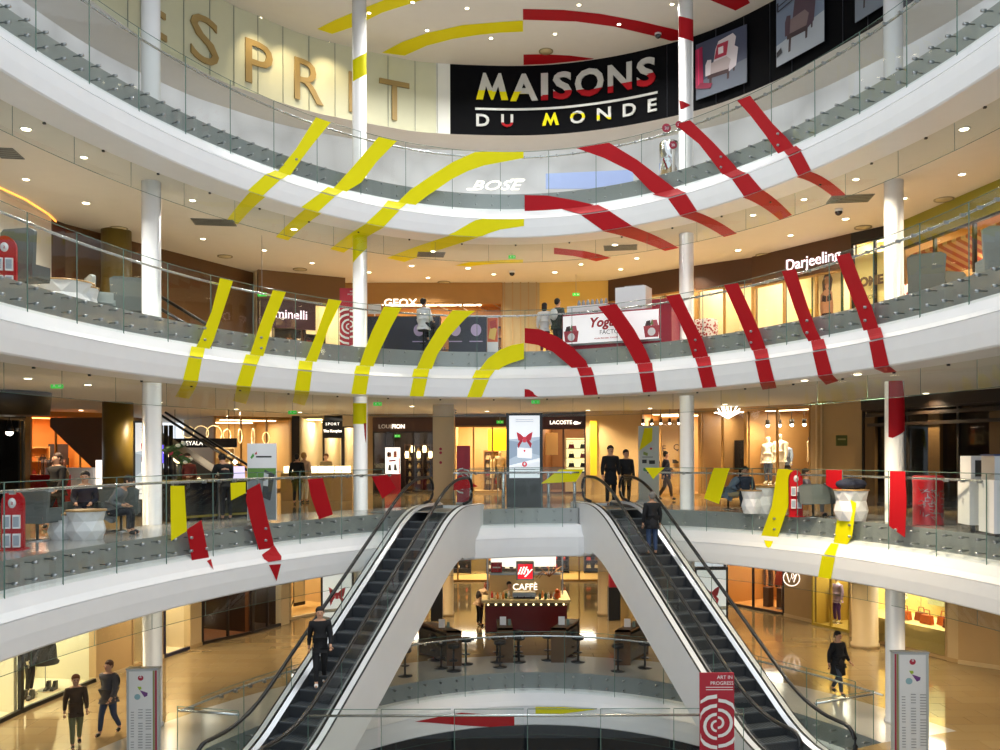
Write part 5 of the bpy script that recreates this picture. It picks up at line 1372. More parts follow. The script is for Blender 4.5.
m = MB(); m.box((0, 0, .75), (.16, .16, 1.5), emis('glowing pillar', 'fff2e6', 1.3)); m.build('lit_body', t)
# sloping underside of the stairs
a = at(50, 427, 33.5); b = at(107, 482, 33.5); c = at(134, 427, 33.5)
m = MB(); m.prism([(0, 0), (b.x-a.x, b.z-a.z), (c.x-a.x, b.z-a.z), (c.x-a.x, .35), (0, .35)], lambda u, v, d: (u, d, v), mat('sloping brown soffit', '5e3a16', .5, noise=.08), 2.0)
tag(m.build('sloping_soffit', loc=a), 'brown sloping underside of an escalator behind the left seating area', 'soffit')
c = P0(118, 29.5); m = MB(); m.cyl((0, 0, 0), .48, H2, OLIVE, 26); tag(m.build('round_pillar', loc=c), 'round ochre pillar left of the far left column at eye height', 'pillar')
t = totem_screen('tall black framed lit screen behind the far left column', P0(147, 24.5), .1, .72, 2.6, (.18, .98), .5)
t = empty('kiosk_column', P0(166, 25.2), 0, 'black ribbed column with thin blue light right of the far left column', 'pillar')
for k, dx in enumerate((-.14, 0, .14)):
    m = MB(); m.cyl((dx, 0, 0), .06, 2.5, BLACK, 12); m.build('rib', t)
m = MB(); m.box((-.07, -.05, 1.7), (.015, .02, .5), emis('blue light line', '6a5cff', 2)); m.build('light_line', t)
# escalator going up behind
p = P0(190, 31); t = empty('escalator', p, 0, 'dark escalator rising to the left behind the bar, lit along its side', 'escalator')
m = MB(); m.prism([(-1.4, 2.45), (-1.4, 1.7), (1.2, 0), (2.0, 0), (1.9, .35)], lambda u, v, d: (u, d, v), mat('black escalator side', '17130f', .4), 1.4); m.build('side_cladding', t)
m = MB(); m.box((0, 0, 0), (2.2, .03, .07), emis('escalator edge light', 'f0d8b0', 1.5), M=Matrix.Rotation(math.radians(37), 3, 'Y')); o = m.build('lit_strip', t); o.location = (-.2, -.04, 1.25)
for k in range(2):
    m = MB(); m.tube([(-1.3, .2+k, 3.2), (2.2, .2+k, .95), (2.5, .2+k, .9)], .045, RUB, 8); m.build('handrail', t)
m = MB(); m.box((-.5, .7, .6), (1.6, 1.2, 1.2), mat('black escalator side', '17130f')); m.build('base', t)
s = shop('pale shop with rows of pendant rings, left of the lit cream shop', (214, 40), (292, 42), 0, H2, mat('tan gallery wall', 'c4a064', .6), LITW, mat('bronze band', '4b2e18', .4), .0, OCHRE, 3, 5, door=1)
shelf_unit(s, s['L']*.3, 3.6, 1.8, 2.0, 5, ['e8d8b0', '8a6a4a', 'c03030', 'f0e8d0'], 'with pendant rings, left unit', kind='jar', dark=BEIGE2)
m = MB(); m.box((s['L']*.66, .6, 1.25), (.75, .05, 1.5), mat('dark photo frame', '2c2018', .5)); m.box((s['L']*.66, .57, 1.3), (.6, .02, 1.2), mat('portrait print', 'c88a6a', .5, emit=.4)); m.build('lit_portrait', s['t'])
for i in range(7):
    p = at(188+i*13, 432+(i*37 % 9), 34); t = empty('pendant_lamp', p, .4*i, ORDS[i]+' brass ring pendant from the left in the row over the bar', 'lamp', 'pendant rings over the bar')
    m = MB(); r_ = .22+.05*(i % 3); m.tube([(r_*math.cos(2*PI*k/16), 0, r_*math.sin(2*PI*k/16)) for k in range(17)], .018, emis('brass glow', 'e8c88a', 1.0), 5); m.build('ring', t)
    m = MB(); m.tube([(0, 0, r_), (0, 0, H2-p.z)], .006, STEEL, 4); m.build('cord', t)
m = MB(); m.box((0, 0, 0), (2.6, .1, .34), DARK); m.tube([(-1, 0, .1), (-1, 0, 1.25)], .012, BLACK, 5); m.tube([(1, 0, .1), (1, 0, 1.25)], .012, BLACK, 5); t = m.build('sign_board', loc=at(202, 443, 33.4)); tag(t, 'dark hanging sign board with pale lettering over the escalator foot', 'sign')
text('DEYALA', .22, LIT, (-.35, -.06, -.08), (1, 0), t, 'lettering', .004)
s = shop('bright cream shop with track lights and white display counters', (300, 40), (324, 40), 0, H2, CREAM, emis('bright shop light', 'ffeec0', 5), CREAM, .0, CREAM, 1, 5, door=0)
wallseg('wall_back', (292, 40.2), (301, 40.2), 0, H2, DARK)
s = shop('dark framed shop doorway with The Kooples sign', (323, 39.5), (343, 39.5), 0, H2-.25, CREAM, emis('bright shop light', 'ffeec0', 5), mat('black band', '15120f', .4), .7, DARK, 1, 4, door=0)
sign_on(s, 'The Kooples', .155, LIT, z=H2-.75, bold=.006); sign_on(s, 'SPORT', .17, LIT, z=H2-.45, space=1.3)
s = shop('narrow dark framed glass door left of the left middle column', (343, 39.5), (368, 39.5), 0, H2, CREAM, LITW, CREAM, .5, DARK, 2, 3)
t = empty('display_counter', P0(318, 33), 0, 'row of glowing white display counters in front of the cream shop', 'counter')
m = MB(); m.box((0, 0, .5), (2.6, .6, 1.0), mat('tan counter', 'b5925c', .5)); m.build('counter_body', t)
for i in range(4):
    m = MB(); m.box((-.95+.62*i, 0, 1.12), (.5, .5, .24), emis('glowing display', 'fff0c0', 2.4)); m.build('lit_display', t)
wallseg('wall_back', (366, 38.6), (373, 38.6), 0, H2, BEIGE)
s = shop('dark brown watch shop with LOUIS PION sign', (373, 38.5), (434, 38.5), 0, H2-.15, mat('dark walnut interior', '33200f', .5), emis('dim amber light', 'ffca80', 2.2), BROWN, .6, DARK, 3, 4, door=1, lightw=.6)
wallseg('wall_back', (366, 38.6), (436, 38.7), H2-.2, H2, BEIGE)
sign_on(s, 'LOUIS', .24, mat('pale sign grey', 'a89a88', .5, emit=.5), x=s['L']*.22, z=H2-.62); sign_on(s, 'PION', .24, LIT, x=s['L']*.42, z=H2-.62, bold=.008)
t = empty('lightbox_poster', s['loc'](s['L']*.34, -.35, 0), s['an'], 'bright white lightbox poster with small pictures in front of the watch shop', 'poster')
m = MB(); m.box((0, 0, 1.40), (.62, .14, 1.12), emis('white lightbox', 'fffaf0', .9)); m.box((0, 0, .42), (.66, .2, .84), mat('banner crimson', 'a81a30', .5)); m.build('lightbox', t)
graphic(t, 'picture', .60, 1.08, [('d8a090', [(.15,.62),(.42,.66),(.40,.84),(.2,.80)]), ('4a3028', [(.12,.66),(.3,.70),(.28,.86),(.12,.82)]), ('d08888', [(.56,.62),(.8,.64),(.78,.88),(.58,.86)]), ('c03048', [(.25,.46),(.72,.48),(.72,.54),(.25,.52)]), ('5a5a60', [(.18,.12),(.42,.12),(.36,.34),(.24,.34)]), ('6a6a70', [(.58,.12),(.82,.12),(.74,.36),(.62,.36)]), ('b81a30', [(.94,0),(1,0),(1,.6),(.94,.6)])], -.075, None, .86)
for k in range(3):
    shelf_unit(s, s['L']*(.58+.16*k), 2.6+.2*k, .8, 2.1, 6, ['e8c078', 'd8a858', '6a4a2a', 'f0d8a0'], 'with the LOUIS PION sign, %s cabinet' % ('left', 'middle', 'right')[k], kind='jar', dark=BROWN)
for k in range(5):
    q = s['loc'](s['L']*(.50+.1*k), 1.4, 1.5+.25*(k % 2)); t = empty('pendant_lamp', q, 0, ORDS[k]+' small glowing glass pendant from the left in the watch shop', 'lamp', 'pendant lamps in the watch shop')
    m = MB(); m.lathe((0, 0, 0), [(.07, 0), (.09, .15), (.07, .3)], emis('amber pendant', 'ffe0a0', 4), 10); m.build('lamp_shade', t); m = MB(); m.tube([(0, 0, .3), (0, 0, z3-1.6-q.z)], .006, BLACK, 4); m.build('cord', t)
p = P0(443.5, 31.3)
t = empty('square_pillar', p, 0, 'broad beige square pillar with small round signs left of the yellow lit shop', 'pillar')
m = MB(); m.box((0, .35, H2/2), (.74, .7, H2), BEIGE2); m.build('shaft', t); m = MB(); m.box((0, .35, .06), (.78, .74, .12), BEIGE); m.build('plinth', t)
for k, z in enumerate((1.85, 1.72, 1.38)):
    m = MB(); m.prism(disc(0, 0, .05), lambda u, v, d: (-.1+u, -.002-d, z+v), mat('crimson sticker', 'a01c38', .5), .004); m.build('round_mark', t)
s = shop('dark banded shop with bright yellow wall inside', (454, 38.5), (512, 38.5), 0, H2-.1, mat('warm pale interior', 'dcb878', .6), LITW, BROWN, .42, OCHRE, 3, 3.5, door=2)
m = MB(); m.box((s['L']*.78, 1.4, 2.3), (1.0, .05, .95), emis('yellow lit wall', 'ffd21a', .8)); m.build('yellow_panel', s['t'])
shelf_unit(s, s['L']*.66, 2.6, .8, 1.8, 5, ['b02a1a', 'e8d0a0', '6a3a2a'], 'with the yellow wall', kind='handbag', dark=OCHRE)
rack(s, s['L']*.80, 2.2, 1.0, 7, ['d8c890', 'b8a878', '3a3a3a'], 'with the yellow wall', 1.45)
mannequin('tan dressed mannequin in the shop with the yellow wall', s['loc'](s['L']*.80, 1.2, .05), s['an'], 'c8b488', '6a5a40')
t = empty('banner_stand', P0(463.5, 30.2), 0, 'crimson banner with white arcs right of the broad beige pillar', 'banner')
m = MB(); m.box((0, 0, 1.0), (.45, .03, 1.9), mat('banner crimson', 'a81a30', .5)); m.box((0, .03, .03), (.5, .3, .05), STEEL); m.build('banner_panel', t)
graphic(t, 'white_arcs', .45, 1.7, art_graphic(.27), -.017, None, .1)
totem_screen('tall display totem with red ribbon bow on its lit screen at the centre rail', P0(524.5, 28.3), 0, 1.14, 2.95, (.31, .975), .5)
s = shop('brown banded shop with LACOSTE sign and lit shelves', (541, 37.5), (586, 37.2), 0, H2-.1, mat('warm brown interior', '8a5a2a', .6), LITW, mat('dark red brown band', '40180e', .4), .55, BROWN, 2, 4, door=0)
sign_on(s, 'LACOSTE', .22, LIT, x=s['L']*.45, z=H2-.50, bold=.004)
m = MB(); m.prism([(0, .06), (.08, .12), (.18, .10), (.30, .05), (.34, .12), (.30, .02), (.16, 0), (.04, 0)], lambda u, v, d: (s['L']*.72+u, -.09-d, H2-.52+v*1.2), LIT, .01); m.build('sign_emblem', s['t'])
shelf_unit(s, s['L']*.76, 1.2, 1.0, 1.5, 4, ['1c1a1a', '2a2626', '8a2030', '3a5030'], 'with the LACOSTE sign', kind='handbag', dark=BEIGE2, glow=emis('glowing shelf back', 'f4ecb0', .9), zb=.8)
m = MB(); m.box((s['L']*.14, 1.2, 2.1), (.65, .05, .95), mat('tan photo', 'c09050', .5, emit=.3)); m.build('wall_picture', s['t'])
wallseg('wall_back', (586, 36.5), (641, 36.0), 0, H2, BEIGE)
m = MB(); q = P2(593.5, 36.3); m.box((q[0], q[1], 1.9), (.27, .12, 2.2), emis('yellow light slot', 'c99a1a', .8)); tag(m.build('light_slot'), 'vertical yellow glowing slot in the beige wall behind the two standing people', 'wall light')
# information totem
t = empty('information_totem', P0(649, 30.2), 0, 'grey white information totem with round red logo and logos of shops', 'information totem')
m = MB(); m.box((0, .08, 1.35), (.68, .16, 2.5), mat('totem pale blue', 'c3cfcc', .3)); m.build('panel', t); m = MB(); m.box((0, .08, .05), (.8, .3, .1), STEEL); m.build('foot', t)
TG = [('c01c34', disc(.5, .93, .085, .27)), ('e8eef0', disc(.5, .93, .04, .27)), ('c01c34', [(.45,.82),(.62,.82),(.62,.845),(.45,.845)]), ('c01c34', disc(.6, .70, .06, .27)), ('303438', [(.15,.50),(.38,.50),(.38,.55),(.15,.55)]), ('303438', [(.5,.49),(.8,.49),(.8,.54),(.5,.54)]), ('8aa050', [(.2,.62),(.42,.60),(.44,.64),(.22,.66)]), ('5a6a70', [(.15,.58),(.7,.58),(.7,.59),(.15,.59)]), ('5a9a60', [(.2,.40),(.4,.38),(.42,.42),(.22,.44)])]
graphic(t, 'panel_print', .66, 2.45, TG, -.002, None, .12)
p = at(648, 434, 30.1); m = MB(); m.prism([(at(x, y, 30.1).x-p.x, at(x, y, 30.1).z-p.z) for x, y in [(644.4,428),(652.5,427.8),(652,441),(639,451)]], lambda u, v, d: (u, d, v), YEL, .01)
tag(m.build('yellow_stripe', loc=(p.x, 30.08, p.z)), 'yellow pointed piece stuck on the information totem', 'painted stripe')
# pale shop wall with shoes
s = shop('pale beige sports shop wall with shoes and dark letters E and Q', (641, 35.8), (700, 35.0), 0, H2, mat('lit beige wall', 'cfa668', .6), LITW, mat('tan band', 'b58c50', .5), .12, OCHRE, 3, 3.5, door=0)
m = MB(); m.box((s['L']*.42, .5, 1.5), (s['L']*.66, .06, 3.0), mat('lit beige wall', 'cfa668')); m.build('display_wall', s['t'])
DK = mat('dark print', '3a2c1e', .5)
for ch, x, z, sz in (('E', .36, 1.75, .35), ('Q', .58, 1.8, .35)):
    text(ch, sz, DK, (s['L']*x, .46, z), (1, 0), s['t'], 'lettering', .004)
m = MB()
for dx, a_ in ((-.11, .5), (0, 0), (.11, -.5)):
    m.prism([(dx*.3-.05, 0), (dx*.3+.05, 0), (dx+.05, .2), (dx, .28), (dx-.05, .2)], lambda u, v, d: (s['L']*.20+u, .455-d, 2.22+v), DK, .006)
for k in range(3): m.box((s['L']*.20, .45, 2.18-.05*k), (.30, .01, .025), DK)
m.build('emblem', s['t'])
for x in (.24, .58, .44):
    m = MB(); q = s['loc'](s['L']*x, .36, 1.28 if x != .44 else 1.02)
    m.prism([(-.15, 0), (.18, 0), (.17, .05), (.04, .09), (-.04, .15), (-.15, .15)], lambda u, v, d: (u, d-.05, v), DK, .1); m.build('shelf_peg') if False else None
    o = m.build('shoe', loc=q); tag(o, ('left', 'right', 'lower middle')[(.24, .58, .44).index(x)]+' dark sports shoe displayed on the pale beige shop wall', 'shoe', 'shoes on the pale beige wall')
for k in range(5):
    q = s['loc'](s['L']*(.08+.15*k), -.5, 2.85); t = empty('track_spotlight', q, 0, ORDS[k]+' small lit track spotlight from the left over the pale beige shoe wall', 'spotlight', 'track spotlights over the shoe wall')
    m = MB(); m.cyl((0, 0, 0), .06, .18, BLACK, 10); m.build('housing', t); m = MB(); m.ball((0, 0, -.01), .05, emis('spot glow', 'fff4dc', 12), 5); m.build('bulb', t); m = MB(); m.tube([(0, 0, .18), (0, 0, .54)], .01, BLACK, 4); m.build('stem', t)
s = shop('glass fronted shop right of the right middle column with white branching lamp', (700, 34.8), (746, 33.6), 0, H2, mat('brown tan interior', '9c7440', .6), LITW, mat('tan band', 'b58c50', .5), .1, OCHRE, 2, 5)
p = at(728, 415.5, 33.2); t = empty('branching_lamp', p, 0, 'white spiky branching ceiling lamp right of the right middle column', 'lamp')
for k in range(9):
    a_ = PI*(k/8)*1.0; m = MB(); m.tube([(0, 0, -.1), (.22*math.cos(a_), .1*math.sin(3*k), .02), (.42*math.cos(a_), .2*math.sin(5*k), .12+.32*abs(math.sin(a_)))], .03, emis('white lamp branch', 'fff8ea', 2.4), 6); m.build('branch', t)
shelf_unit(s, s['L']*.3, 3.6, 1.2, 2.2, 5, ['3a2a20', 'c8a878', '1c1a18', 'e0d0b0'], 'with the branching lamp, left unit', kind='shoe')
shelf_unit(s, s['L']*.75, 3.2, 1.2, 1.3, 4, ['e8dcc0', 'c8a878', '5a4a3a'], 'with the branching lamp, right unit', kind='handbag', dark=BEIGE2)
m = MB(); m.box((s['L']*.2, 2.8, 1.6), (.5, .05, 1.2), BLACK); m.build('wall_picture', s['t'])
s = shop('clothes shop with cream mannequins and racks, right part of the gallery', (746, 33.6), (811, 31.5), 0, H2, mat('brown tan interior', '9c7440', .6), LITW, mat('tan band', 'b58c50', .5), .12, OCHRE, 2, 4.5)
m = MB(); m.box((0, 0, .24), (1.6, 1.5, .46), WOODP := mat('tan plinth', '9a7848', .5)); t = m.build('display_plinth', loc=s['loc'](s['L']*.25, 1.15, .02)); t.rotation_euler = (0, 0, s['an']); tag(t, 'low tan plinth under the cream mannequins in the clothes shop', 'plinth')
mannequin('cream mannequin in white coat with raised collar in the clothes shop', s['loc'](s['L']*.34, .8, .5), s['an'], 'f2ead6', 'd8ccb0', h=1.95)
mannequin('cream mannequin with white top at the left end of the clothes shop', s['loc'](s['L']*.13, .9, .5), s['an'], 'efe6d2', '5a6a80', h=1.85)
mannequin('mannequin with blue head scarf between the two cream mannequins', s['loc'](s['L']*.25, 1.6, .5), s['an'], '7a8aa0', '3a3a40', h=1.65)
rack(s, s['L']*.80, 1.9, 1.5, 12, ['b8a078', 'd8c8a0', '8a7858', '1c1a1a', 'e8dcc0', '2a2624'], 'right of the cream mannequins', 2.2)
rack(s, s['L']*.70, 3.4, 1.6, 10, ['2a2624', '6a5a48', 'c8b890'], 'behind the cream mannequins', 1.7)
m = MB(); m.box((s['L']*.62, 3.9, 2.45), (.75, .05, .65), mat('cream board', 'e6d6ac', .5)); m.build('wall_picture', s['t'])
for k in range(5):
    q = s['loc'](s['L']*(.12+.19*k), .9, 2.72); t = empty('track_spotlight', q, 0, ORDS[k]+' black track spotlight from the left in the clothes shop', 'spotlight', 'track spotlights in the clothes shop')
    m = MB(); m.cyl((0, 0, 0), .08, .2, BLACK, 10); m.build('housing', t); m = MB(); m.ball((0, -.02, -.01), .07, emis('spot glow', 'fff4dc', 12), 5); m.build('bulb', t); m = MB(); m.tube([(0, 0, .2), (0, 0, .5)], .012, BLACK, 4); m.build('stem', t)
wallseg('wall_right', (811, 30.5), (863, 29.0), 0, H2, BEIGE)
for px in (816, 821, 826, 831): c = P2(px, 30.2); m = MB(); m.box((c[0], c[1]-.05, H2/2), (.03, .1, H2), BEIGE2); m.build('trim_9', kind='structure')
p = at(841.5, 440.5, 29.3); m = MB(); m.box((0, 0, 0), (.36, .04, .34), mat('olive notice', '5c6428', .5)); t = m.build('notice', loc=p); tag(t, 'small square green notice on the beige pilaster', 'notice')
m = MB(); m.box((0, -.022, .04), (.26, .004, .05), mat('notice print', 'b8b070', .5)); m.build('print_line', t)
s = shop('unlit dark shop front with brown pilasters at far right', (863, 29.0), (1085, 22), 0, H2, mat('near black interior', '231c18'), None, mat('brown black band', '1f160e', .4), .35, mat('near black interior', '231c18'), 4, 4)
for x in (.06, .40, .68):
    m = MB(); m.box((s['L']*x, -.08, H2/2-.3), (.42, .12, H2-.6), mat('dim brown pilaster', '5a4322', .5)); m.build('pilaster', s['t'])
for k in range(2):
    m = MB(); m.box((s['L']*.45, -.12-.06*k, 2.55+.3*k), (s['L']*.8, .1, .1), mat('brown black band', '1f160e')); m.build('cornice', s['t'])
shelf_unit(s, s['L']*.82, -.6, .7, 1.9, 6, ['e8c078', 'd88838', 'f0d8a0'], 'at far right edge behind the white carts', kind='jar', dark=BROWN, glow=emis('orange lit shelf back', 'd88a3a', 1.0))
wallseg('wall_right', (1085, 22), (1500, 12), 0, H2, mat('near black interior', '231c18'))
wallseg('wall_left', (-500, 14), (-110, 24), 0, H2, BEIGE)
# --- things standing on this gallery
leaflet_stand('arched red leaflet stand at the far left edge, eye height gallery', P0(12, 15.9), .2, 1.05).scale = (.72, 1, 1)
leaflet_stand('arched red leaflet stand behind the tall yellow curved strip', P0(796, 23.6), -.1, 1.22).scale = (.68, 1, 1)
armchair('grey lounge chair beside the red leaflet stand, eye height gallery', P0(37, 17.6), 3.0, GREYF, back=.6)
armchair('grey lounge chair left of the far left column, eye height gallery', P0(121, 19.8), 3.4, GREYF, back=.55)
facet_table('small white faceted table left of the large faceted table, left seating', P0(62, 18.0), .28, .48)
facet_table('large white faceted table in the left seating area', P0(86, 17.9), .38, .56)
person('person in dark jacket standing with a bag in the left seating area', P0(57, 20.6), -.4, 'walk', 1.72, '1d1a1a', '17171a', '3a2416', bag='6a5030')
person('seated person in navy top reading at the large faceted table', P0(85, 19.5), .3, 'sit', 1.78, '1e2638', '23262e', '1a1412')
person('seated person in grey hooded jacket right of the large faceted table', P0(110, 18.9), 1.7, 'sitlean', 1.75, '6c7276', '2a2c32', '2a2420')
armchair('grey lounge chair under the reading person in navy', P0(86, 19.9), 0, GREYF, back=.5)
# bar with flowers
A = P2(170, 22.4); B = P2(262, 24.6); A_, L, u, n = frame2(A, B); an = math.atan2(u.y, u.x)
t = empty('bar_counter', (A[0], A[1], 0), an, 'long black bar with olive glass top behind the left stripes', 'bar')
m = MB(); m.box((L/2, .35, .48), (L, .7, .96), mat('black bar front', '1b1d20', .2)); m.build('bar_front', t)
m = MB(); m.box((L/2, .33, 1.0), (L+.05, .8, .07), mat('olive glass top', '8a7c2a', .15)); m.build('bar_top', t)
m = MB(); m.box((L/2, -.01, .10), (L, .03, .06), mat('olive glass top', '8a7c2a')); m.build('kick_strip', t)
for x in (.02, .5): m = MB(); m.box((L*x, -.02, .5), (.05, .05, 1.0), STEEL); m.build('post', t)
m = MB(); m.tube([(L*.55+.4*L*k/10, -.012, .45+.22*math.sin(PI*k/10)) for k in range(11)], .02, mat('grey line', '9aa0a4', .4), 5); m.build('line_motif', t)
m = MB(); m.prism(disc(0, 0, .10), lambda u_, v, d: (L*.86+u_, -.02-d, .36+v), mat('crimson sticker', 'a01c38', .5), .006); m.prism(disc(0, 0, .06), lambda u_, v, d: (L*.86+u_, -.027-d, .36+v), W2, .003); m.build('round_mark', t)
q = A_+u*.45+n*.3
t = empty('flower_vase', (q.x, q.y, 1.035), 0, 'tall vase of pink and white flowers on the black bar', 'flowers')
m = MB(); m.lathe((0, 0, 0), [(.07, 0), (.06, .2), (.09, .42)], mat('dark glass vase', '3a3d30', .1), 14); m.build('vase', t)
for i in range(26):
    a_ = i*2.4; r_ = .10+.24*((i*7 % 11)/11); z = .45+.5*((i*5 % 13)/13); m = MB()
    c_ = ('2f4a22', '3d5a2a', '2f4a22', 'd8d8c4', 'c83a6a')[i % 5]; m.ball((r_*math.cos(a_), r_*math.sin(a_), z), .07 if i % 5 > 2 else .10, mat('petal '+c_, c_, .7), 5, (1, 1, .7)); m.build('flower' if i % 5 > 2 else 'foliage', t)
person('person in black leather jacket leaning over the black bar', (A_.x+u.x*1.25+n.x*-.55, A_.y+u.y*1.25+n.y*-.55, 0), an+PI-.3, 'lean', 1.78, '131417', '1c1d22', '1c1512')
q = A_+u*(L*.55)+n*1.6
person('bar tender in dark red behind the black bar', (q.x, q.y, 0), an, 'arms', 1.72, '6a2a24', '22201f', '2a1c14')
q = A_+u*(L*.82)+n*.35
t = empty('till_screen', (q.x, q.y, 1.035), an, 'small pale lilac screen on the black bar', 'screen'); m = MB(); m.prism([(-.2, 0), (.2, 0), (.26, .32), (-.14, .32)], lambda u_, v, d: (u_, d+v*.3, v), emis('lilac screen', 'cfc4e4', .8), .02); m.build('screen', t)
p = at(235, 462, 25.5); m = MB(); m.ball((0, 0, 0), .05, emis('sparkling bulb', 'fff0c8', 40), 6); m.tube([(0, 0, 0), (0, 0, 2.0)], .006, BLACK, 4); tag(m.build('bulb_lamp', loc=p), 'bright bare sparkling bulb over the black bar', 'lamp')
t = empty('poster_board', P0(262, 22.3), 0, 'white poster board with green and grey picture and small logo left of the standing visitors', 'poster')
m = MB(); m.box((0, 0, 1.0), (.72, .05, 1.9), W2); m.build('board', t)
graphic(t, 'picture', .70, 1.88, [('e4e6e8', [(0,.68),(1,.68),(1,1),(0,1)]), ('5a8a3a', [(0,.50),(1,.46),(1,.68),(0,.68)]), ('7e868c', [(0,0),(1,0),(1,.60),(.6,.50),(.3,.56),(0,.5)]), ('3c4044', [(.5,.3),(.8,.25),(.95,.6),(.6,.66)]), ('c4c8cc', [(.55,.45),(.72,.44),(.74,.60),(.58,.62)]), ('4a9a40', [(.10,.82),(.2,.88),(.24,.84),(.14,.8)]), ('b02a3a', [(.24,.86),(.32,.9),(.34,.86)]), ('303030', [(.3,.82),(.85,.82),(.85,.84),(.3,.84)])], -.027, None, .06)
person('person in black seen from behind before the cream shop', P0(297, 30.4), 3.1, 'stand', 1.70, '121214', '18181c', '1a1412')
person('blond person in pale clothes beside the person in black', P0(304, 31.4), 2.8, 'stand', 1.74, 'c8a890', 'e0d2b8', 'b08850')
person('shop assistant behind the glowing white display counters', P0(326, 34.2), -.2, 'arms', 1.70, '8a7a58', '5a4a38', '6a4020')
person('tall curly haired person in black jumper above the right escalator', P0(610.5, 28.9), .1, 'stand', 1.93, '131519', '16171b', '15110f', coat=.35)
person('person in dark jacket and white shirt beside the tall curly haired person', P0(626, 30.0), .2, 'stand', 1.80, '24262b', '1c1d22', '1c1512')
person('dark figure walking past the pale beige shoe wall', P0(666, 32.0), 1.4, 'walk', 1.75, '20263c', '5a4632', '1a1412')
person('seated person in pale blue denim right of the right middle column', P0(729, 26.6), 1.3, 'sitlean', 1.72, '7d93ad', 'b8a888', '2a1c14', longhair=True)
person('seated person in blue denim jacket facing the glass', P0(745, 26.4), -.2, 'sit', 1.72, '3c485a', '2c3444', '17120f')
armchair('grey lounge chair under the person in pale blue denim', P0(728, 26.9), 1.3, GREYF, back=.35)
facet_table('small white faceted table nearest the seated people at right', P0(752, 25.0), .30, .62)
facet_table('white faceted table left of the red leaflet stand', P0(768, 25.0), .34, .72)
facet_table('white faceted table under the small red glass piece', P0(851, 22.3), .42, .74)
armchair('grey lounge sofa seat right of the red leaflet stand', P0(813, 23.4), 3.0, GREYF, back=.45)
armchair('grey lounge chair behind the white faceted table at right', P0(832, 23.6), 3.4, GREYF, back=.5)
m = MB(); m.ball((0, 0, 0), .3, mat('cloth 20263c', '20263c', .85), 8, (1.3, .7, .5)); tag(m.build('folded_coat', loc=(P2(851, 22.3)[0], P2(851, 22.3)[1], .90)), 'dark blue coat heaped on a white faceted table at right', 'coat')
person('person in grey jumper reclining on the sofa right of the red leaflet stand', P0(806, 23.9), 1.2, 'sit', 1.70, '80808e', '8a8a88', '3a2a20')
t = empty('patterned_drum', P0(928, 20.9), 0, 'red drum with silver lattice pattern right of the far right column', 'drum')
dm = mat('red lattice drum', 'b01c28', .4)
m = MB(); m.lathe((0, 0, 0), [(.33, 0), (.34, .02), (.33, .04), (.33, .96), (.34, .98), (.34, 1.12), (.30, 1.14)], dm, 30); m.build('drum_body', t)
for i in range(60):
    a_ = random.uniform(-1.0, .9); z = random.uniform(.15, .85); q = Matrix.Rotation(a_, 3, 'Z'); m = MB(); b_ = random.choice((-.8, -.3, 0, .5, 1.57))
    m.prism([(-.05, -.007), (.05, -.007), (.05, .007), (-.05, .007)], lambda u_, v, d: tuple(q @ Vector((u_*math.cos(b_)-v*math.sin(b_), -.338-d, z+u_*math.sin(b_)+v*math.cos(b_)))), STEEL, .004); m.build('lattice_line', t)
t = empty('cart', P0(982, 18.7), -.1, 'narrow white cart with dark blue edge and open steel hatch', 'cart')
m = MB(); m.box((0, .3, .62), (.50, .6, .92), W2); m.build('body', t); m = MB(); m.box((0, .3, 1.10), (.54, .64, .03), mat('blue edge', '223a6c', .4)); m.build('blue_edge', t)
m = MB(); m.box((.02, .3, 1.36), (.46, .55, .48), W2); m.box((.02, .02, 1.34), (.30, .04, .34), mat('dark hatch', '3c3c3c', .3)); m.build('hatch_box', t)
for k in (-1, 1): m = MB(); m.cyl((k*.15, .1, 0), .05, .16, BLACK, 10); m.build('caster', t)
t = empty('cart', P0(1014, 17.6), -.1, 'large white cart with steel topped box at the right edge', 'cart')
m = MB(); m.box((.05, .35, .60), (.85, .7, 1.05), W2); m.build('body', t); m = MB(); m.box((.05, .35, 1.36), (.78, .6, .48), mat('brushed panel', 'b4b8ba', .3, .5)); m.build('steel_box', t); m = MB(); m.box((.05, .35, 1.62), (.82, .64, .03), mat('blue edge', '223a6c')); m.build('blue_edge', t)
for k in (-1, 1): m = MB(); m.cyl((k*.25, .15, 0), .05, .08, BLACK, 10); m.build('caster', t)
# balustrade across the middle between the escalators
straight('short straight glass rail with steel posts between the escalator tops', [(-1.45, 27.75), (2.62, 27.75)], 0, 1.2, 0.0, posts=((-.9, 27.8), (.1, 27.8), (1.5, 27.8), (2.3, 27.8)))
# ================================================================== LOWER FLOOR (level 1)
z1 = fz(1); H1 = STO-1.45
def P1(px, Y, z=None): q = P2(px, Y); return (q[0], q[1], z1 if z is None else z)
def F1(px, py, z=None): v = onfloor(px, py, z1); return (v.x, v.y, z1)
WARM = mat('shop tan floor', 'c9a25c', .3)
YW = mat('pale yellow white wall', 'd8d2b0', .6)
s = shop('bright window with black trousers and skirt on stands and ZADIG&VOLTAIRE print', (-75, 19.4), (20, 22.8), z1, H1, YW, emis('bright window light', 'fff6dc', 3.5), BROWN, .2, BLACK, 1, 2.6)
s = shop('long bright shop window behind the two blurred walkers at left', (20, 22.8), (96, 26.0), z1, H1, YW, emis('bright window light', 'fff6dc', 3.5), BROWN, .2, BLACK, 1, 2.2)
m = MB(); m.box((s['L']*.72, 1.9, 1.55), (s['L']*.5, .04, 1.9), emis('glowing window board', 'fdf6d0', .8)); m.build('lit_board', s['t'])
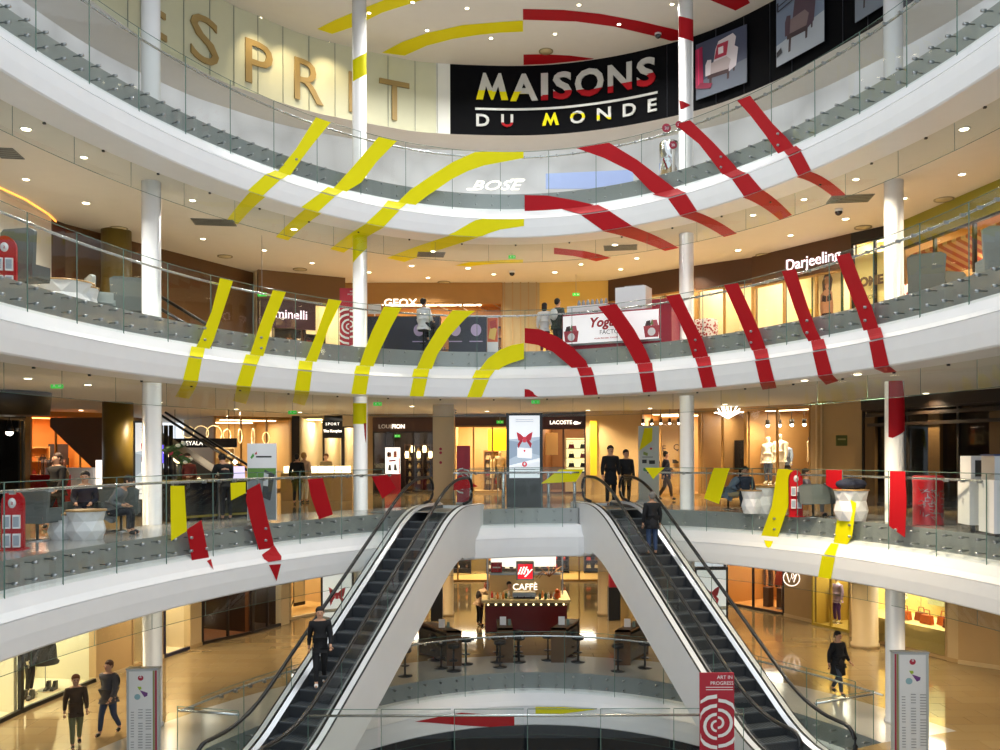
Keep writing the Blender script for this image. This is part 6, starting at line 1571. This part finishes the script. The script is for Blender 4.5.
text('ZADIG&VOLTAIRE', .26, mat('pale print', 'b4ac84', .5), (s['L']*.74, 1.86, .28), (1, 0), s['t'], 'lettering', .004)
mannequin('mannequin in black trousers in the bright window at far left', s['loc'](s['L']*.40, .7, .10), s['an']+.2, '2c3038', '1a1c22', h=1.85)
t = empty('dress_stand', s['loc'](s['L']*.60, .7, .05), s['an'], 'black flounced skirt on a thin stand in the bright window', 'dress stand')
m = MB(); m.cyl((0, 0, 0), .012, 1.3, STEEL, 6); m.cyl((0, 0, 0), .2, .015, STEEL, 18); m.build('stand', t)
m = MB(); m.lathe((0, 0, .72), [(.34, .0), (.36, .06), (.30, .12), (.28, .45), (.20, .75), (.16, .85)], mat('cloth 1e1f1c', '1e1f1c', .85), 18); m.build('skirt', t)
m = MB(); m.lathe((0, 0, 1.55), [(.16, 0), (.2, .35), (.17, .5), (.05, .58)], mat('cloth 2c3038', '2c3038', .85), 16); m.build('bodice', t)
for x, lab in ((.30, 'at the left end of the bright window'), (.60, 'under the black flounced skirt')):
    q = s['loc'](s['L']*x, .55, .05); m = MB()
    for dx in (-.09, .09): m.prism([(-.14, 0), (.15, 0), (.15, .05), (.02, .10), (-.05, .24), (-.14, .24)], lambda u_, v, d: (dx+d-.04, -u_, v), BLACK, .09)
    m.cyl((0, 0, -.05), .25, .05, CREAM, 20); tag(m.build('ankle_boots', loc=q), 'pair of black ankle boots '+lab, 'shoes')
wallseg('wall_left', (96, 25.9), (131, 27.4), z1, z1+H1, BEIGE, BEIGE2)
s = shop('narrow cream niche between beige pillars left of the first column', (131, 27.6), (146, 28.2), z1, H1, CREAM, emis('bright shop light', 'ffeec0', 4), BROWN, .2, BEIGE, 1, 2)
shelf_unit(s, s['L']*.5, 1.4, s['L']*.7, 2.2, 5, ['3a2a2a', 'c8a878', '8a3a2a'], 'in the narrow cream niche', kind='handbag', dark=CREAM)
wallseg('wall_left', (146, 28.2), (163, 28.9), z1, z1+H1, BEIGE, BEIGE2)
s = shop('navy framed window with stacked pale suitcases', (163, 28.9), (190, 30.3), z1, H1, CREAM, emis('bright shop light', 'ffeec0', 4), mat('navy frame', '181a3c', .4), .2, mat('navy frame', '181a3c', .4), 1, 2)
for k in range(3):
    q = s['loc'](s['L']*.5, .9, .06+.38*k); t = empty('suitcase', q, s['an']+.15*k, ('lowest', 'middle', 'top')[k]+' pale suitcase of the stack in the navy framed window', 'suitcase')
    m = MB(); m.box((0, 0, .18), (.75-.1*k, .32, .34), mat('pale suitcase', 'd8cda8', .5)); m.build('case', t); m = MB(); m.tube([(-.1, -.17, .2), (-.08, -.22, .24), (.08, -.22, .24), (.1, -.17, .2)], .015, BROWN, 6); m.build('handle', t)
rack(s, s['L']*.5, 1.5, 1.0, 6, ['e0d8c0', 'c8b8a0', '8a8a80'], 'in the navy framed window', 1.9)
wallseg('wall_left', (190, 30.2), (201, 30.8), z1, z1+H1, BEIGE2, BEIGE)
s = shop('dim brown shop with a red and green dressed mannequin', (201, 30.9), (252, 32.8), z1, H1, mat('rust interior', '7a4a20', .6), emis('dim amber light', 'ffca80', 2.2), DARK, .3, DARK, 2, 4, door=1)
mannequin('mannequin in red top and green skirt in the dim brown shop', s['loc'](s['L']*.10, 1.0, .05), s['an'], 'c01c24', '1c5a2c')
rack(s, s['L']*.45, 2.6, 1.6, 10, ['5a3420', '2a1c14', '8a5a30'], 'with the red and green mannequin', 1.5)
s = shop('dark glass shop front with brown door panels left of the white pilaster', (252, 32.8), (281, 34.4), z1, H1, mat('dark walnut interior', '33200f'), emis('dim amber light', 'ffca80', 2.2), DARK, .3, DARK, 2, 3)
wallseg('wall_back', (281, 34.3), (289, 34.8), z1, z1+H1, CREAM)
s = shop('open shop with tan floor and wall shelves left of the ribbon poster', (289, 35.5), (352, 38.5), z1, H1, mat('tan gallery wall', 'c4a064', .6), LITW, BROWN, .25, CREAM, 2, 6, door=0, floorm=WARM)
shelf_unit(s, s['L']*.18, 4.8, 2.2, 1.9, 5, ['3a3228', '8a7a60', 'c8b890'], 'left of the ribbon poster', kind='handbag', dark=BROWN)
t = empty('easel_sign', s['loc'](s['L']*.58, 1.6, .03), s['an'], 'dark folding easel sign in the open tan floored shop', 'easel')
m = MB(); m.box((0, 0, .8), (.6, .04, 1.1), mat('cream board', 'e6d6ac', .5)); m.box((0, .03, .75), (.66, .03, 1.3), DARK); m.build('board', t); m = MB(); m.tube([(0, .05, 1.2), (0, .5, 0)], .02, DARK, 6); m.build('leg', t)
def bowtotem(label, px, Y, rz):
    t = empty('poster_totem', P1(px, Y), rz, label, 'poster'); 
    m = MB(); m.box((0, .1, 1.3), (1.15, .2, 2.6), DARK); m.build('housing', t); m = MB(); m.box((0, -.004, 1.4), (1.0, .008, 2.2), emis('grey white poster', 'd5dad9', .5)); m.build('poster_sheet', t)
    graphic(t, 'picture', 1.0, 2.2, [('b9c2c4', [(0,.35),(1,.38),(1,.44),(0,.40)]), ('9aa4a8', [(0,.0),(1,0),(1,.2),(0,.3)])]+[('c03a4a', [(.20+(x-.24)*1.1, .38+(y-.40)*1.1) for x, y in P]) for c, P in BOW], -.0095, None, .3)
bowtotem('dark framed poster with red ribbon bow behind the left escalator', 337, 31.0, 0)
bowtotem('dark framed poster with red ribbon bow behind the right escalator', 711, 31.0, 0)
m = MB(); 
s = shop('dim far shops with olive glass behind the coffee kiosk', (366, 46), (640, 46), z1, H1, mat('olive tan wall', '9a8040', .6), LITW, BROWN, .3, OCHRE, 9, 4, door=4, floorm=WARM)
for k in range(5):
    shelf_unit(s, s['L']*(.12+.19*k), 3.0, 1.8, 2.0, 5, ['c83a2a', 'e8d0a0', '6a4a2a', 'f0e8d8', 'd88838'], 'far behind the coffee kiosk, unit %s' % ('one', 'two', 'three', 'four', 'five')[k], kind=('handbag', 'jar')[k % 2])
for px, Y, lab in ((445.5, 36.5, 'left of the coffee kiosk'), (605, 36.5, 'right of the coffee kiosk')):
    t = empty('round_pillar', P1(px, Y), 0, 'beige round pillar '+lab, 'pillar'); m = MB(); m.lathe((0, 0, 0), [(.34, 0), (.34, .12), (.31, .13), (.31, H1)], BEIGE2, 24); m.build('shaft', t)
    t = empty('display_totem', P1(px+(-9 if px < 500 else 8.5), Y-1.2), 0, 'black display box with red top beside the pillar '+lab, 'display'); m = MB(); m.box((0, 0, .65), (.46, .4, 1.3), BLACK); m.build('housing', t); m = MB(); m.box((0, 0, 1.55), (.40, .3, .5), mat('banner crimson', 'a81a30', .5)); m.build('red_header', t)
m = MB(); q = P2(523, 45.7); m.box((q[0], q[1], z1+2.0), (3.3, .1, 2.4), emis('bright far window', 'f2f0e6', .9)); tag(m.build('lit_window_panel'), 'bright white lit window far behind the illy cube', 'window panel')
# coffee kiosk
KY = 32.9; A = P2(484.5, KY); B = P2(566.5, KY); L = B[0]-A[0]
t = empty('coffee_kiosk', (A[0], KY, z1), 0, 'dark red coffee kiosk with illy cube and glowing CAFFE letters', 'kiosk')
DR = mat('oxblood front', '6a0f16', .3)
m = MB(); m.box((L/2, 1.1, .5), (L, 2.2, .95), DR); m.build('front_panel', t)
m = MB(); m.box((L/2, .0, 1.02), (L-.1, .04, .14), mat('dark lamp strip', '4a3c1e', .4)); m.build('lamp_strip', t)
m = MB(); m.box((L/2, .30, 1.14), (L+.25, .85, .10), mat('cream counter', 'e8d4a0', .35)); m.box((.1, 1.4, 1.14), (.45, 1.6, .10), MATS['cream counter']); m.box((L-.1, 1.4, 1.14), (.45, 1.6, .10), MATS['cream counter']); m.build('countertop', t)
for i in range(11):
    m = MB(); m.ball((.12+(L-.24)*i/10, -.03, 1.02), .038, emis('round strip bulb', 'ffe9b0', 2), 6); m.build('bulb', t)
for x in (.08, L-.08):
    m = MB(); m.box((x, 1.2, 1.9), (.06, .06, 1.5), STEEL); m.build('post', t)
m = MB(); m.box((L/2, 1.2, 2.0), (L-.3, .5, .06), STEEL); m.build('upper_shelf', t)
m = MB(); m.box((L/2, 1.3, 1.6), (L-.3, .5, .7), mat('back counter cream', 'd8bd84', .4)); m.build('back_counter', t)
c = at(525, 570.5, KY+1.0); t2 = t
m = MB(); m.box((c.x-A[0], 1.0, c.z-z1), (.66, .5, .66), mat('cube frame', '7a8a84', .3)); m.build('cube_frame', t)
m = MB(); m.box((c.x-A[0], .74, c.z-z1), (.55, .03, .55), emis('lit red cube face', 'd01828', .9)); m.build('cube_face', t)
text('illy', .40, LIT, (c.x-A[0]-.05, .715, c.z-z1-.10), (1, 0), t, 'lettering', .004, .35, .006, scx=1.15)
c = at(525, 590, KY+.5); text('CAFFÈ', .33, LIT, (c.x-A[0], .42, c.z-z1+.02), (1, 0), t, 'lettering', .02, 0, .0)
def ktop(x, y, z=1.19): return (A[0]+x, KY+y, z1+z)
t = empty('coffee_machine', ktop(L*.48, .35), 0, 'wide steel espresso machine on the coffee kiosk below the glowing letters', 'coffee machine')
m = MB(); m.box((0, 0, .15), (.85, .4, .14), STEEL); m.box((0, 0, .04), (.8, .36, .06), BLACK); m.build('casing', t)
for i in range(3): m = MB(); m.tube([(-.25+.25*i, -.2, .12), (-.25+.25*i, -.32, .10)], .015, BLACK, 6); m.build('group_handle', t)
m = MB(); m.box((0, 0, .235), (.8, .34, .03), mat('cups cream', 'efe4c8', .4)); m.build('cup_rail', t)
t = empty('red_box', ktop(.42, 1.2, 2.04), 0, 'bright red display box on the upper shelf of the coffee kiosk', 'box'); m = MB(); m.box((0, 0, .18), (.42, .3, .36), RED); m.build('case', t); m = MB(); m.box((0, -.155, .2), (.3, .006, .05), W2); m.build('print_line', t)
ps = {}
for i in range(26):
    x = .15+(L-.3)*((i*11 % 26)/26)
    if abs(x-L*.48) < .5: continue
    c_ = ('e8d8b0', 'c83a2a', '5a3a20', 'f0ece0', '2a5a3a', 'd88838')[i % 6]; q = ktop(x, .08+.12*(i % 4))
    if c_ not in ps:
        m = MB(); m.lathe((0, 0, 0), [(.04, 0), (.05, .12), (.045, .16), (.02, .20), (.02, .25)], mat('goods '+c_, c_, .5), 10); ps[c_] = tag(m.build('jar', loc=q), ORDS[i]+' small jar or cup placed on the cream top of the coffee kiosk', 'jar', 'jars on the coffee kiosk')
    else: tag(copy_at(ps[c_], q), ORDS[i]+' small jar or cup placed on the cream top of the coffee kiosk')
t = empty('orange_figure', ktop(L-.35, .12), 0, 'orange bagged gift with bow on the right end of the coffee kiosk', 'gift'); m = MB(); m.ball((0, 0, .12), .12, mat('orange foil', 'e0641c', .4), 7, (1, .8, 1)); m.ball((0, 0, .30), .08, MATS['orange foil'], 6); m.build('bag', t)
t = empty('hanging_plant', ktop(L*.80, .9, 1.9), 0, 'dried brown branches on the right of the coffee kiosk', 'branches')
for i in range(12): m = MB(); a_ = i*.55; m.tube([(0, 0, 0), (.25*math.cos(a_), .1*math.sin(a_), .2), (.5*math.cos(a_), .15*math.sin(a_), .2+.25*math.sin(a_*1.3))], .012, mat('dry branch', '8a5a2a', .8), 4); m.build('branch', t)
person('barista with dark hair behind the coffee kiosk', (A[0]+L*.30, KY+.95, z1), .4, 'arms', 1.72, 'c8b088', '2a2420', '17120f')
person('woman with long red brown hair at the left end of the coffee kiosk', F1(479.5, 626), 2.2, 'lean', 1.70, 'b89a78', '1a1a1e', '6a3018', longhair=True, bag='241c18')
# bar tables and stools on the balcony of the lower floor
WOOD = mat('dark oak veneer', '5a3e22', .45, noise=.15, nscale=5)
def bartable(label, px0, px1, Y, dx):
    a, b = P2(px0, Y), P2(px1, Y); w_ = b[0]-a[0]; t = empty('bar_table', ((a[0]+b[0])/2, Y, z1), 0, label, 'table'); h = 1.08
    for nm_, y0, y1 in (('leg', 0, .07), ('leg', 1.5, 1.57)):
        m = MB(); sx = dx*y0/1.5; m.box((sx, (y0+y1)/2, h/2), (w_, .07, h), WOOD); m.build(nm_, t)
    m = MB(); m.prism([(-w_/2, 0), (w_/2, 0), (w_/2+dx, 1.57), (-w_/2+dx, 1.57)], lambda u_, v, d: (u_, v, h-.06+d), WOOD, .06); m.build('tabletop', t)
    m = MB(); m.prism([(-w_/2+.04, .07), (w_/2-.04, .07), (w_/2-.04+dx, 1.5), (-w_/2+.04+dx, 1.5)], lambda u_, v, d: (u_, v, .1+d*8), mat('black inner panel', '15110e', .5), .1); m.build('inner_panel', t)
    for nm_, x, mm, hh, lab in (('menu_card', -.06, W2, .26, 'white menu card standing on the '), ('napkin_holder', .14, mat('grey green holder', '6e7f78', .4), .18, 'grey green holder standing on the ')):
        m = MB(); m.box((0, 0, hh/2), (.20 if nm_ == 'menu_card' else .09, .05, hh), mm); o = m.build(nm_, loc=((a[0]+b[0])/2+x+dx*.35, Y+.55, z1+h)); tag(o, lab+label, nm_.replace('_', ' '))
    return t
bartable('dark oak bar table leftmost on the balcony', 446, 461, 27.7, -1.0)
bartable('dark oak bar table left of the centre line', 497.5, 512.5, 28.1, -.05)
bartable('dark oak bar table right of the centre line', 550.5, 565.5, 28.1, .55)
bartable('dark oak bar table rightmost on the balcony', 614.5, 630, 27.7, .8)
sg = 'black bar stools at the oak tables'
for px, py, lab in ((441, 668, 'front left of the leftmost oak table'), (434.5, 660, 'behind left of the leftmost oak table'), (453.5, 671, 'in front of the leftmost oak table'), (466, 664, 'right of the leftmost oak table'), (405, 676, 'beside the left escalator edge'),
        (500, 667, 'front left of the oak table left of centre'), (497, 662, 'behind left of the oak table left of centre'), (519, 662, 'right of the oak table left of centre'), (518, 656, 'behind right of the oak table left of centre'), (548, 660, 'left of the oak table right of centre'),
        (578, 662, 'right of the oak table right of centre'), (571, 656, 'behind right of the oak table right of centre'), (618, 671, 'in front of the rightmost oak table'), (645, 668, 'beside the right escalator edge')):
    stool('black bar stool '+lab, F1(px, py), sg)
# right side shops
s = shop('dark framed lit shop window with an orange red dress behind the right escalator', (724, 39), (784, 36.2), z1, H1, mat('orange tan interior', 'b8803a', .6), LITW, DARK, .25, DARK, 2, 3.5)
t = empty('dress_stand', s['loc'](s['L']*.72, .9, .05), s['an'], 'coral red dress on a stand behind the right escalator', 'dress stand')
m = MB(); m.cyl((0, 0, 0), .015, 1.3, STEEL, 6); m.cyl((0, 0, 0), .22, .02, STEEL, 18); m.build('stand', t); m = MB(); m.lathe((0, 0, 1.0), [(.30, 0), (.24, .4), (.16, .65), (.22, .95), (.12, 1.15), (.05, 1.2)], mat('coral dress', 'c8402e', .7), 18); m.build('dress', t)
for k in range(3):
    t = empty('display_plinth', s['loc'](s['L']*(.50+.14*k), .9+.3*k, .05), s['an'], ('left', 'middle', 'right')[k]+' dark plinth in the window with the coral red dress', 'plinth'); m = MB(); m.box((0, 0, .4), (.3, .3, .8), BROWN); m.build('block', t)
rack(s, s['L']*.25, 2.4, 1.4, 9, ['5a3a28', 'c88a50', '2a1c14'], 'with the coral red dress', 1.5)
wallseg('wall_right', (784, 36.0), (811, 34.6), z1, z1+H1, BEIGE, BEIGE2)
c = at(791.5, 578, 35.0); t = empty('wall_sign', c, -.3, 'round glowing pinkish logo on the beige wall at right', 'sign')
NE = emis('pinkish white neon', 'ffeadc', 1.2)
m = MB(); m.tube([(.30*math.cos(2*PI*k/24), -.05, .30*math.sin(2*PI*k/24)) for k in range(25)], .022, NE, 6); m.build('ring', t)
m = MB(); m.tube([(-.18, -.05, .17), (-.08, -.05, -.16), (0, -.05, .07), (.08, -.05, -.16), (.18, -.05, .17)], .028, NE, 6); m.tube([(0, -.05, .07), (.03, -.05, .24), (.11, -.05, .08), (.03, -.05, -.02)], .024, NE, 6); m.build('monogram', t)
s = shop('tall shop doorway with lilac and purple window figures', (812, 34.2), (850, 32.6), z1, H1, mat('lit olive gold', 'b79a3c', .5), emis('bright shop light', 'ffeec0', 4), OCHRE, .2, mat('yellow brass frame', 'b8a040', .3), 2, 2.6, door=None)
mannequin('mannequin in lilac and white draped dress in the tall doorway window', s['loc'](s['L']*.78, 1.0, .05), s['an'], 'c3b0dc', '7a5aa8')
mannequin('mannequin in purple trousers left in the tall doorway window', s['loc'](s['L']*.2, .9, .05), s['an'], '9a8ab0', '5a3a90')
rack(s, s['L']*.55, 1.8, 1.4, 9, ['6a4a8a', 'c8b8e0', '8a8a30', '4a4a50'], 'with lilac and purple figures', 1.8)
t = empty('round_pillar', P1(864.5, 30.3), 0, 'thick beige round pillar left of the far right column', 'pillar'); m = MB(); m.lathe((0, 0, 0), [(.46, 0), (.46, .12), (.42, .13), (.42, H1)], BEIGE2, 30); m.build('shaft', t)
s = shop('bright window with orange brown handbags behind the far right column', (850, 32.0), (947, 28.3), z1, H1, mat('bright pale yellow', 'e0cc80', .6), emis('bright window light', 'fff6dc', 3.5), BEIGE, .2, BEIGE, 2, 1.8, sill=.85)
ps = None
for k in range(5):
    q = s['loc'](s['L']*(.48+.11*k), .5+.25*(k % 2), .90); c_ = ('b5541c', '8a4020', 'b5541c', 'd0682a', '6a3020')[k]; t = empty('handbag', q, s['an'], ('first', 'second', 'third', 'fourth', 'fifth')[k]+' brown leather handbag from the left in the bright window', 'handbag')
    m = MB(); m.prism([(-.22, 0), (.22, 0), (.17, .28), (-.17, .28)], lambda u_, v, d: (u_, d-.09, v), mat('goods '+c_, c_, .5), .18); m.build('bag_body', t); m = MB(); m.tube([(-.12, 0, .27), (-.09, 0, .45), (.09, 0, .45), (.12, 0, .27)], .018, mat('goods '+c_, c_), 6); m.build('handle', t)
m = MB(); m.box((s['L']*.68, 1.5, 1.9), (1.5, .04, 1.1), mat('picture grey green', 'a8b088', .5)); m.build('window_picture', s['t'])
q = s['loc'](s['L']*.16, .6, .9)
mannequin('white bust mannequin left of the far right column in the bright window', s['loc'](s['L']*.40, .7, .9), s['an'], 'f0ead8', '2a2420', h=1.5)
wallseg('wall_right', (947, 28.2), (958, 27.9), z1, z1+H1, BEIGE2, BEIGE)
wallseg('wall_right', (958, 27.8), (1120, 25.0), z1, z1+H1, BEIGE, BEIGE2)
wallseg('wall_right', (1120, 25.0), (1500, 14), z1, z1+H1, BEIGE)
wallseg('wall_left', (-500, 12), (-75, 19.4), z1, z1+H1, BEIGE)
# directories
def directory(label, px, Y, h, w_, rz, side):
    t = empty('directory_totem', P1(px, Y), rz, label, 'information totem')
    m = MB(); m.box((0, .09, h/2), (w_, .18, h), mat('totem grey', 'b4bab8', .3)); m.build('panel', t)
    m = MB(); m.box((side*(w_/2-.04), -.004, h/2), (.035, .01, h-.04), mat('crimson sticker', 'a01c38', .5)); m.build('crimson_edge', t)
    m = MB(); m.box((side*(w_/2-.085), -.004, h/2), (.03, .01, h-.04), mat('olive edge', '8a8a50', .5)); m.build('olive_edge', t)
    m = MB(); m.box((0, .09, h+.01), (w_+.03, .2, .03), STEEL); m.build('cap', t)
    x = -side*.03; asp = (w_*.75)/(h)
    P = [('dfe1e0', [(0,0),(1,0),(1,1),(0,1)]), ('a8223c', disc(.5, .93, .12, asp)), ('9ab830', [(.36,.84),(.52,.84),(.54,.815),(.44,.805)]), ('6a3a7c', [(.46,.805),(.80,.775),(.78,.745),(.66,.73)]), ('8ab0b8', disc(.36, .735, .13, asp))]
    for c in range(3):
        for r_ in range(20):
            if (r_*7+c*5) % 11 == 0: continue
            v = .60-.028*r_; P.append(('8d9294', [(.08+.33*c, v), (.22+.33*c+.05*((r_*3+c) % 3), v), (.22+.33*c+.05*((r_*3+c) % 3), v+.008), (.08+.33*c, v+.008)]))
    graphic(t, 'panel_print', w_*.75, h*.97, P, -.002, -w_*.375+x, .03)
    text('a', .11, W2, (x, -.012, h*.93-.02), (1, 0), t, 'lettering', .002)
directory('grey directory totem with crimson edge at the lower left', 141.5, 18.7, 2.06, .64, .06, 1)
directory('grey directory totem with crimson edge in front of the far right column', 910.5, 19.4, 2.20, .74, -.06, -1)
t = empty('art_sign', (P2(716, 18.3)[0], 18.3, z1+.02), 0, 'red ART IN PROGRESS sign with white arcs at the foot of the right escalator', 'sign')
m = MB(); m.box((0, 0, 1.03), (.70, .04, 2.02), mat('banner crimson', 'a81a30', .5)); m.build('red_board', t)
m = MB(); m.box((0, 0, .15), (.70, .045, .34), W2); m.build('white_foot', t)
graphic(t, 'white_arcs', .70, 1.62, art_graphic(.43), -.022, None, .32)
text('ART IN', .10, W2, (.16, -.023, 1.92), (1, 0), t, 'lettering', .002); text('PROGRESS', .10, W2, (.10, -.023, 1.80), (1, 0), t, 'lettering', .002)
for k in range(2): m = MB(); m.box((.05, -.023, 1.75-.05*k), (.55, .004, .012), W2); m.build('print_line', t)
m = MB(); m.prism(disc(0, 0, .06), lambda u_, v, d: (.2+u_, -.024-d, .22+v), RED, .003); m.build('round_mark', t)
# people of the lower floor
person('walking person with dark handbag and tan hair at the lower left', F1(76, 747), .5, 'walk', 1.62, '4a3a2a', '6f7050', '7a4220', bag='17171a')
person('walking person in grey top and blue jeans with dark backpack at the lower left', F1(109, 735), -.3, 'walk', 1.74, '4c4a4e', '39455e', '4a2a1a', bag='1a1a1e')
person('walking person in black coat and jeans at the lower right', F1(838, 695), .5, 'walk', 1.72, '15161a', '3a4250', '17120f', coat=.35)
# riders of the escalators
def on_esc(cx, b, YT_, Y0, Y): return (cx+b*(Y-Y0), Y, TS*(Y-YT_)+.0)
x, y, z = on_esc(5.13, -.33, 26.75, 22.24, 25.0)
person('grey haired rider in dark jacket and jeans near the top of the right escalator', (x, y, z+.02), 3.3, 'stand', 1.74, '16181d', '2f4468', '7a7672', coat=.2)
x, y, z = on_esc(-3.575, .37, 25.7, 21.37, 20.3)
person('dark figure with white shoes walking on the left escalator', (x-.1, y, z+.02), .2, 'walk', 1.78, '121317', '141519', '121010', shoes='e8e8ea', bag='2a2a30')
